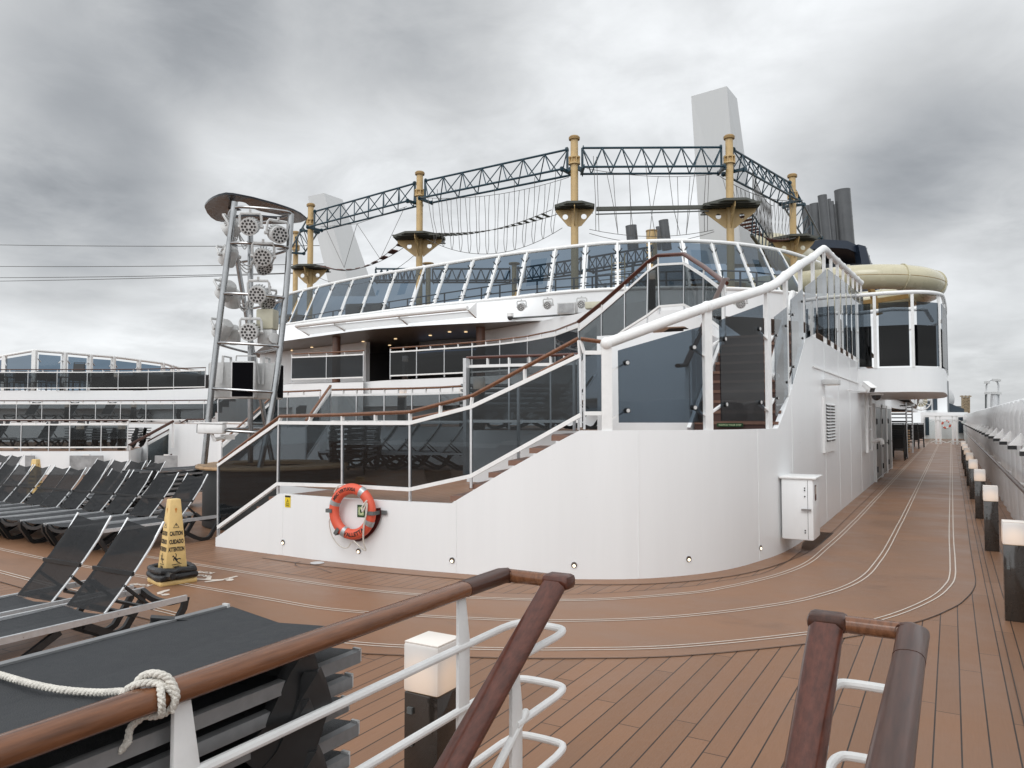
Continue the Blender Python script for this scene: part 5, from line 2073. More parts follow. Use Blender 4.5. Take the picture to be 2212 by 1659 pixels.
# ================================================================== BALCONY OVER THE WALKWAY
bc = thing('balcony', 'rounded white balcony jutting over the running track with tall dark panes', 'balcony', (-1.0, 21, 2.5))
bp = [V(-1.92, 19.6, 0), V(-1.3, 19.55, 0), V(-.65, 19.7, 0), V(-.22, 20.2, 0), V(-.10, 21.2, 0), V(-.10, 25, 0), V(-.4, 27, 0), V(-1.2, 28, 0), V(-1.92, 28.2, 0)]
bps = [bp[0]] + smooth_path(bp[1:-1], 4) + [bp[-1]]
MB().prism([(p.x, p.y) for p in bps], 2.40, 2.96).build('balcony_floor', 'white', bc)
MB().tube([p + UPZ * 4.70 for p in bps], .046, 12).build('tube_rail', 'rail', bc)
bpost = [bps[0], V(-1.50, 19.57, 0), V(-.72, 19.68, 0), V(-.20, 20.3, 0), V(-.10, 21.8, 0), V(-.10, 23.3, 0), V(-.10, 24.8, 0)]
for i, p in enumerate(bpost):
    MB().box((p.x, p.y, 3.82), (.065, .05, 1.72), 0).build('post', 'rail', bc)
for i in range(len(bpost) - 1):
    a, b_ = bpost[i], bpost[i + 1]
    e = (b_ - a).normalized()
    n = V(e.y, -e.x, 0) * .05
    a2, b2 = a + e * .08 + n, b_ - e * .08 + n
    MB().slab([a2 + UPZ * 3.0, b2 + UPZ * 3.0, b2 + UPZ * 4.48, a2 + UPZ * 4.48], .014).build('glass_pane', 'glass_dim', bc)
    MB().slab([a2 - n * 1.4 + UPZ * 3.0, b2 - n * 1.4 + UPZ * 3.0, b2 - n * 1.4 + UPZ * 3.95, a2 - n * 1.4 + UPZ * 3.95], .02).build('privacy_sheet', 'black_mesh', bc)
MB().tube([V(-1.9, 20.2, 4.35), V(-1.2, 20.6, 4.45), V(-.5, 21.4, 4.5), V(-.4, 24, 4.5)], .05, 10).build('inner_rail', 'rail', bc)
# fan shaped awning roof next to it

# ================================================================== ROUND BAR AND LIGHT TOWER
ctr = at_dz(590, 13.2, 0)
rbm = thing('round_bar', 'round charcoal bar counter with pale teak top under the light tower', 'bar counter', ctr)
MB().lathe(ctr, [(1.15, .012), (1.15, .95)], 40).build('bar_front', 'charcoal', rbm)
MB().lathe(ctr, [(1.26, .955), (1.27, .975), (1.26, 1.01), (.70, 1.01), (.70, .955), (1.26, .955)], 40).build('bar_top', 'bar_wood', rbm)
m = MB()
for i in range(28):
    a = 2 * math.pi * i / 28
    m.bar(ctr + V(math.cos(a) * .70, math.sin(a) * .70, 1.0115), ctr + V(math.cos(a) * 1.265, math.sin(a) * 1.265, 1.0115), .008, .003)
m.build('top_joint', 'caulk', rbm)
T2z = zm(780, 740, 1380, 1659)
T3z = zm(780, 1200, 1380, 1327)
lt = thing('light_tower', 'polished steel lighting tower on three leaning legs with a flat mirrored cap', 'light tower', ctr)
LEG = {0: [at_d(507, 436, 12.6), at_d(466, 760, 12.45), at_d(441, 1002, 12.35)],
       1: [at_d(629, 462, 12.7), at_d(617, 640, 12.6), at_d(592, 850, 12.4), at_d(562, 1010, 12.2), at_d(545, 1110, 12.2)],
       2: [at_d(497, 470, 13.8), at_d(531, 673, 14.1), at_d(575, 924, 14.3), at_d(590, 1005, 14.3)]}


def leg_at(k, z):
    L = smooth_path(LEG[k], 8)
    for a, b_ in zip(L, L[1:]):
        if (a.z - z) * (b_.z - z) <= 0:
            return a.lerp(b_, (z - a.z) / (b_.z - a.z) if abs(b_.z - a.z) > 1e-6 else 0)
    return L[0]


for k, r in ((0, .049), (1, .049), (2, .044)):
    MB().tube(smooth_path(LEG[k], 8), r, 14).build('leg', 'steel', lt)
MB().cyl(at_d(541, 470, 13.2), at_d(541, 1000, 13.2), .047, 12).build('centre_post', 'steel', lt)
oz = [(105, 245), (118, 215), (150, 180), (195, 150), (260, 122), (340, 104), (420, 110), (520, 128), (640, 152), (760, 184), (880, 216), (1000, 254), (1090, 286), (1170, 326), (1240, 384), (1170, 414), (1080, 426), (960, 432), (820, 434), (680, 430), (540, 420), (400, 412), (290, 408), (235, 396), (180, 362), (135, 312)]
iz = [(400, 290), (405, 255), (415, 225), (430, 205), (450, 190), (490, 184), (530, 190), (560, 200), (590, 222), (640, 262), (720, 290), (800, 305), (880, 320), (950, 336), (1000, 352), (960, 362), (900, 364), (820, 360), (740, 352), (660, 346), (580, 346), (520, 350), (480, 352), (440, 350), (415, 335), (402, 315)]
ZCAP = 5.52
o3, i3 = [at_z(*T2z(*q), ZCAP) for q in oz], [at_z(*T2z(*q), ZCAP) for q in iz]
m = MB()
n = len(o3)
vs = []
for a, b_ in zip(o3, i3):
    vs += [a, b_, a + UPZ * .035, b_ + UPZ * .035]
fs = []
for i in range(n):
    a, b_ = i * 4, ((i + 1) % n) * 4
    fs += [(a, b_, b_ + 1, a + 1), (a + 2, a + 3, b_ + 3, b_ + 2), (a, a + 2, b_ + 2, b_), (a + 1, b_ + 1, b_ + 3, a + 3)]
m._add(vs, fs).build('cap_plate', 'dark_steel', lt)
for zr in (5.28, 4.68, 3.84, 3.03, 2.28, 1.62):
    q0, q1, q2 = leg_at(0, zr), leg_at(1, zr - .06), leg_at(2, zr - .02)
    cen = (q0 + q1 + q2) / 3
    def bow(a, b_, k=.16):
        mid = (a + b_) / 2
        out = (mid - cen)
        out.z = 0
        out = out.normalized() * k
        return smooth_path([a, a.lerp(b_, .12) + out * .7, mid + out, a.lerp(b_, .88) + out * .7, b_], 4)
    MB().tube(bow(q0, q1), .024, 8).build('ring_bar', 'steel', lt)
    MB().tube(bow(q1, q2, .1), .022, 8).build('ring_bar', 'steel', lt)
    MB().tube(bow(q2, q0, .1), .022, 8).build('ring_bar', 'steel', lt)
    for q in (q0, q1):
        MB().bar(q, q + (cen - q) * .28, .09, .012).build('bar_gusset', 'dark_steel', lt)
mcab = MB()
for (x0, y0, x1, y1) in ((470, 490, 590, 620), (450, 780, 640, 870), (470, 1270, 600, 1260), (600, 1300, 660, 1180), (420, 400, 480, 520)):
    a, b_ = at_d(*T2z(x0, y0), 13.0), at_d(*T2z(x1, y1), 13.0)
    for k in range(3):
        mcab.tube(smooth_path([a, a.lerp(b_, .3) - UPZ * (.06 + .05 * k), a.lerp(b_, .7) - UPZ * (.08 + .06 * k), b_], 5), .010, 5)
mcab.build('cable', 'par', lt)
aims = [((615, 462), 12.45, (.55, -.80, -.25), 1.0, 'stage light at the top of the tower, facing the deck under the cap'),
        ((905, 545), 12.5, (.95, -.35, -.30), 1.0, 'stage light at the top of the tower, turned toward the ochre poles'),
        ((755, 790), 12.5, (.65, -.72, -.35), 1.0, 'stage light on the second ring, hanging by the centre post'),
        ((745, 880), 12.9, (.8, -.2, -.8), .95, 'stage light on the second ring, half hidden and pointing down'),
        ((705, 1205), 12.5, (.55, -.80, -.28), 1.0, 'stage light on the third ring, facing the deck'),
        ((775, 1275), 12.9, (.9, -.1, -.7), .95, 'stage light on the third ring, half hidden and pointing down'),
        ((615, 1625), 12.45, (.55, -.82, -.15), 1.0, 'stage light on the fourth ring, directly above the loudspeakers'),
        ((410, 480), 12.8, (-.75, -.45, -.55), 1.0, 'stage light at the tower top, seen from the side behind a leg'),
        ((375, 790), 12.8, (-.80, .2, -.75), 1.0, 'stage light on the second ring, seen from the side against the sky'),
        ((345, 1170), 12.8, (-.85, .0, -.70), 1.0, 'stage light on the third ring, outermost and tilted down'),
        ((420, 1260), 13.1, (-.5, .3, -.8), .95, 'stage light on the third ring, inner one tilted down'),
        ((310, 1600), 12.8, (-.85, .1, -.65), 1.0, 'stage light on the fourth ring, outermost and tilted down'),
        ((420, 1660), 13.1, (-.5, .3, -.8), .95, 'stage light on the fourth ring, inner one with dark cable')]
for q, d, a, s_, lab in aims:
    aim_par(at_d(*T2z(*q), d), a, s_ * 1.0, lab)
p = at_d(*T3z(640, 290), 12.7)
mh = thing('moving_light', 'ivory boxy spotlight on the fourth ring beside the round stage light', 'spotlight', p)
MB().box(p + UPZ * .22, (.30, .26, .34), R_(25)).build('lamp_hood', 'ivory', mh, bevel=.03)
MB().box(p - UPZ * .08, (.26, .22, .26), R_(25)).build('lamp_base', 'par', mh, bevel=.02)
MB().cyl(p + V(.12, 0, -.1), p + V(.22, -.05, -.1), .09, 10).build('lamp_lens', 'par', mh)


def loudspeaker(p, rz, label):
    g = thing('loudspeaker', label, 'loudspeaker', p, 'loudspeakers on the light tower')
    mm = Matrix.Translation(p) @ Matrix.Rotation(rz, 4, 'Z')
    w, h, dp = .38, .60, .42
    m = MB()
    a = len(m.v)
    m.prism([(-w / 2, -dp / 2), (w / 2, -dp / 2), (w * .38, dp / 2), (-w * .38, dp / 2)], -h / 2, h / 2)
    m.xf(mm)
    m.build('speaker_case', 'par', g, bevel=.02)
    m = MB().box((0, -dp / 2 - .004, 0), (w * .86, .012, h * .92))
    m.xf(mm)
    m.build('speaker_grille', 'black_mesh', g)
    m = MB()
    m.bar((-w * .42, .02, h / 2 + .1), (-w * .42 - .05, .02, -h * .1), .04, .012)
    m.bar((w * .42, .02, h / 2 + .1), (w * .42 + .05, .02, -h * .1), .04, .012)
    m.bar((-w * .42, .02, h / 2 + .1), (w * .42, .02, h / 2 + .1), .04, .02)
    m.xf(mm)
    m.build('speaker_bracket', 'par', g)


loudspeaker(at_d(531, 821, 12.5), R_(36), 'white loudspeaker with black grille facing the deck, middle of the three on the tower')
loudspeaker(at_d(487, 822, 12.85), R_(-62), 'white loudspeaker on the tower turned away toward the pool')
loudspeaker(at_d(578, 824, 12.85), R_(122), 'white loudspeaker on the tower turned toward the deckhouse')
p = at_d(458, 926, 12.2)
bullet_camera('security_camera', 'white bullet camera low on the light tower looking across the pool', p, (-.86, -.45, .02), .42, at_d(492, 944, 12.5))

# ================================================================== PORT SIDE TERRACES ACROSS THE POOL DECK
def edge_pts(xs, ds, z):
    return [at_dz(x, d, z) for x, d in zip(xs, ds)]


tg = thing('far_terrace', 'low white terrace across the pool deck with a dark glass railing', 'terrace', at_dz(100, 25, 0))
e1 = edge_pts((-300, -100, 0, 130, 277), (24.5, 24.2, 24.0, 24.0, 24.2), 0)
e2 = edge_pts((315, 385, 450, 520), (28.5, 28.4, 27.4, 26), 0)
far = [at_dz(520, 36, 0), at_dz(250, 40, 0), at_dz(-300, 42, 0)]
MB().prism([(p.x, p.y) for p in e1 + e2 + far], .012, .75).build('terrace_base', 'white', tg)
flat(MB().quad(*[V(p.x, p.y, .755) for p in e1 + e2 + far])).build('terrace_floor', 'deck', tg)
for (x0, x1) in ((55, 75), (151, 223), (335, 383)):
    q = [at_dz(x, 23.9, z) for x, z in ((x0, .12), (x1, .12), (x1, .62), (x0, .62))]
    if x0 > 300:
        q = [at_dz(x, 23.9, z) for x, z in ((x0 + 0, .12), (x1, .12), (x1, .62), (x0, .62))]
    MB().slab(q, .04).build('hatch_panel', 'grey_box', tg)
    tt = [q[2].lerp(q[3], .4) - UPZ * .0, q[2].lerp(q[3], .6), q[2].lerp(q[3], .6) + UPZ * .04, q[2].lerp(q[3], .4) + UPZ * .04]
    MB().slab(tt, .05).build('hatch_latch', 'rail', tg)
tg2 = thing('far_terrace', 'second white terrace across the pool deck, above the low one', 'terrace', at_dz(100, 33, .75))
f1 = edge_pts((-300, -100, 0, 150, 300, 420, 500), (33, 33, 33, 33, 32.8, 32.2, 31), 0)
MB().prism([(p.x, p.y) for p in f1] + [(p.x, p.y) for p in (at_dz(520, 40, 0), at_dz(250, 44, 0), at_dz(-300, 46, 0))], .76, 1.60).build('terrace_base', 'white', tg2)
flat(MB().quad(*[V(p.x, p.y, 1.605) for p in f1 + [at_dz(520, 40, 0), at_dz(250, 44, 0), at_dz(-300, 46, 0)]])).build('terrace_floor', 'deck', tg2)
tg3 = thing('far_promenade', 'upper white deck across the pool with tall windscreen behind', 'deck', at_dz(100, 36, 1.6))
g1 = edge_pts((-300, -100, 0, 150, 300, 440, 560), (36, 36, 36, 36, 35.6, 34.5, 33), 0)
g1b = [at_dz(640, 34, 0), at_dz(640, 52, 0), at_dz(350, 56, 0), at_dz(-300, 56, 0)]
MB().prism([(p.x, p.y) for p in g1 + g1b], 2.25, 3.10).build('deck_slab', 'white', tg3)
flat(MB().quad(*[V(p.x, p.y, 3.105) for p in g1 + g1b])).build('deck_surface', 'deck', tg3)
MB().prism([(p.x * .985, p.y + .9) for p in g1] + [(p.x, p.y) for p in g1b], 1.61, 2.24).build('under_wall', 'white', tg3)
level_rail('far_railing', 'dark glass railing on the low terrace across the pool deck', [at_dz(x, d, .75) for x, d in ((-90, 24.3), (-30, 24.2), (45, 24.1), (105, 24.1), (150, 24.1), (218, 24.2), (275, 24.3))], .97, 'glass', wmat='teak_dark')
level_rail('far_railing', 'grey glass railing on the second terrace across the pool deck', [at_dz(x, d, 1.6) for x, d in ((-90, 33.1), (-20, 33.1), (35, 33.1), (90, 33.1), (150, 33.1), (206, 33.1), (260, 33), (315, 32.9), (375, 32.6), (440, 32), (500, 31.2))], .95, 'glass', wmat='teak_dark')
level_rail('far_railing', 'dark glass railing on the upper deck in front of the tall windscreen', [at_dz(x, d, 3.1) for x, d in ((-90, 36.1), (-20, 36.1), (60, 36.1), (123, 36.1), (188, 36), (255, 36), (320, 35.7), (375, 35.3), (443, 34.7))], 1.0, 'glass', wmat='teak_dark')
# tall windscreen behind
fw = thing('far_windscreen', 'tall blue tinted windscreen with white frames along the far side of the ship', 'windscreen', at_dz(100, 38, 3.1))
tpi = [(-60, 786, 41.0), (10, 768, 39.5), (75, 757, 37.5), (140, 762, 38.6), (195, 767, 39.8), (245, 771, 41.2), (300, 778, 43), (352, 785, 45), (370, 790, 46.5), (385, 794, 47.5), (430, 801, 50)]
tops_ = [at_d(x, y, d) for x, y, d in tpi]
MB().tube(tops_, .07, 8).build('tube_rail', 'rail', fw)
for i, p in enumerate(tops_):
    MB().box((p.x, p.y, (p.z + 3.1) / 2), (.22, .14, p.z - 3.1), R_(20)).build('post', 'rail', fw)
for i in range(len(tops_) - 1):
    a, b_ = tops_[i], tops_[i + 1]
    L = (b_ - a).length
    e = (b_ - a) * min(.2, .19 / L)
    fz = V(0, 0, 3.2)
    a0, b0 = V(a.x + e.x, a.y + e.y, 3.2), V(b_.x - e.x, b_.y - e.y, 3.2)
    MB().slab([a0, b0, b_ - e - UPZ * .18, a + e - UPZ * .18], .02).build('glass_pane', 'glass_blue', fw)
    for q, s_ in ((a, 1), (b_, -1)):
        MB().tube([q - UPZ * .45, q - UPZ * .40 + e * s_ * .8, q - UPZ * .55 + e * s_ * 1.5], .03, 6).build('pane_bracket', 'alu', fw)


def stair_rail(name, label, pa, pb, gm='glass', h=.95, wm='teak_dark'):
    """sloping glazed balustrade between two floor points"""
    a, b_ = Vector(pa), Vector(pb)
    return glass_rail(name, label, [a + UPZ * .12, b_ + UPZ * .12], [a + UPZ * (h - .12), b_ + UPZ * (h - .12)], [a + UPZ * h, b_ + UPZ * h], gm, wm, foot=.12, mid_stubs=False)


def far_stair(label, pa, pb, n, wdir):
    g = thing('far_staircase', label, 'staircase', pa)
    a, b_ = Vector(pa), Vector(pb)
    wv = Vector(wdir)
    for i in range(n):
        p, q = a.lerp(b_, i / n), a.lerp(b_, (i + 1) / n)
        z = a.z + (b_.z - a.z) * (i + 1) / n
        MB().prism([(p.x, p.y), (q.x, q.y), (q.x + wv.x, q.y + wv.y), (p.x + wv.x, p.y + wv.y)], a.z, z - .04).build('riser', 'white', g)
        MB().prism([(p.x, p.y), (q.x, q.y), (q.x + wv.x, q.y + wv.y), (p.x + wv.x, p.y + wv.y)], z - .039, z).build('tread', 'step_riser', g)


s0, s1 = at_dz(350, 26.9, .0), at_dz(440, 28.5, .75)
far_stair('brown steps up to the far low terrace beside the light tower', s0, s1, 4, (.9, -1.2, 0))
stair_rail('far_stair_railing', 'sloping grey glass balustrade of the far low terrace stairs', at_dz(318, 26.2, 0), at_dz(403, 26.6, .75), h=1.0)
level_rail('far_railing', 'short glass railing between the far stairs and the light tower', [at_dz(403, 26.6, .75), at_dz(420, 26.8, .75), at_dz(440, 27, .75)], 1.0, 'glass', wmat='teak_dark')
hr = thing('stair_handrail', 'thin dark handrail sloping down past the end of the far railing', 'handrail', at_dz(266, 24.6, 0))
ha, hb = at_d(279, 962, 24.5), at_d(374, 910, 26)
MB().cyl(ha, hb, .05, 8).build('handrail', 'teak_dark', hr)
MB().bar(ha - UPZ * 1.0, ha, .06, .06, (1, 0, 0)).build('post', 'rail', hr)
MB().bar(hb - UPZ * .9, hb, .06, .06, (1, 0, 0)).build('post', 'rail', hr)
# stairs between second terrace and upper deck, seen through the light tower
far_stair('far flight seen through the legs of the light tower', at_dz(478, 29.5, 1.6), at_dz(560, 31.5, 2.9), 6, (1.0, -1.4, 0))
stair_rail('far_stair_railing', 'sloping grey glass balustrade seen through the legs of the light tower', at_dz(470, 29.2, 1.55), at_dz(560, 31.0, 2.9))
stair_rail('far_stair_railing', 'second sloping balustrade seen behind the light tower', at_dz(455, 30.2, 1.6), at_dz(535, 32.2, 2.9))
lr = [at_dz(x, d, .76) for x, d in ((470, 22), (540, 21), (620, 20.2), (690, 19.2))]
MBw = MB().wall([(p.x, p.y) for p in lr], [1.55] * 4, .2, .012)
tag(MBw.build('terrace_wall', 'white'), 'white low wall behind the light tower between the two terraces', 'wall')
level_rail('terrace_railing', 'glass railing behind the light tower with pale brown handrail', [p + UPZ * .79 for p in lr], .95, 'glass')
stair_rail('stair_railing', 'sloping glass balustrade climbing behind the light tower toward the lower terrace', at_dz(478, 17.5, .3), at_dz(600, 18.2, 1.5), 'glass', wm='teak')
stair_rail('stair_railing', 'sloping balustrade with wooden rail climbing from lower to upper terrace', at_dz(660, 16.5, .8), at_dz(713, 17.6, 1.6), 'glass', wm='teak')

# ================================================================== SUN LOUNGERS
def lounger_proto(w=.56, raised=True):
    r = thing('sun_lounger', 'black sling sun lounger', 'sun lounger', (0, 0, 0), 'sun loungers')
    hz, y0, y1, yh = .33, -1.0, .86, .18
    for s in (-1, 1):
        m = MB()
        m.bar((s * w / 2, y0, hz), (s * w / 2, y1, hz), .028, .045)
        m.build('side_rail', 'alu', r)
    m = MB()
    n = 12
    A = [V(-w / 2 + .014, y0 + .02 + (yh - y0 - .02) * i / n, hz + .012 - .012 * math.sin(math.pi * i / n)) for i in range(n + 1)]
    Bp = [V(w / 2 - .014, p.y, p.z) for p in A]
    Cm = [V(0, p.y, p.z - .018) for p in A]
    m.sheet(A, Cm)
    m.sheet(Cm, Bp)
    m.build('seat', 'seat_sling', r)
    if raised:
        top = V(0, .66, .95)
        hin = V(0, yh, hz + .02)
        d = top - hin
        nn = V(0, -d.z, d.y).normalized()
        A, Bp, Cm = [], [], []
        for i in range(n + 1):
            t_ = i / n
            c = hin + d * t_ + nn * (-.018 * math.sin(math.pi * t_))
            sag = .012 if t_ < .97 else 0
            A.append(c + V(-w / 2 + .040, 0, 0))
            Bp.append(c + V(w / 2 - .042, 0, 0))
            Cm.append(c - nn * .012 - (V(0, .0, .03) if i == n else V(0, 0, 0)))
        m = MB()
        m.sheet(A, Cm)
        m.sheet(Cm, Bp)
        bo = m.build('backrest', 'sling', r)
        for s in (-1, 1):
            m = MB()
            xb = s * (w / 2 - .045)
            pth = [hin + V(xb, .012, -.008)] + [hin + d * t_ + nn * (-.018 * math.sin(math.pi * t_)) + V(xb, .012, -.008) for t_ in (.25, .5, .75)] + [top + V(xb, .014, .016)]
            m.tube(pth, .0105, 8)
            m.build('backrest_rail', 'alu', bo)
        m = MB()
        for s in (-1, 1):
            m.bar(V(s * (w / 2 - .05), .34, .52), V(s * (w / 2 - .05), .58, hz - .02), .03, .02)
        m.bar(V(-w / 2 + .03, .58, hz - .03), V(w / 2 - .03, .58, hz - .03), .03, .02)
        m.bar(V(-w / 2 + .02, .40, .60), V(w / 2 - .02, .40, .60), .02, .03)
        m.build('back_prop', 'black', r)
        m = MB().bar(V(-w / 2, .40, hz - .04), V(w / 2, .40, hz - .04), .03, .03)
        m.build('cross_bar', 'black', r)
    for e in (0, 1):
        for s in (-1, 1):
            m = MB()
            x = s * (w / 2 - .005)
            if e:
                pth = [V(x, .86, hz + .005), V(x, .84, .25), V(x, .70, .05), V(x, .64, .022), V(x, .56, .022), V(x, .46, .06), V(x, .02, hz - .03)]
            else:
                pth = [V(x, -1.0, hz + .005), V(x, -.99, .25), V(x, -.86, .05), V(x, -.80, .022), V(x, -.71, .022), V(x, -.60, .06), V(x, -.16, hz - .03)]
            m.tube(pth, .024, prof=[(-.016, -.026), (.016, -.026), (.016, .026), (-.016, .026)])
            m.build('leg', 'black', r)
    for y in (.845, -.985):
        m = MB()
        m.tube(smooth_path([V(-w / 2, y, hz), V(-w * .25, y - .0, hz - .05), V(0, y, hz - .065), V(w * .25, y, hz - .05), V(w / 2, y, hz)], 4), .02, prof=[(-.02, -.022), (.02, -.022), (.02, .022), (-.02, .022)])
        m.build('end_bar', 'black', r)
    return r


LW = .56
LNG, lu = lounger_proto(LW), []


def lng(x, y, z=0, rz=0.0, label=None, group='sun loungers around the pool deck', scale=None):
    return place(LNG, lu, (x, y, z), rz, label, group, scale=scale)


# front row, right edge of each top as measured at the backrest
ords = ['first', 'second', 'third', 'fourth', 'fifth', 'sixth', 'seventh', 'eighth', 'ninth', 'tenth', 'eleventh', 'twelfth', 'thirteenth']
fr = [-9.60, -10.27, -10.90, -11.53, -12.15, -12.67, -13.2, -13.78, -14.34, -14.86, -15.4, -15.95, -16.5]
for i, x in enumerate(fr):
    lng(x - LW / 2 + .04, 6.92 + random.uniform(-.03, .03) - .0, 0, R_(random.uniform(-1.5, 1.5)), 'black sling sun lounger in the long front row, %s from the round bar' % ords[i], 'front row of loungers facing the running track')
br = [-13.15, -13.66, -14.2, -14.75, -18.15, -18.7, -19.25, -19.8]
for i, x in enumerate(br):
    k = i
    lng(x - LW / 2, 8.72 + random.uniform(-.04, .04), 0, R_(random.uniform(-2, 2)), 'black lounger in the rear row by the far terrace, %s from the light tower' % ords[k], 'rear row of loungers')
lng(-5.46 - LW / 2, 3.26, 0, 0, 'near black sun lounger with raised back beside the stacked loungers', 'near pair of loungers')
lng(-6.16 - LW / 2, 3.26, 0, R_(.8), 'near black sun lounger with raised back, farther of the near pair', 'near pair of loungers')
# on the lower terrace behind the dark glass
for i, (px, d) in enumerate(((1010, 15.6), (960, 15.9), (915, 16.3), (870, 16.6))):
    p = at_dz(px - 75, d, .745)
    lng(p.x, p.y, .745, R_(-62), 'sun lounger on the lower terrace seen through dark glass, %s from the corner post' % ords[i], 'loungers on the lower terrace')
for i, (px, d) in enumerate(((1232, 13.2), (1190, 13.7), (1140, 14.2))):
    p = at_dz(px - 30, d, 1.605)
    lng(p.x, p.y, 1.605, R_(-58), 'sun lounger on the upper terrace seen through the stair glass, %s from the landing' % ords[i], 'loungers on the upper terrace')
for i, px in enumerate((118, 185, 10, -40)):
    p = at_dz(px - 32, 26.4, .76)
    lng(p.x, p.y, .76, R_(24), 'sun lounger behind the lowest far railing, %s' % ('left of a lit lamp post' if i == 1 else 'darkest against the riser', 'left of a lit lamp post', 'by the picture edge', 'cut by the picture edge')[i], 'loungers on the far terraces')
for i, px in enumerate((0, 1, 2, 3)):
    p = at_dz((86, 170, 252, 332)[i] - 30, 34.8, 1.606)
    lng(p.x, p.y, 1.606, R_(24), ('sun lounger alone at the start of the second far terrace', 'sun lounger behind a lit lamp on the second far terrace', 'sun lounger in the middle of the second far terrace', 'sun lounger next to the dark stack on the second far terrace')[i], 'loungers on the far terraces')

# flat loungers for the stacks
def flat_lounger(w, label, leg=True):
    r = thing('stacked_lounger', label, 'sun lounger', (0, 0, 0), 'stacked loungers by the stair rail')
    L0, L1 = -.98, .92
    for s in (-1, 1):
        m = MB()
        m.bar((s * w / 2, L0, 0), (s * w / 2, L1, 0), .028, .036)
        m.build('side_rail', 'alu_shaded', r)
    m = MB()
    n = 10
    A = [V(-w / 2 + .015, L0 + (L1 - L0 + .02) * i / n, .012) for i in range(n + 1)]
    Bp = [V(w / 2 - .015, p.y, .012) for p in A]
    Cm = [V(0, p.y - (.035 if i == n else 0), .0) for i, p in enumerate(A)]
    m.sheet(A, Cm)
    m.sheet(Cm, Bp)
    m.build('sling', 'seat_sling', r)
    for s in (-1, 1):
        MB().box((s * (w / 2 - .004), L1 + .004, .004), (.028, .010, .040)).build('end_cap', 'par', r)
    for y, k in ((L1 - .20, 1), (L0 + .25, -1)):
        m = MB()
        for s in (-1, 1):
            m.tube([V(s * (w / 2 + .012), y, .02), V(s * (w / 2 + .02), y - .01 * k, -.06), V(s * (w / 2 + .006), y - .08 * k, -.20), V(s * (w / 2 - .02), y - .15 * k, -.27)], .03, prof=[(-.02, -.06), (.02, -.06), (.02, .06), (-.02, .06)])
        m.bar(V(-w / 2, y - .02 * k, -.05), V(w / 2, y - .02 * k, -.05), .05, .03)
        m.build('leg', 'black', r)
    return r


FL, fu = flat_lounger(.56, 'topmost flat black lounger of the near stack'), []
lo_, hi_ = -2.19, -1.63
for i in range(8):
    place(FL, fu, ((lo_ + hi_) / 2 + (random.uniform(-.02, .02) if i else 0), .885 + (random.uniform(-.035, .035) if i else 0), 1.135 - .0745 * i), 0,
          'topmost flat black lounger of the near stack, a white rope crossing it' if i == 0 else 'flat black lounger in the near stack, %s below the topmost' % ords[i - 1], 'near stack of flat loungers')
used_fl = fu


def stack(px, d, z, n, rz, label, step=.09):
    for i in range(n):
        p = at_dz(px, d, z)
        place(FL, fu, (p.x + random.uniform(-.02, .02), p.y + random.uniform(-.02, .02), z + .33 + step * i), rz, label % (ords[i] if i < 13 else 'top'), 'stacked loungers')


stack(378, 15.2, 0, 6, R_(0), 'flat lounger in the stack beside the round bar, %s from the deck')
stack(212, 25.8, .76, 5, R_(-60), 'flat lounger in the stack behind the far railing, %s from its floor')
stack(258, 26.0, .76, 5, R_(-60), 'flat lounger in the stack at the end of the far railing, %s from its floor')
stack(425, 34.2, 1.6, 7, R_(-60), 'flat lounger in the tall stack beside the light tower, %s from its floor')
stack(1115, 13.6, 1.6, 6, R_(-58), 'flat lounger in the stack behind the stair glass, %s from its floor')
stack(770, 14.4, .75, 8, R_(30), 'flat lounger in the dark stack on the lower terrace, %s from its floor')


# ================================================================== LAMP POSTS
def lamp_proto():
    r = thing('bollard_lamp', 'bollard lamp', 'bollard lamp', (0, 0, 0), 'bollard lamps')
    m = MB().box((0, 0, .335), (.168, .168, .67))
    m.build('lamp_body', 'lamp_body', r, bevel=.004)
    m = MB().box((0, 0, .772), (.176, .176, .20))
    lo = m.build('lamp_shade', 'lamp_white', r, bevel=.012)
    MB().box((0, 0, .874), (.168, .168, .006)).build('shade_top', 'lamp_top', lo, bevel=.002)
    for z in (.60, .47):
        MB().box((-.05, -.088, z), (.025, .014, .025)).build('screw_head', 'door_grey', r)
    return r


M['lamp_body'] = mat('black_glossy_panel', (.030, .024, .020), .07, vary=.2, spec=.8)
LAMP, mu = lamp_proto(), []


def lamp(p, rz, label, group):
    return place(LAMP, mu, p, rz, label, group)


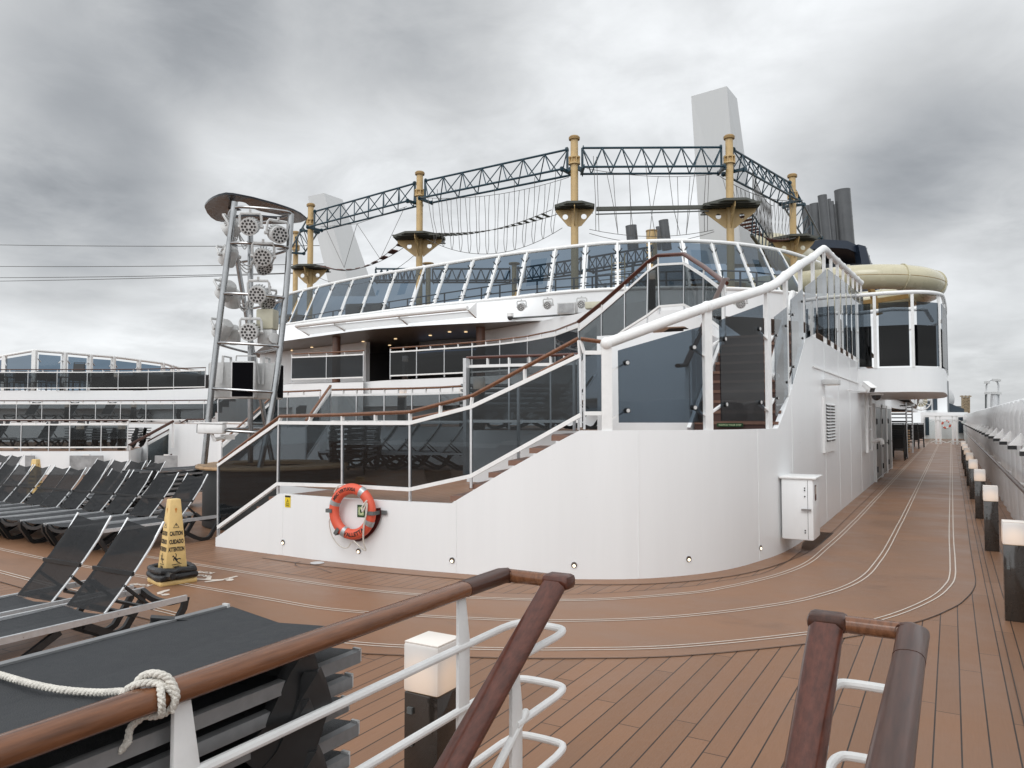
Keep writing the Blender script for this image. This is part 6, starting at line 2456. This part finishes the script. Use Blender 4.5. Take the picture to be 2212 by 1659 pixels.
q = at_z(920, 1397, .87)
lamp((q.x - .03, q.y + .09, 0), 0, 'bollard lamp right behind the white stair guard rail', 'bollard lamps')
for i, (x, y) in enumerate(((.46, 8.2), (.44, 12.3), (.42, 16.1), (.40, 19.9), (.40, 23.7), (.40, 27.5), (.40, 31.4), (.40, 35.5))):
    lamp((x, y, 0), 0, 'lit bollard lamp by the ship side wall, %s from the stair' % ords[i], 'bollard lamps along the ship side wall')
for i, (px, d, z, lab) in enumerate(((172, 25.0, .76, 'lit bollard lamp between lounger and stack behind the low far railing'), (262, 25.0, .76, 'lit bollard lamp in front of the stack at the end of the low far railing'),
                                     (145, 33.8, 1.606, 'lit bollard lamp in front of a lounger on the second far terrace'), (288, 33.8, 1.606, 'lit bollard lamp between loungers on the second far terrace'), (441, 33.2, 1.606, 'lit bollard lamp close behind the light tower leg'),
                                     (251, 36.8, 3.106, 'lit bollard lamp on the upper far deck between dark chairs'),
                                     (868, 17.6, 1.606, 'lit bollard lamp on the upper terrace far behind the glass'), (1002, 16.6, 1.606, 'lit bollard lamp on the upper terrace near the corner post'),
                                     (1035, 12.7, 1.606, 'pale unlit looking bollard lamp beside the stack on the upper terrace'), (875, 26.5, 3.09, 'small lit bollard lamp behind the promenade railing'),
                                     (1408, 16.9, 4.2, 'lit bollard lamp on the high stair landing'))):
    lamp(at_dz(px, d, z), R_(20), lab, 'bollard lamps on the terraces')

# ================================================================== CAUTION CONES
def cone_proto():
    r = thing('caution_cone', 'yellow caution cone', 'caution cone', (0, 0, 0), 'yellow caution cones')
    b0, t0, hh = .125, .057, .85

    def half(z):
        return b0 + (t0 - b0) * (z - .06) / hh
    m = MB()
    P0 = [(-b0, -b0, .06), (b0, -b0, .06), (b0, b0, .06), (-b0, b0, .06)]
    z1 = .06 + hh
    P1 = [(-t0, -t0, z1), (t0, -t0, z1), (t0, t0, z1), (-t0, t0, z1)]
    m._add(P0 + P1, [(3, 2, 1, 0), (4, 5, 6, 7)] + [(i, (i + 1) % 4, 4 + (i + 1) % 4, 4 + i) for i in range(4)])
    m.build('cone_body', 'yellow', r, bevel=.012)
    m = MB().box((0, 0, .028), (.40, .40, .055))
    m.build('cone_base', 'yellow', r, bevel=.02)
    tl = math.atan2(b0 - t0, hh)
    for side in range(4):
        rot = Matrix.Rotation(side * math.pi / 2, 4, 'Z')

        def onf(x, z, e=.0025):
            return rot @ V(x, -(half(z) + e), z)
        m = MB()
        for txt, z, sz, fill in (('CAUTION', .520, .050, .80), ('CUIDADO', .432, .050, .82), ('ATTENTION', .350, .050, .86)):
            vs_, fs_ = text_faces(txt, sz, .0022)
            wx = max(v.x for v in vs_) - min(v.x for v in vs_)
            kx = fill * 2 * half(z + .02) / wx
            m._add([onf(v.x * kx, z + v.y * 1.25) for v in vs_], fs_)
        tri = [(-.034, .60), (.034, .60), (0, .655)]
        t2 = [(-.025, .605), (.025, .605), (0, .646)]
        for i in range(3):
            j = (i + 1) % 3
            m._add([onf(*tri[i]), onf(*tri[j]), onf(*t2[j]), onf(*t2[i])], [(0, 1, 2, 3)])
        m._add([onf(-.003, .620), onf(.003, .620), onf(.005, .638), onf(-.005, .638)], [(0, 1, 2, 3)])
        # slipping figure
        for poly in ([(-.045, .300), (-.033, .308), (-.026, .300), (-.030, .290), (-.042, .289)],
                     [(-.030, .296), (-.008, .286), (.004, .268), (.034, .274), (.048, .262), (.044, .256), (.028, .264), (.004, .254), (-.010, .250), (-.026, .270)],
                     [(-.010, .252), (.006, .256), (.014, .236), (.036, .226), (.033, .218), (.006, .228)],
                     [(-.012, .290), (-.006, .312), (-.016, .326), (-.010, .329), (.002, .314), (-.002, .288)],
                     [(-.030, .278), (-.038, .262), (-.030, .246), (-.024, .249), (-.029, .262), (-.022, .276)],
                     [(-.052, .212), (.052, .216), (.052, .209), (-.052, .205)]):
            m._add([onf(*q) for q in poly], [list(range(len(poly)))])
        fr_ = [(-.040, .165), (.040, .165), (.040, .195), (-.040, .195)]
        f2 = [(-.037, .168), (.037, .168), (.037, .192), (-.037, .192)]
        for i in range(4):
            j = (i + 1) % 4
            m._add([onf(*fr_[i]), onf(*fr_[j]), onf(*f2[j]), onf(*f2[i])], [(0, 1, 2, 3)])
        m._add([onf(*q) for q in [(-.032, .180), (-.022, .188), (.022, .188), (.032, .180), (.030, .172), (-.030, .172)]], [list(range(6))])
        flat(m).build('print', 'ink', r)
        m = MB()
        m._add([onf(.012 * math.cos(a), .80 + .016 * math.sin(a)) for a in [2 * math.pi * i / 12 for i in range(12)]], [list(range(12))])
        m._add([onf(-.005, .79), onf(.005, .79), onf(.005, .765), onf(-.005, .765)], [(0, 1, 2, 3)])
        flat(m).build('hang_hole', 'cone_hole', r)
    m = MB()
    for k, (z, rr) in enumerate(((.09, .19), (.15, .18))):
        pts = []
        for i in range(24):
            a = 2 * math.pi * i / 24
            sq = max(abs(math.cos(a)), abs(math.sin(a)))
            q = rr / sq * (.92 if sq < .8 else 1) + .004 * math.sin(i * 1.3 + k)
            pts.append(V(math.cos(a) * q, math.sin(a) * q, z + .008 * math.sin(i * .9 + k * 2)))
        m.tube(pts, .038, 10, closed=True)
    m.tube([V(.17, -.12, .13), V(.26, -.13, .12), V(.33, -.12, .125)], .036, 8)
    m.build('weight_ring', 'black_soft', r)
    return r


M['cone_hole'] = mat('orange_recess', (.55, .20, .02), .5)
CONE, cu_ = cone_proto(), []
p = at_z(372, 1256, 0)
place(CONE, cu_, (-7.45, 5.44, 0), R_(-15.5), 'yellow caution cone with a black weight ring standing on the running lane', 'yellow caution cones')
p = at_dz(75, 16.4, 0)
place(CONE, cu_, p, R_(20), 'deeper yellow caution cone half hidden behind the front row of loungers', 'yellow caution cones')

# ================================================================== FOREGROUND STAIR GUARDS
ZR = 1.2
HEX = lambda w, h: [(-w / 2, -h * .12), (-w * .30, -h / 2), (w * .30, -h / 2), (w / 2, -h * .12), (w / 2, h * .12), (w * .30, h / 2), (-w * .30, h / 2), (-w / 2, h * .12)]


def rounded(w, h, n=16, p=2.6):
    out = []
    for i in range(n):
        a = 2 * math.pi * i / n
        c, s = math.cos(a), math.sin(a)
        out.append((math.copysign(abs(c) ** (2 / p), c) * w / 2, math.copysign(abs(s) ** (2 / p), s) * h / 2))
    return out


def stair_guard(name, label, xo, xi, yc, y_end, zs, wm='teak'):
    """guard rail beside the stair well: long rail, cross piece, sloping inner rail, white tubes with looped ends"""
    g = thing(name, label, 'stair railing', (xo, yc, 0))
    s = 1 if xi > xo else -1
    zc = ZR - .03
    MB().tube([V(xo, y_end, zc), V(xo, yc - .30, zc)], .045, prof=rounded(.078, .056)).build('handrail', wm, g)
    MB().tube([V(xo, yc - .298, zc), V(xo, yc - .02, zc), V(xo + s * .02, yc, zc)], .045, prof=rounded(.080, .058)).build('corner_piece', 'teak_dark', g)
    MB().tube([V(xo + s * .022, yc, zc), V(xi - s * .05, yc, zc)], .03, prof=rounded(.056, .050)).build('cross_rail', 'teak', g)
    cap = MB().box((xi + s * .0, yc + .005, zc), (.115, .085, .056))
    cap.build('end_cap', 'teak_dark' if s < 0 else 'teak_red', g, bevel=.018)
    sl_ = .60
    a, b_ = V(xi, yc - .045, zc - .015), V(xi, yc - .045 - 1.75, zc - .015 - 1.75 * sl_)
    MB().tube([a, b_], .05, prof=HEX(.098, .062)).build('sloping_handrail', 'teak_red', g, smooth=60)
    ho = bpy.context.scene.objects
    for yy, xx, zt in ((yc - .30, xo, zc - .028), (yc - 1.47, xo, zc - .028), (yc - .33, xi, None)):
        top = zt if zt is not None else (zc - .015 - (.285) * sl_ - .03)
        pl = [V(xx, yy - .036, -.02), V(xx, yy + .036, -.02), V(xx, yy + .036, top - .16), V(xx, yy + .008, top), V(xx, yy - .036, top)]
        m = MB().slab(pl, .014)
        m.build('post', 'rail', g, bevel=.002)
    for z in zs:
        yb = yc - .33
        pth = [V(xo, y_end, z), V(xo, yc - .02, z), V(xo + s * .012, yc + .06, z), V(xo + s * .05, yc + .095, z), V(xi - s * .05, yc + .095, z), V(xi - s * .012, yc + .06, z), V(xi, yc - .02, z), V(xi, yb, z)]
        q = [pth[0], pth[1]] + smooth_path(pth[1:7], 4)[1:] + [pth[7]]
        MB().tube(q, .0145, 10).build('guard_tube', 'rail', g)
    za = zs[1] + .02
    MB().tube([V(xi, yc - .26, za), V(xi, yc - 1.9, za - 1.64 * sl_)], .0145, 10).build('sloping_tube', 'rail', g)
    MB().sphere(V(xi, yc - .26, za), .0145, 5).build('tube_end', 'rail', g)
    return g


ku = at_x(*ZG(735, 650), -1.57).z
kl = at_x(*ZG(735, 1060), -1.57).z
stair_guard('stair_guard', 'white stair guard with brown wooden handrail and a tied white rope', -1.57, -1.33, 2.66, -1.2, (ku, kl, kl - (ku - kl)))
stair_guard('stair_guard', 'white stair guard with dark glossy handrail next to the lane curve', -.11, -.345, 2.55, -1.2, (ku, kl, kl - (ku - kl)), 'teak_dark')

# rope tied round the handrail
knot = at_x(332, 1490, -1.57)
kn = V(-1.57, knot.y, ZR - .03)
rp = thing('rope', 'thick white twisted rope knotted round the wooden handrail and trailing over loungers', 'rope', kn - UPZ * .05)


def twisted(path, r, pitch, name, closed=False):
    P = smooth_path(path, 10)
    d = [0.0]
    for a, b_ in zip(P, P[1:]):
        d.append(d[-1] + (b_ - a).length)
    n = int(d[-1] / (pitch / 9)) + 2
    Q = resample(P, n)
    L = d[-1]
    m = MB()
    for k in range(3):
        pts = []
        for i, p in enumerate(Q):
            t_ = (Q[min(i + 1, n - 1)] - Q[max(i - 1, 0)]).normalized()
            u = t_.cross(UPZ if abs(t_.z) < .9 else V(1, 0, 0)).normalized()
            v = u.cross(t_)
            a = 2 * math.pi * (L * i / (n - 1) / pitch + k / 3)
            pts.append(p + (u * math.cos(a) + v * math.sin(a)) * r * .52)
        m.tube(pts, r * .60, 7)
    return m.build(name, 'rope', rp, smooth=80)


RR = .0083
twisted([at_z(-60, 1440, 1.158), at_z(0, 1458, 1.155), at_z(70, 1478, 1.152), at_z(140, 1491, 1.150), at_z(215, 1496, 1.154), at_z(262, 1494, 1.168), kn + V(-.046, -.004, .004)], RR, .036, 'rope_line')
for k_, (dy0, tilt, ph) in enumerate(((-.020, .030, 215), (.006, -.028, 190))):
    lp_ = []
    for i in range(11):
        a = R_(ph - i * 34)
        lp_.append(kn + V(math.cos(a) * .0485, dy0 + tilt * math.cos(a) + .0015 * i, math.sin(a) * .0385))
    twisted(lp_, RR * .96, .036, 'rope_wrap')
twisted([kn + V(-.044, -.022, .010), kn + V(-.030, -.014, .042), kn + V(.002, -.004, .056), kn + V(.034, .012, .046), kn + V(.052, .02, .010), kn + V(.044, .014, -.026)], RR, .036, 'rope_wrap')
twisted([kn + V(-.012, -.012, -.036), kn + V(-.030, -.034, -.060), kn + V(-.022, -.046, -.085), kn + V(-.034, -.056, -.105)], RR * .95, .04, 'rope_tail')

# ================================================================== SHIP SIDE WALL
bw = thing('ship_side_wall', 'tall white ribbed wall along the ship side with a rounded top', 'wall', (1.0, 30, 0))
XB = .98
MB().box((XB + .04, 42, 1.0), (.06, 90, 2.0)).build('wall_plate', 'white_side', bw)
k = 0
y = -2.96
PW = 1.12
while y < 76:
    rows = []
    prof = [(0.0, 0.0), (-.02, .5), (-.03, 1.0), (-.035, 1.5), (-.035, 1.82), (-.02, 1.94), (.03, 2.035), (.10, 2.07), (.17, 2.04)]
    for a in range(9):
        t_ = a / 8
        bulge = .075 * math.sin(math.pi * t_) ** .55
        rows.append([V(XB + dx - bulge * (1 if z < 1.9 else .8), y + PW * t_, z + (bulge * .75 if z > 2.0 else 0)) for dx, z in prof])
    m = MB()
    n = len(prof)
    m._add([p for r_ in rows for p in r_], [(a * n + b_, a * n + b_ + 1, (a + 1) * n + b_ + 1, (a + 1) * n + b_) for a in range(8) for b_ in range(n - 1)])
    flat(m).build('wall_panel', 'white_side', bw)
    if k % 2 == 0:
        m = MB().slab([V(XB - .08, y + .56, 1.62), V(XB - .08, y + .56, 1.40), V(XB - .27, y + .56, 1.40)], .14)
        wo_ = m.build('light_bracket', 'rail', bw)
        MB().box((XB - .22, y + .56, 1.37), (.11, .11, .055)).build('wall_spot', 'black', wo_)
    y += PW
    k += 1
m = MB()
m.tube([V(.74, -1, .93), V(.74, 62, .93)], .030, 10)
m.build('side_handrail', 'teak_dark', bw)
for yy in range(4, 62, 3):
    MB().bar(V(.74, yy, .91), V(XB - .05, yy, .84), .03, .02).build('handrail_bracket', 'rail', bw)
fb = at_dz(2178, 8.9, .9)
fl_ = thing('deck_floodlight', 'pale grey box lamp with dark slats behind the nearest lit bollard', 'floodlight', (.78, 9.1, .6))
MB().tube([V(.72, 9.0, .98), V(.95, 9.0, .98)], .1, prof=[(-.22, -.10), (.22, -.10), (.24, .0), (.15, .12), (-.10, .13), (-.24, .04)]).build('lamp_case', 'par', fl_)
m = MB()
for i in range(5):
    m.box((.715, 9.0 + (i - 2) * .07, .97), (.02, .045, .11))
m.build('lamp_slat', 'black', fl_)
MB().bar(V(.84, 9.0, .9), V(.84, 9.0, .02), .08, .08).build('lamp_stand', 'rail', fl_)

# ================================================================== AFT END OF THE WALKWAY
# recess with awning roof, racks and stacked chairs
aw = thing('recess_roof', 'dark ribbed ceiling with a white slanting edge over the stacked chairs', 'roof', (-3, 40, 2.5))
MB().prism([(-1.95, 31.3), (-1.62, 36), (-1.62, 46), (-6.5, 46), (-6.5, 31.3)], 2.62, 2.72).build('roof_panel', 'pole_dark', aw)
m = MB()
for i in range(12):
    m.box((-3.6, 32.5 + i * 1.1, 2.60), (4.0, .10, .05))
m.build('roof_slat', 'charcoal', aw)
MB().slab([V(-1.60, 31.6, 3.1), V(-1.60, 46.2, 3.1), V(-1.60, 46.2, 2.5), V(-1.60, 40, 2.55), V(-1.60, 31.6, 3.0)], .06).build('roof_edge', 'white', aw)
rw = MB().box((-6.4, 40, 1.3), (.15, 18, 2.6))
tag(rw.build('recess_wall', 'white'), 'white back wall of the recess behind the racks', 'wall')
for i, (y, lab) in enumerate(((38.5, 'black slatted rack standing behind the nearest stacked chairs'), (44.5, 'black slatted rack farther down the recess'))):
    g = thing('slatted_rack', lab, 'rack', (-2.8, y, 0), 'slatted racks')
    for xx in (-4.6, -3.2, -1.75):
        MB().box((xx, y, 1.25), (.07, .07, 2.5)).build('rack_post', 'alu', g)
    for j in range(11):
        MB().box((-3.18, y - .05, .55 + j * .18), (2.85, .03, .05)).build('slat', 'black', g)
pu_ = []


def chair_proto():
    r = thing('stacked_chair', 'black stacking chair', 'chair', (0, 0, 0), 'stacked chairs')
    m = MB()
    m.box((0, 0, .44), (.50, .48, .03))
    m.build('seat', 'black', r, bevel=.01)
    m = MB()
    m.box((0, .26, .72), (.46, .025, .40), 0, R_(-10))
    m.build('backrest', 'black', r)
    for sx in (-1, 1):
        MB().bar(V(sx * .25, -.22, .44), V(sx * .27, -.27, 0), .03, .03).build('leg', 'black', r)
        MB().bar(V(sx * .25, .32, .98), V(sx * .27, .22, 0), .03, .03).build('leg', 'black', r)
    MB().bar(V(-.24, .32, .97), V(.24, .32, .97), .03, .03).build('top_bar', 'black', r)
    return r


CH = chair_proto()
for si, (x, y, n, lab) in enumerate(((-2.35, 33.2, 2, 'black chair standing in front of the chair stacks, %s up'), (-2.45, 34.6, 6, 'black chair in the nearest stack under the awning, %s up'), (-2.0, 36.2, 7, 'black chair in the second stack under the awning, %s up'),
                                     (-2.0, 37.6, 7, 'black chair in the third stack under the awning, %s up'), (-1.95, 50.5, 6, 'black chair in the stack beside the glass gate, %s up'), (-1.75, 53, 6, 'black chair in the stack nearest to the glass gate, %s up'))):
    for i in range(n):
        place(CH, pu_, (x, y + i * .03, i * .10), R_(random.uniform(-6, 6) + 180), lab % ords[i], 'stacked chairs by the walkway')
ys_ = thing('wooden_crate_stack', 'pale wooden slatted stack behind the black chairs', 'crate stack', (-1.8, 40, 0))
for j in range(9):
    MB().box((-1.85, 40.2, .25 + j * .12), (.3, .5, .06)).build('crate_board', 'bar_wood', ys_)

# glass gate across the walkway, white house, radome and mast behind
YG = 60.0
gt = thing('glass_gate', 'clear glass gate with white posts across the far end of the walkway', 'gate', (-.6, YG, 0))
for px in (2022, 2031, 2058, 2067):
    p = at_y(px, 930, YG)
    MB().box((p.x, YG, .95), (.11, .10, 1.9)).build('post', 'rail', gt)
pa, pb = at_y(1996, 930, YG), at_y(2092, 930, YG)
MB().bar((pa.x, YG, 1.92), (pb.x, YG, 1.92), .10, .12).build('top_rail', 'rail', gt)
for (a, b_) in ((1998, 2021), (2034, 2056), (2069, 2090)):
    p, q = at_y(a, 930, YG), at_y(b_, 930, YG)
    MB().box(((p.x + q.x) / 2, YG, .9), (q.x - p.x, .02, 1.6)).build('glass_pane', 'glass_clear', gt)
m = MB()
for px in (2022, 2031, 2058, 2067):
    p = at_y(px, 930, YG)
    for z, s in ((.12, 1), (1.55, -1)):
        m = MB()
        m.bar((p.x - .35, YG - .06, z), (p.x, YG - .06, z + .15), .06, .04)
        m.bar((p.x, YG - .06, z + .15), (p.x + .35, YG - .06, z), .06, .04)
        m.build('pane_bracket', 'rail', gt)
hb_ = at_d(2000, 890, 66)
hs = thing('aft_house', 'white aft house with dark windows and a lifebuoy at the end of the walkway', 'deckhouse', at_dz(2040, 66, 0))
ph0, ph1 = at_dz(1990, 66, 0), at_dz(2092, 66, 0)
MB().prism([(ph0.x, ph0.y), (ph1.x, ph1.y), (ph1.x, ph1.y + 12), (ph0.x, ph0.y + 12)], 0, 2.3).build('house_wall', 'white', hs)
q0, q1 = at_dz(1995, 68, 0), at_dz(2048, 68, 0)
MB().prism([(q0.x, q0.y), (q1.x, q1.y), (q1.x, q1.y + 9), (q0.x, q0.y + 9)], 2.31, 4.4).build('house_upper', 'white', hs)
for (x0, x1, z0, z1, d) in ((2003, 2013, 2.5, 3.4, 67.8), (2018, 2026, 2.5, 3.9, 67.8), (2072, 2088, .5, 1.9, 65.8), (2000, 2007, .3, 1.9, 65.8)):
    p, q = at_dz(x0, d, 0), at_dz(x1, d, 0)
    MB().slab([V(p.x, p.y, z0), V(q.x, q.y, z0), V(q.x, q.y, z1), V(p.x, p.y, z1)], .1).build('window', 'navy', hs)
p, q = at_dz(2046, 70, 0), at_dz(2052, 72, 0)
MB().prism([(p.x, p.y), (q.x, q.y), (q.x, q.y + 5), (p.x, p.y + 5)], 2.31, 5.3).build('corner_screen', 'navy', hs)
p, q = at_dz(2046, 76, 0), at_dz(2084, 76, 0)
tag(MB().prism([(p.x, p.y), (q.x, q.y), (q.x, q.y + 6), (p.x, p.y + 6)], [2.31] * 4, [3.4, 2.7, 2.7, 3.4]).build('blue_tarpaulin', 'navy'), 'dark blue sloped cover beyond the aft house', 'cover')
rd = thing('radome', 'white radome dome half hidden behind the balcony base', 'radome', at_d(2022, 880, 78))
MB().sphere(at_d(2027, 862, 78), 1.45, 14).build('dome', 'pylon', rd)
MB().cyl(at_d(2024, 884, 78), at_d(2024, 905, 78), 1.1, 16).build('dome_base', 'white', rd)
lbp = at_d(2044, 917, 65.3)
l2 = thing('far_lifebuoy', 'small red and white lifebuoy on the aft house wall', 'lifebuoy', lbp)
for k in range(8):
    a0, a1 = 2 * math.pi * k / 8, 2 * math.pi * (k + 1) / 8
    MB().tube([lbp + V(math.cos(a0 + (a1 - a0) * j / 4) * .30, 0, math.sin(a0 + (a1 - a0) * j / 4) * .30) for j in range(5)], .085, 8).build('ring_section', 'orange' if k % 2 else 'rail', l2)
hr2 = thing('hose_reel', 'round spoked hose reel under the balcony next to the racks', 'hose reel', at_d(1988, 872, 46))
c = at_d(1989, 866, 46)
MB().tube([c + V(math.cos(2 * math.pi * i / 20) * .55, 0, math.sin(2 * math.pi * i / 20) * .55) for i in range(20)], .035, 6, closed=True).build('reel_rim', 'rail', hr2)
MB().cyl(c + V(0, .06, 0), c + V(0, .2, 0), .36, 18).build('hose_coil', 'slide', hr2)
m = MB()
for i in range(6):
    a = math.pi * i / 6
    m.cyl(c - V(math.cos(a) * .55, 0, math.sin(a) * .55), c + V(math.cos(a) * .55, 0, math.sin(a) * .55), .02, 5)
m.build('reel_spoke', 'rail', hr2)
cr = thing('port_crane_tower', 'weathered pale lattice tower rising on the quay beyond the ship', 'tower', at_d(2085, 905, 200))
MB().cyl(at_d(2086, 930, 200), at_d(2086, 858, 200), .9, 10).build('tower_shaft', 'crane', cr)
m = MB()
for y0 in range(862, 905, 6):
    for dx in (-8, 8):
        m.bar(at_d(2086 + dx, y0, 199), at_d(2086 - dx, y0 + 6, 199), .22, .22)
for dx in (-8, 0, 8):
    m.bar(at_d(2086 + dx, 854, 199), at_d(2086 + dx, 930, 199), .25, .25)
m.bar(at_d(2074, 856, 199), at_d(2098, 856, 199), .3, .3)
m.build('tower_lattice', 'crane', cr)
c2_ = thing('harbour_light_mast', 'thin grey harbour light mast beside the lattice tower', 'mast', at_d(2067, 905, 230))
MB().cyl(at_d(2067, 930, 230), at_d(2067, 882, 230), .55, 6).build('mast_shaft', 'mast', c2_)
MB().box(at_d(2067, 880, 230), (2.2, .6, .8)).build('mast_head', 'door_grey', c2_)
ms_ = thing('signal_mast', 'white arched signal mast with small lamps above the ship side wall', 'mast', at_d(2145, 885, 34))
dM = 34
m = MB()
arch = [at_d(x, y, dM) for x, y in ((2131, 884), (2131, 832), (2134, 824), (2140, 821), (2148, 820), (2154, 824), (2157, 832), (2158, 884))]
m.tube(arch, .035, 8)
m.tube([at_d(2131, 848, dM), at_d(2158, 849, dM)], .025, 6)
m.build('mast_arch', 'mast', ms_)
MB().tube([at_d(2148, 851, dM), at_d(2147, 884, dM)], .14, 10).build('mast_cylinder', 'mast', ms_)
for (x, y) in ((2132, 826), (2150, 821), (2156, 822), (2133, 849), (2149, 849), (2157, 850)):
    MB().box(at_d(x, y, dM - .1), (.22, .16, .10)).build('signal_lamp', 'par', ms_)
MB().tube([at_d(2129.5, 884, dM), at_d(2129.5, 852, dM)], .04, 6).build('dark_pole', 'door_grey', ms_)
# ceiling gear at the far end
bx = thing('ceiling_horn', 'white horn shaped fitting hanging under the balcony edge', 'fitting', at_d(1962, 865, 38))
MB().lathe(at_d(1962, 862, 38), [(.001, -.35), (.28, -.35), (.3, -.05), (.36, 0), (.36, .12), (.001, .14)], 14).build('horn_case', 'par', bx)
st_ = MB()
for k in range(3):
    st_.bar(at_d(1975 + k * 7, 845, 44), at_d(1962 + k * 7, 880, 46), .16, .16)
tag(st_.build('roof_strut', 'alu'), 'slanting grey struts carrying the far side of the balcony', 'strut')

# overhead wires far to port
for i, (y0, y1, lab) in enumerate(((528, 530, 'highest thin wire crossing the sky behind the light tower'), (575, 569, 'second thin wire crossing the sky behind the light tower'), (600, 586, 'third thin wire crossing the sky behind the light tower'), (608, 586, 'lowest thin wire crossing the sky behind the light tower'))):
    a, b_ = at_d(-60, y0, 95), at_d(760, y1, 70)
    tag(MB().tube(cat(a, b_, .15, 10), .035, 5).build('overhead_wire', 'cord'), lab, 'wire', 'overhead wires')

# chairs, tables and dark stacks on the upper far deck
for i, (px, kind) in enumerate(((15, 0), (60, 1), (130, 0), (165, 2), (205, 1), (240, 3), (330, 3), (395, 3))):
    p = at_dz(px, 37.6, 3.106)
    if kind in (0, 1):
        g = thing('cafe_table', ('small dark cafe table at the edge of the upper far deck', 'small dark cafe table beside a white windscreen post', 'small dark cafe table near an upturned chair', '', 'small dark cafe table between dark stacks')[i], 'table', p, 'cafe tables on the upper far deck')
        MB().cyl(p + UPZ * .70, p + UPZ * .73, .42, 16).build('table_top', 'black', g)
        MB().cyl(p, p + UPZ * .70, .04, 8).build('table_leg', 'black', g)
        for s, wd in ((-.75, 'on the near side'), (.75, 'on the far side')):
            place(CH, pu_, p + V(s, .1, 0), R_(90 if s < 0 else -90), 'dark chair %s of %s' % (wd, ('the first cafe table', 'the second cafe table', 'the third cafe table', '', 'the last cafe table')[i]), 'cafe chairs on the upper far deck')
    elif kind == 2:
        for j in range(5):
            place(CH, pu_, p + V(0, 0, .12 * j), R_(40), 'dark chair in the stack on the upper far deck, %s up' % ords[j], 'stacked chairs on the upper far deck')
    else:
        tag(MB().prism([(p.x - .9, p.y - .5), (p.x + 1.2, p.y - .1), (p.x + 1.0, p.y + .9), (p.x - 1.1, p.y + .5)], 3.106, [4.05, 3.85, 3.95, 4.1]).build('covered_furniture', 'black_soft', bevel=.05), ('dark covered furniture on the upper far deck next to a lamp', 'dark covered furniture in the middle of the upper far deck', 'dark covered furniture on the upper far deck by the light tower')[i - 5], 'furniture')
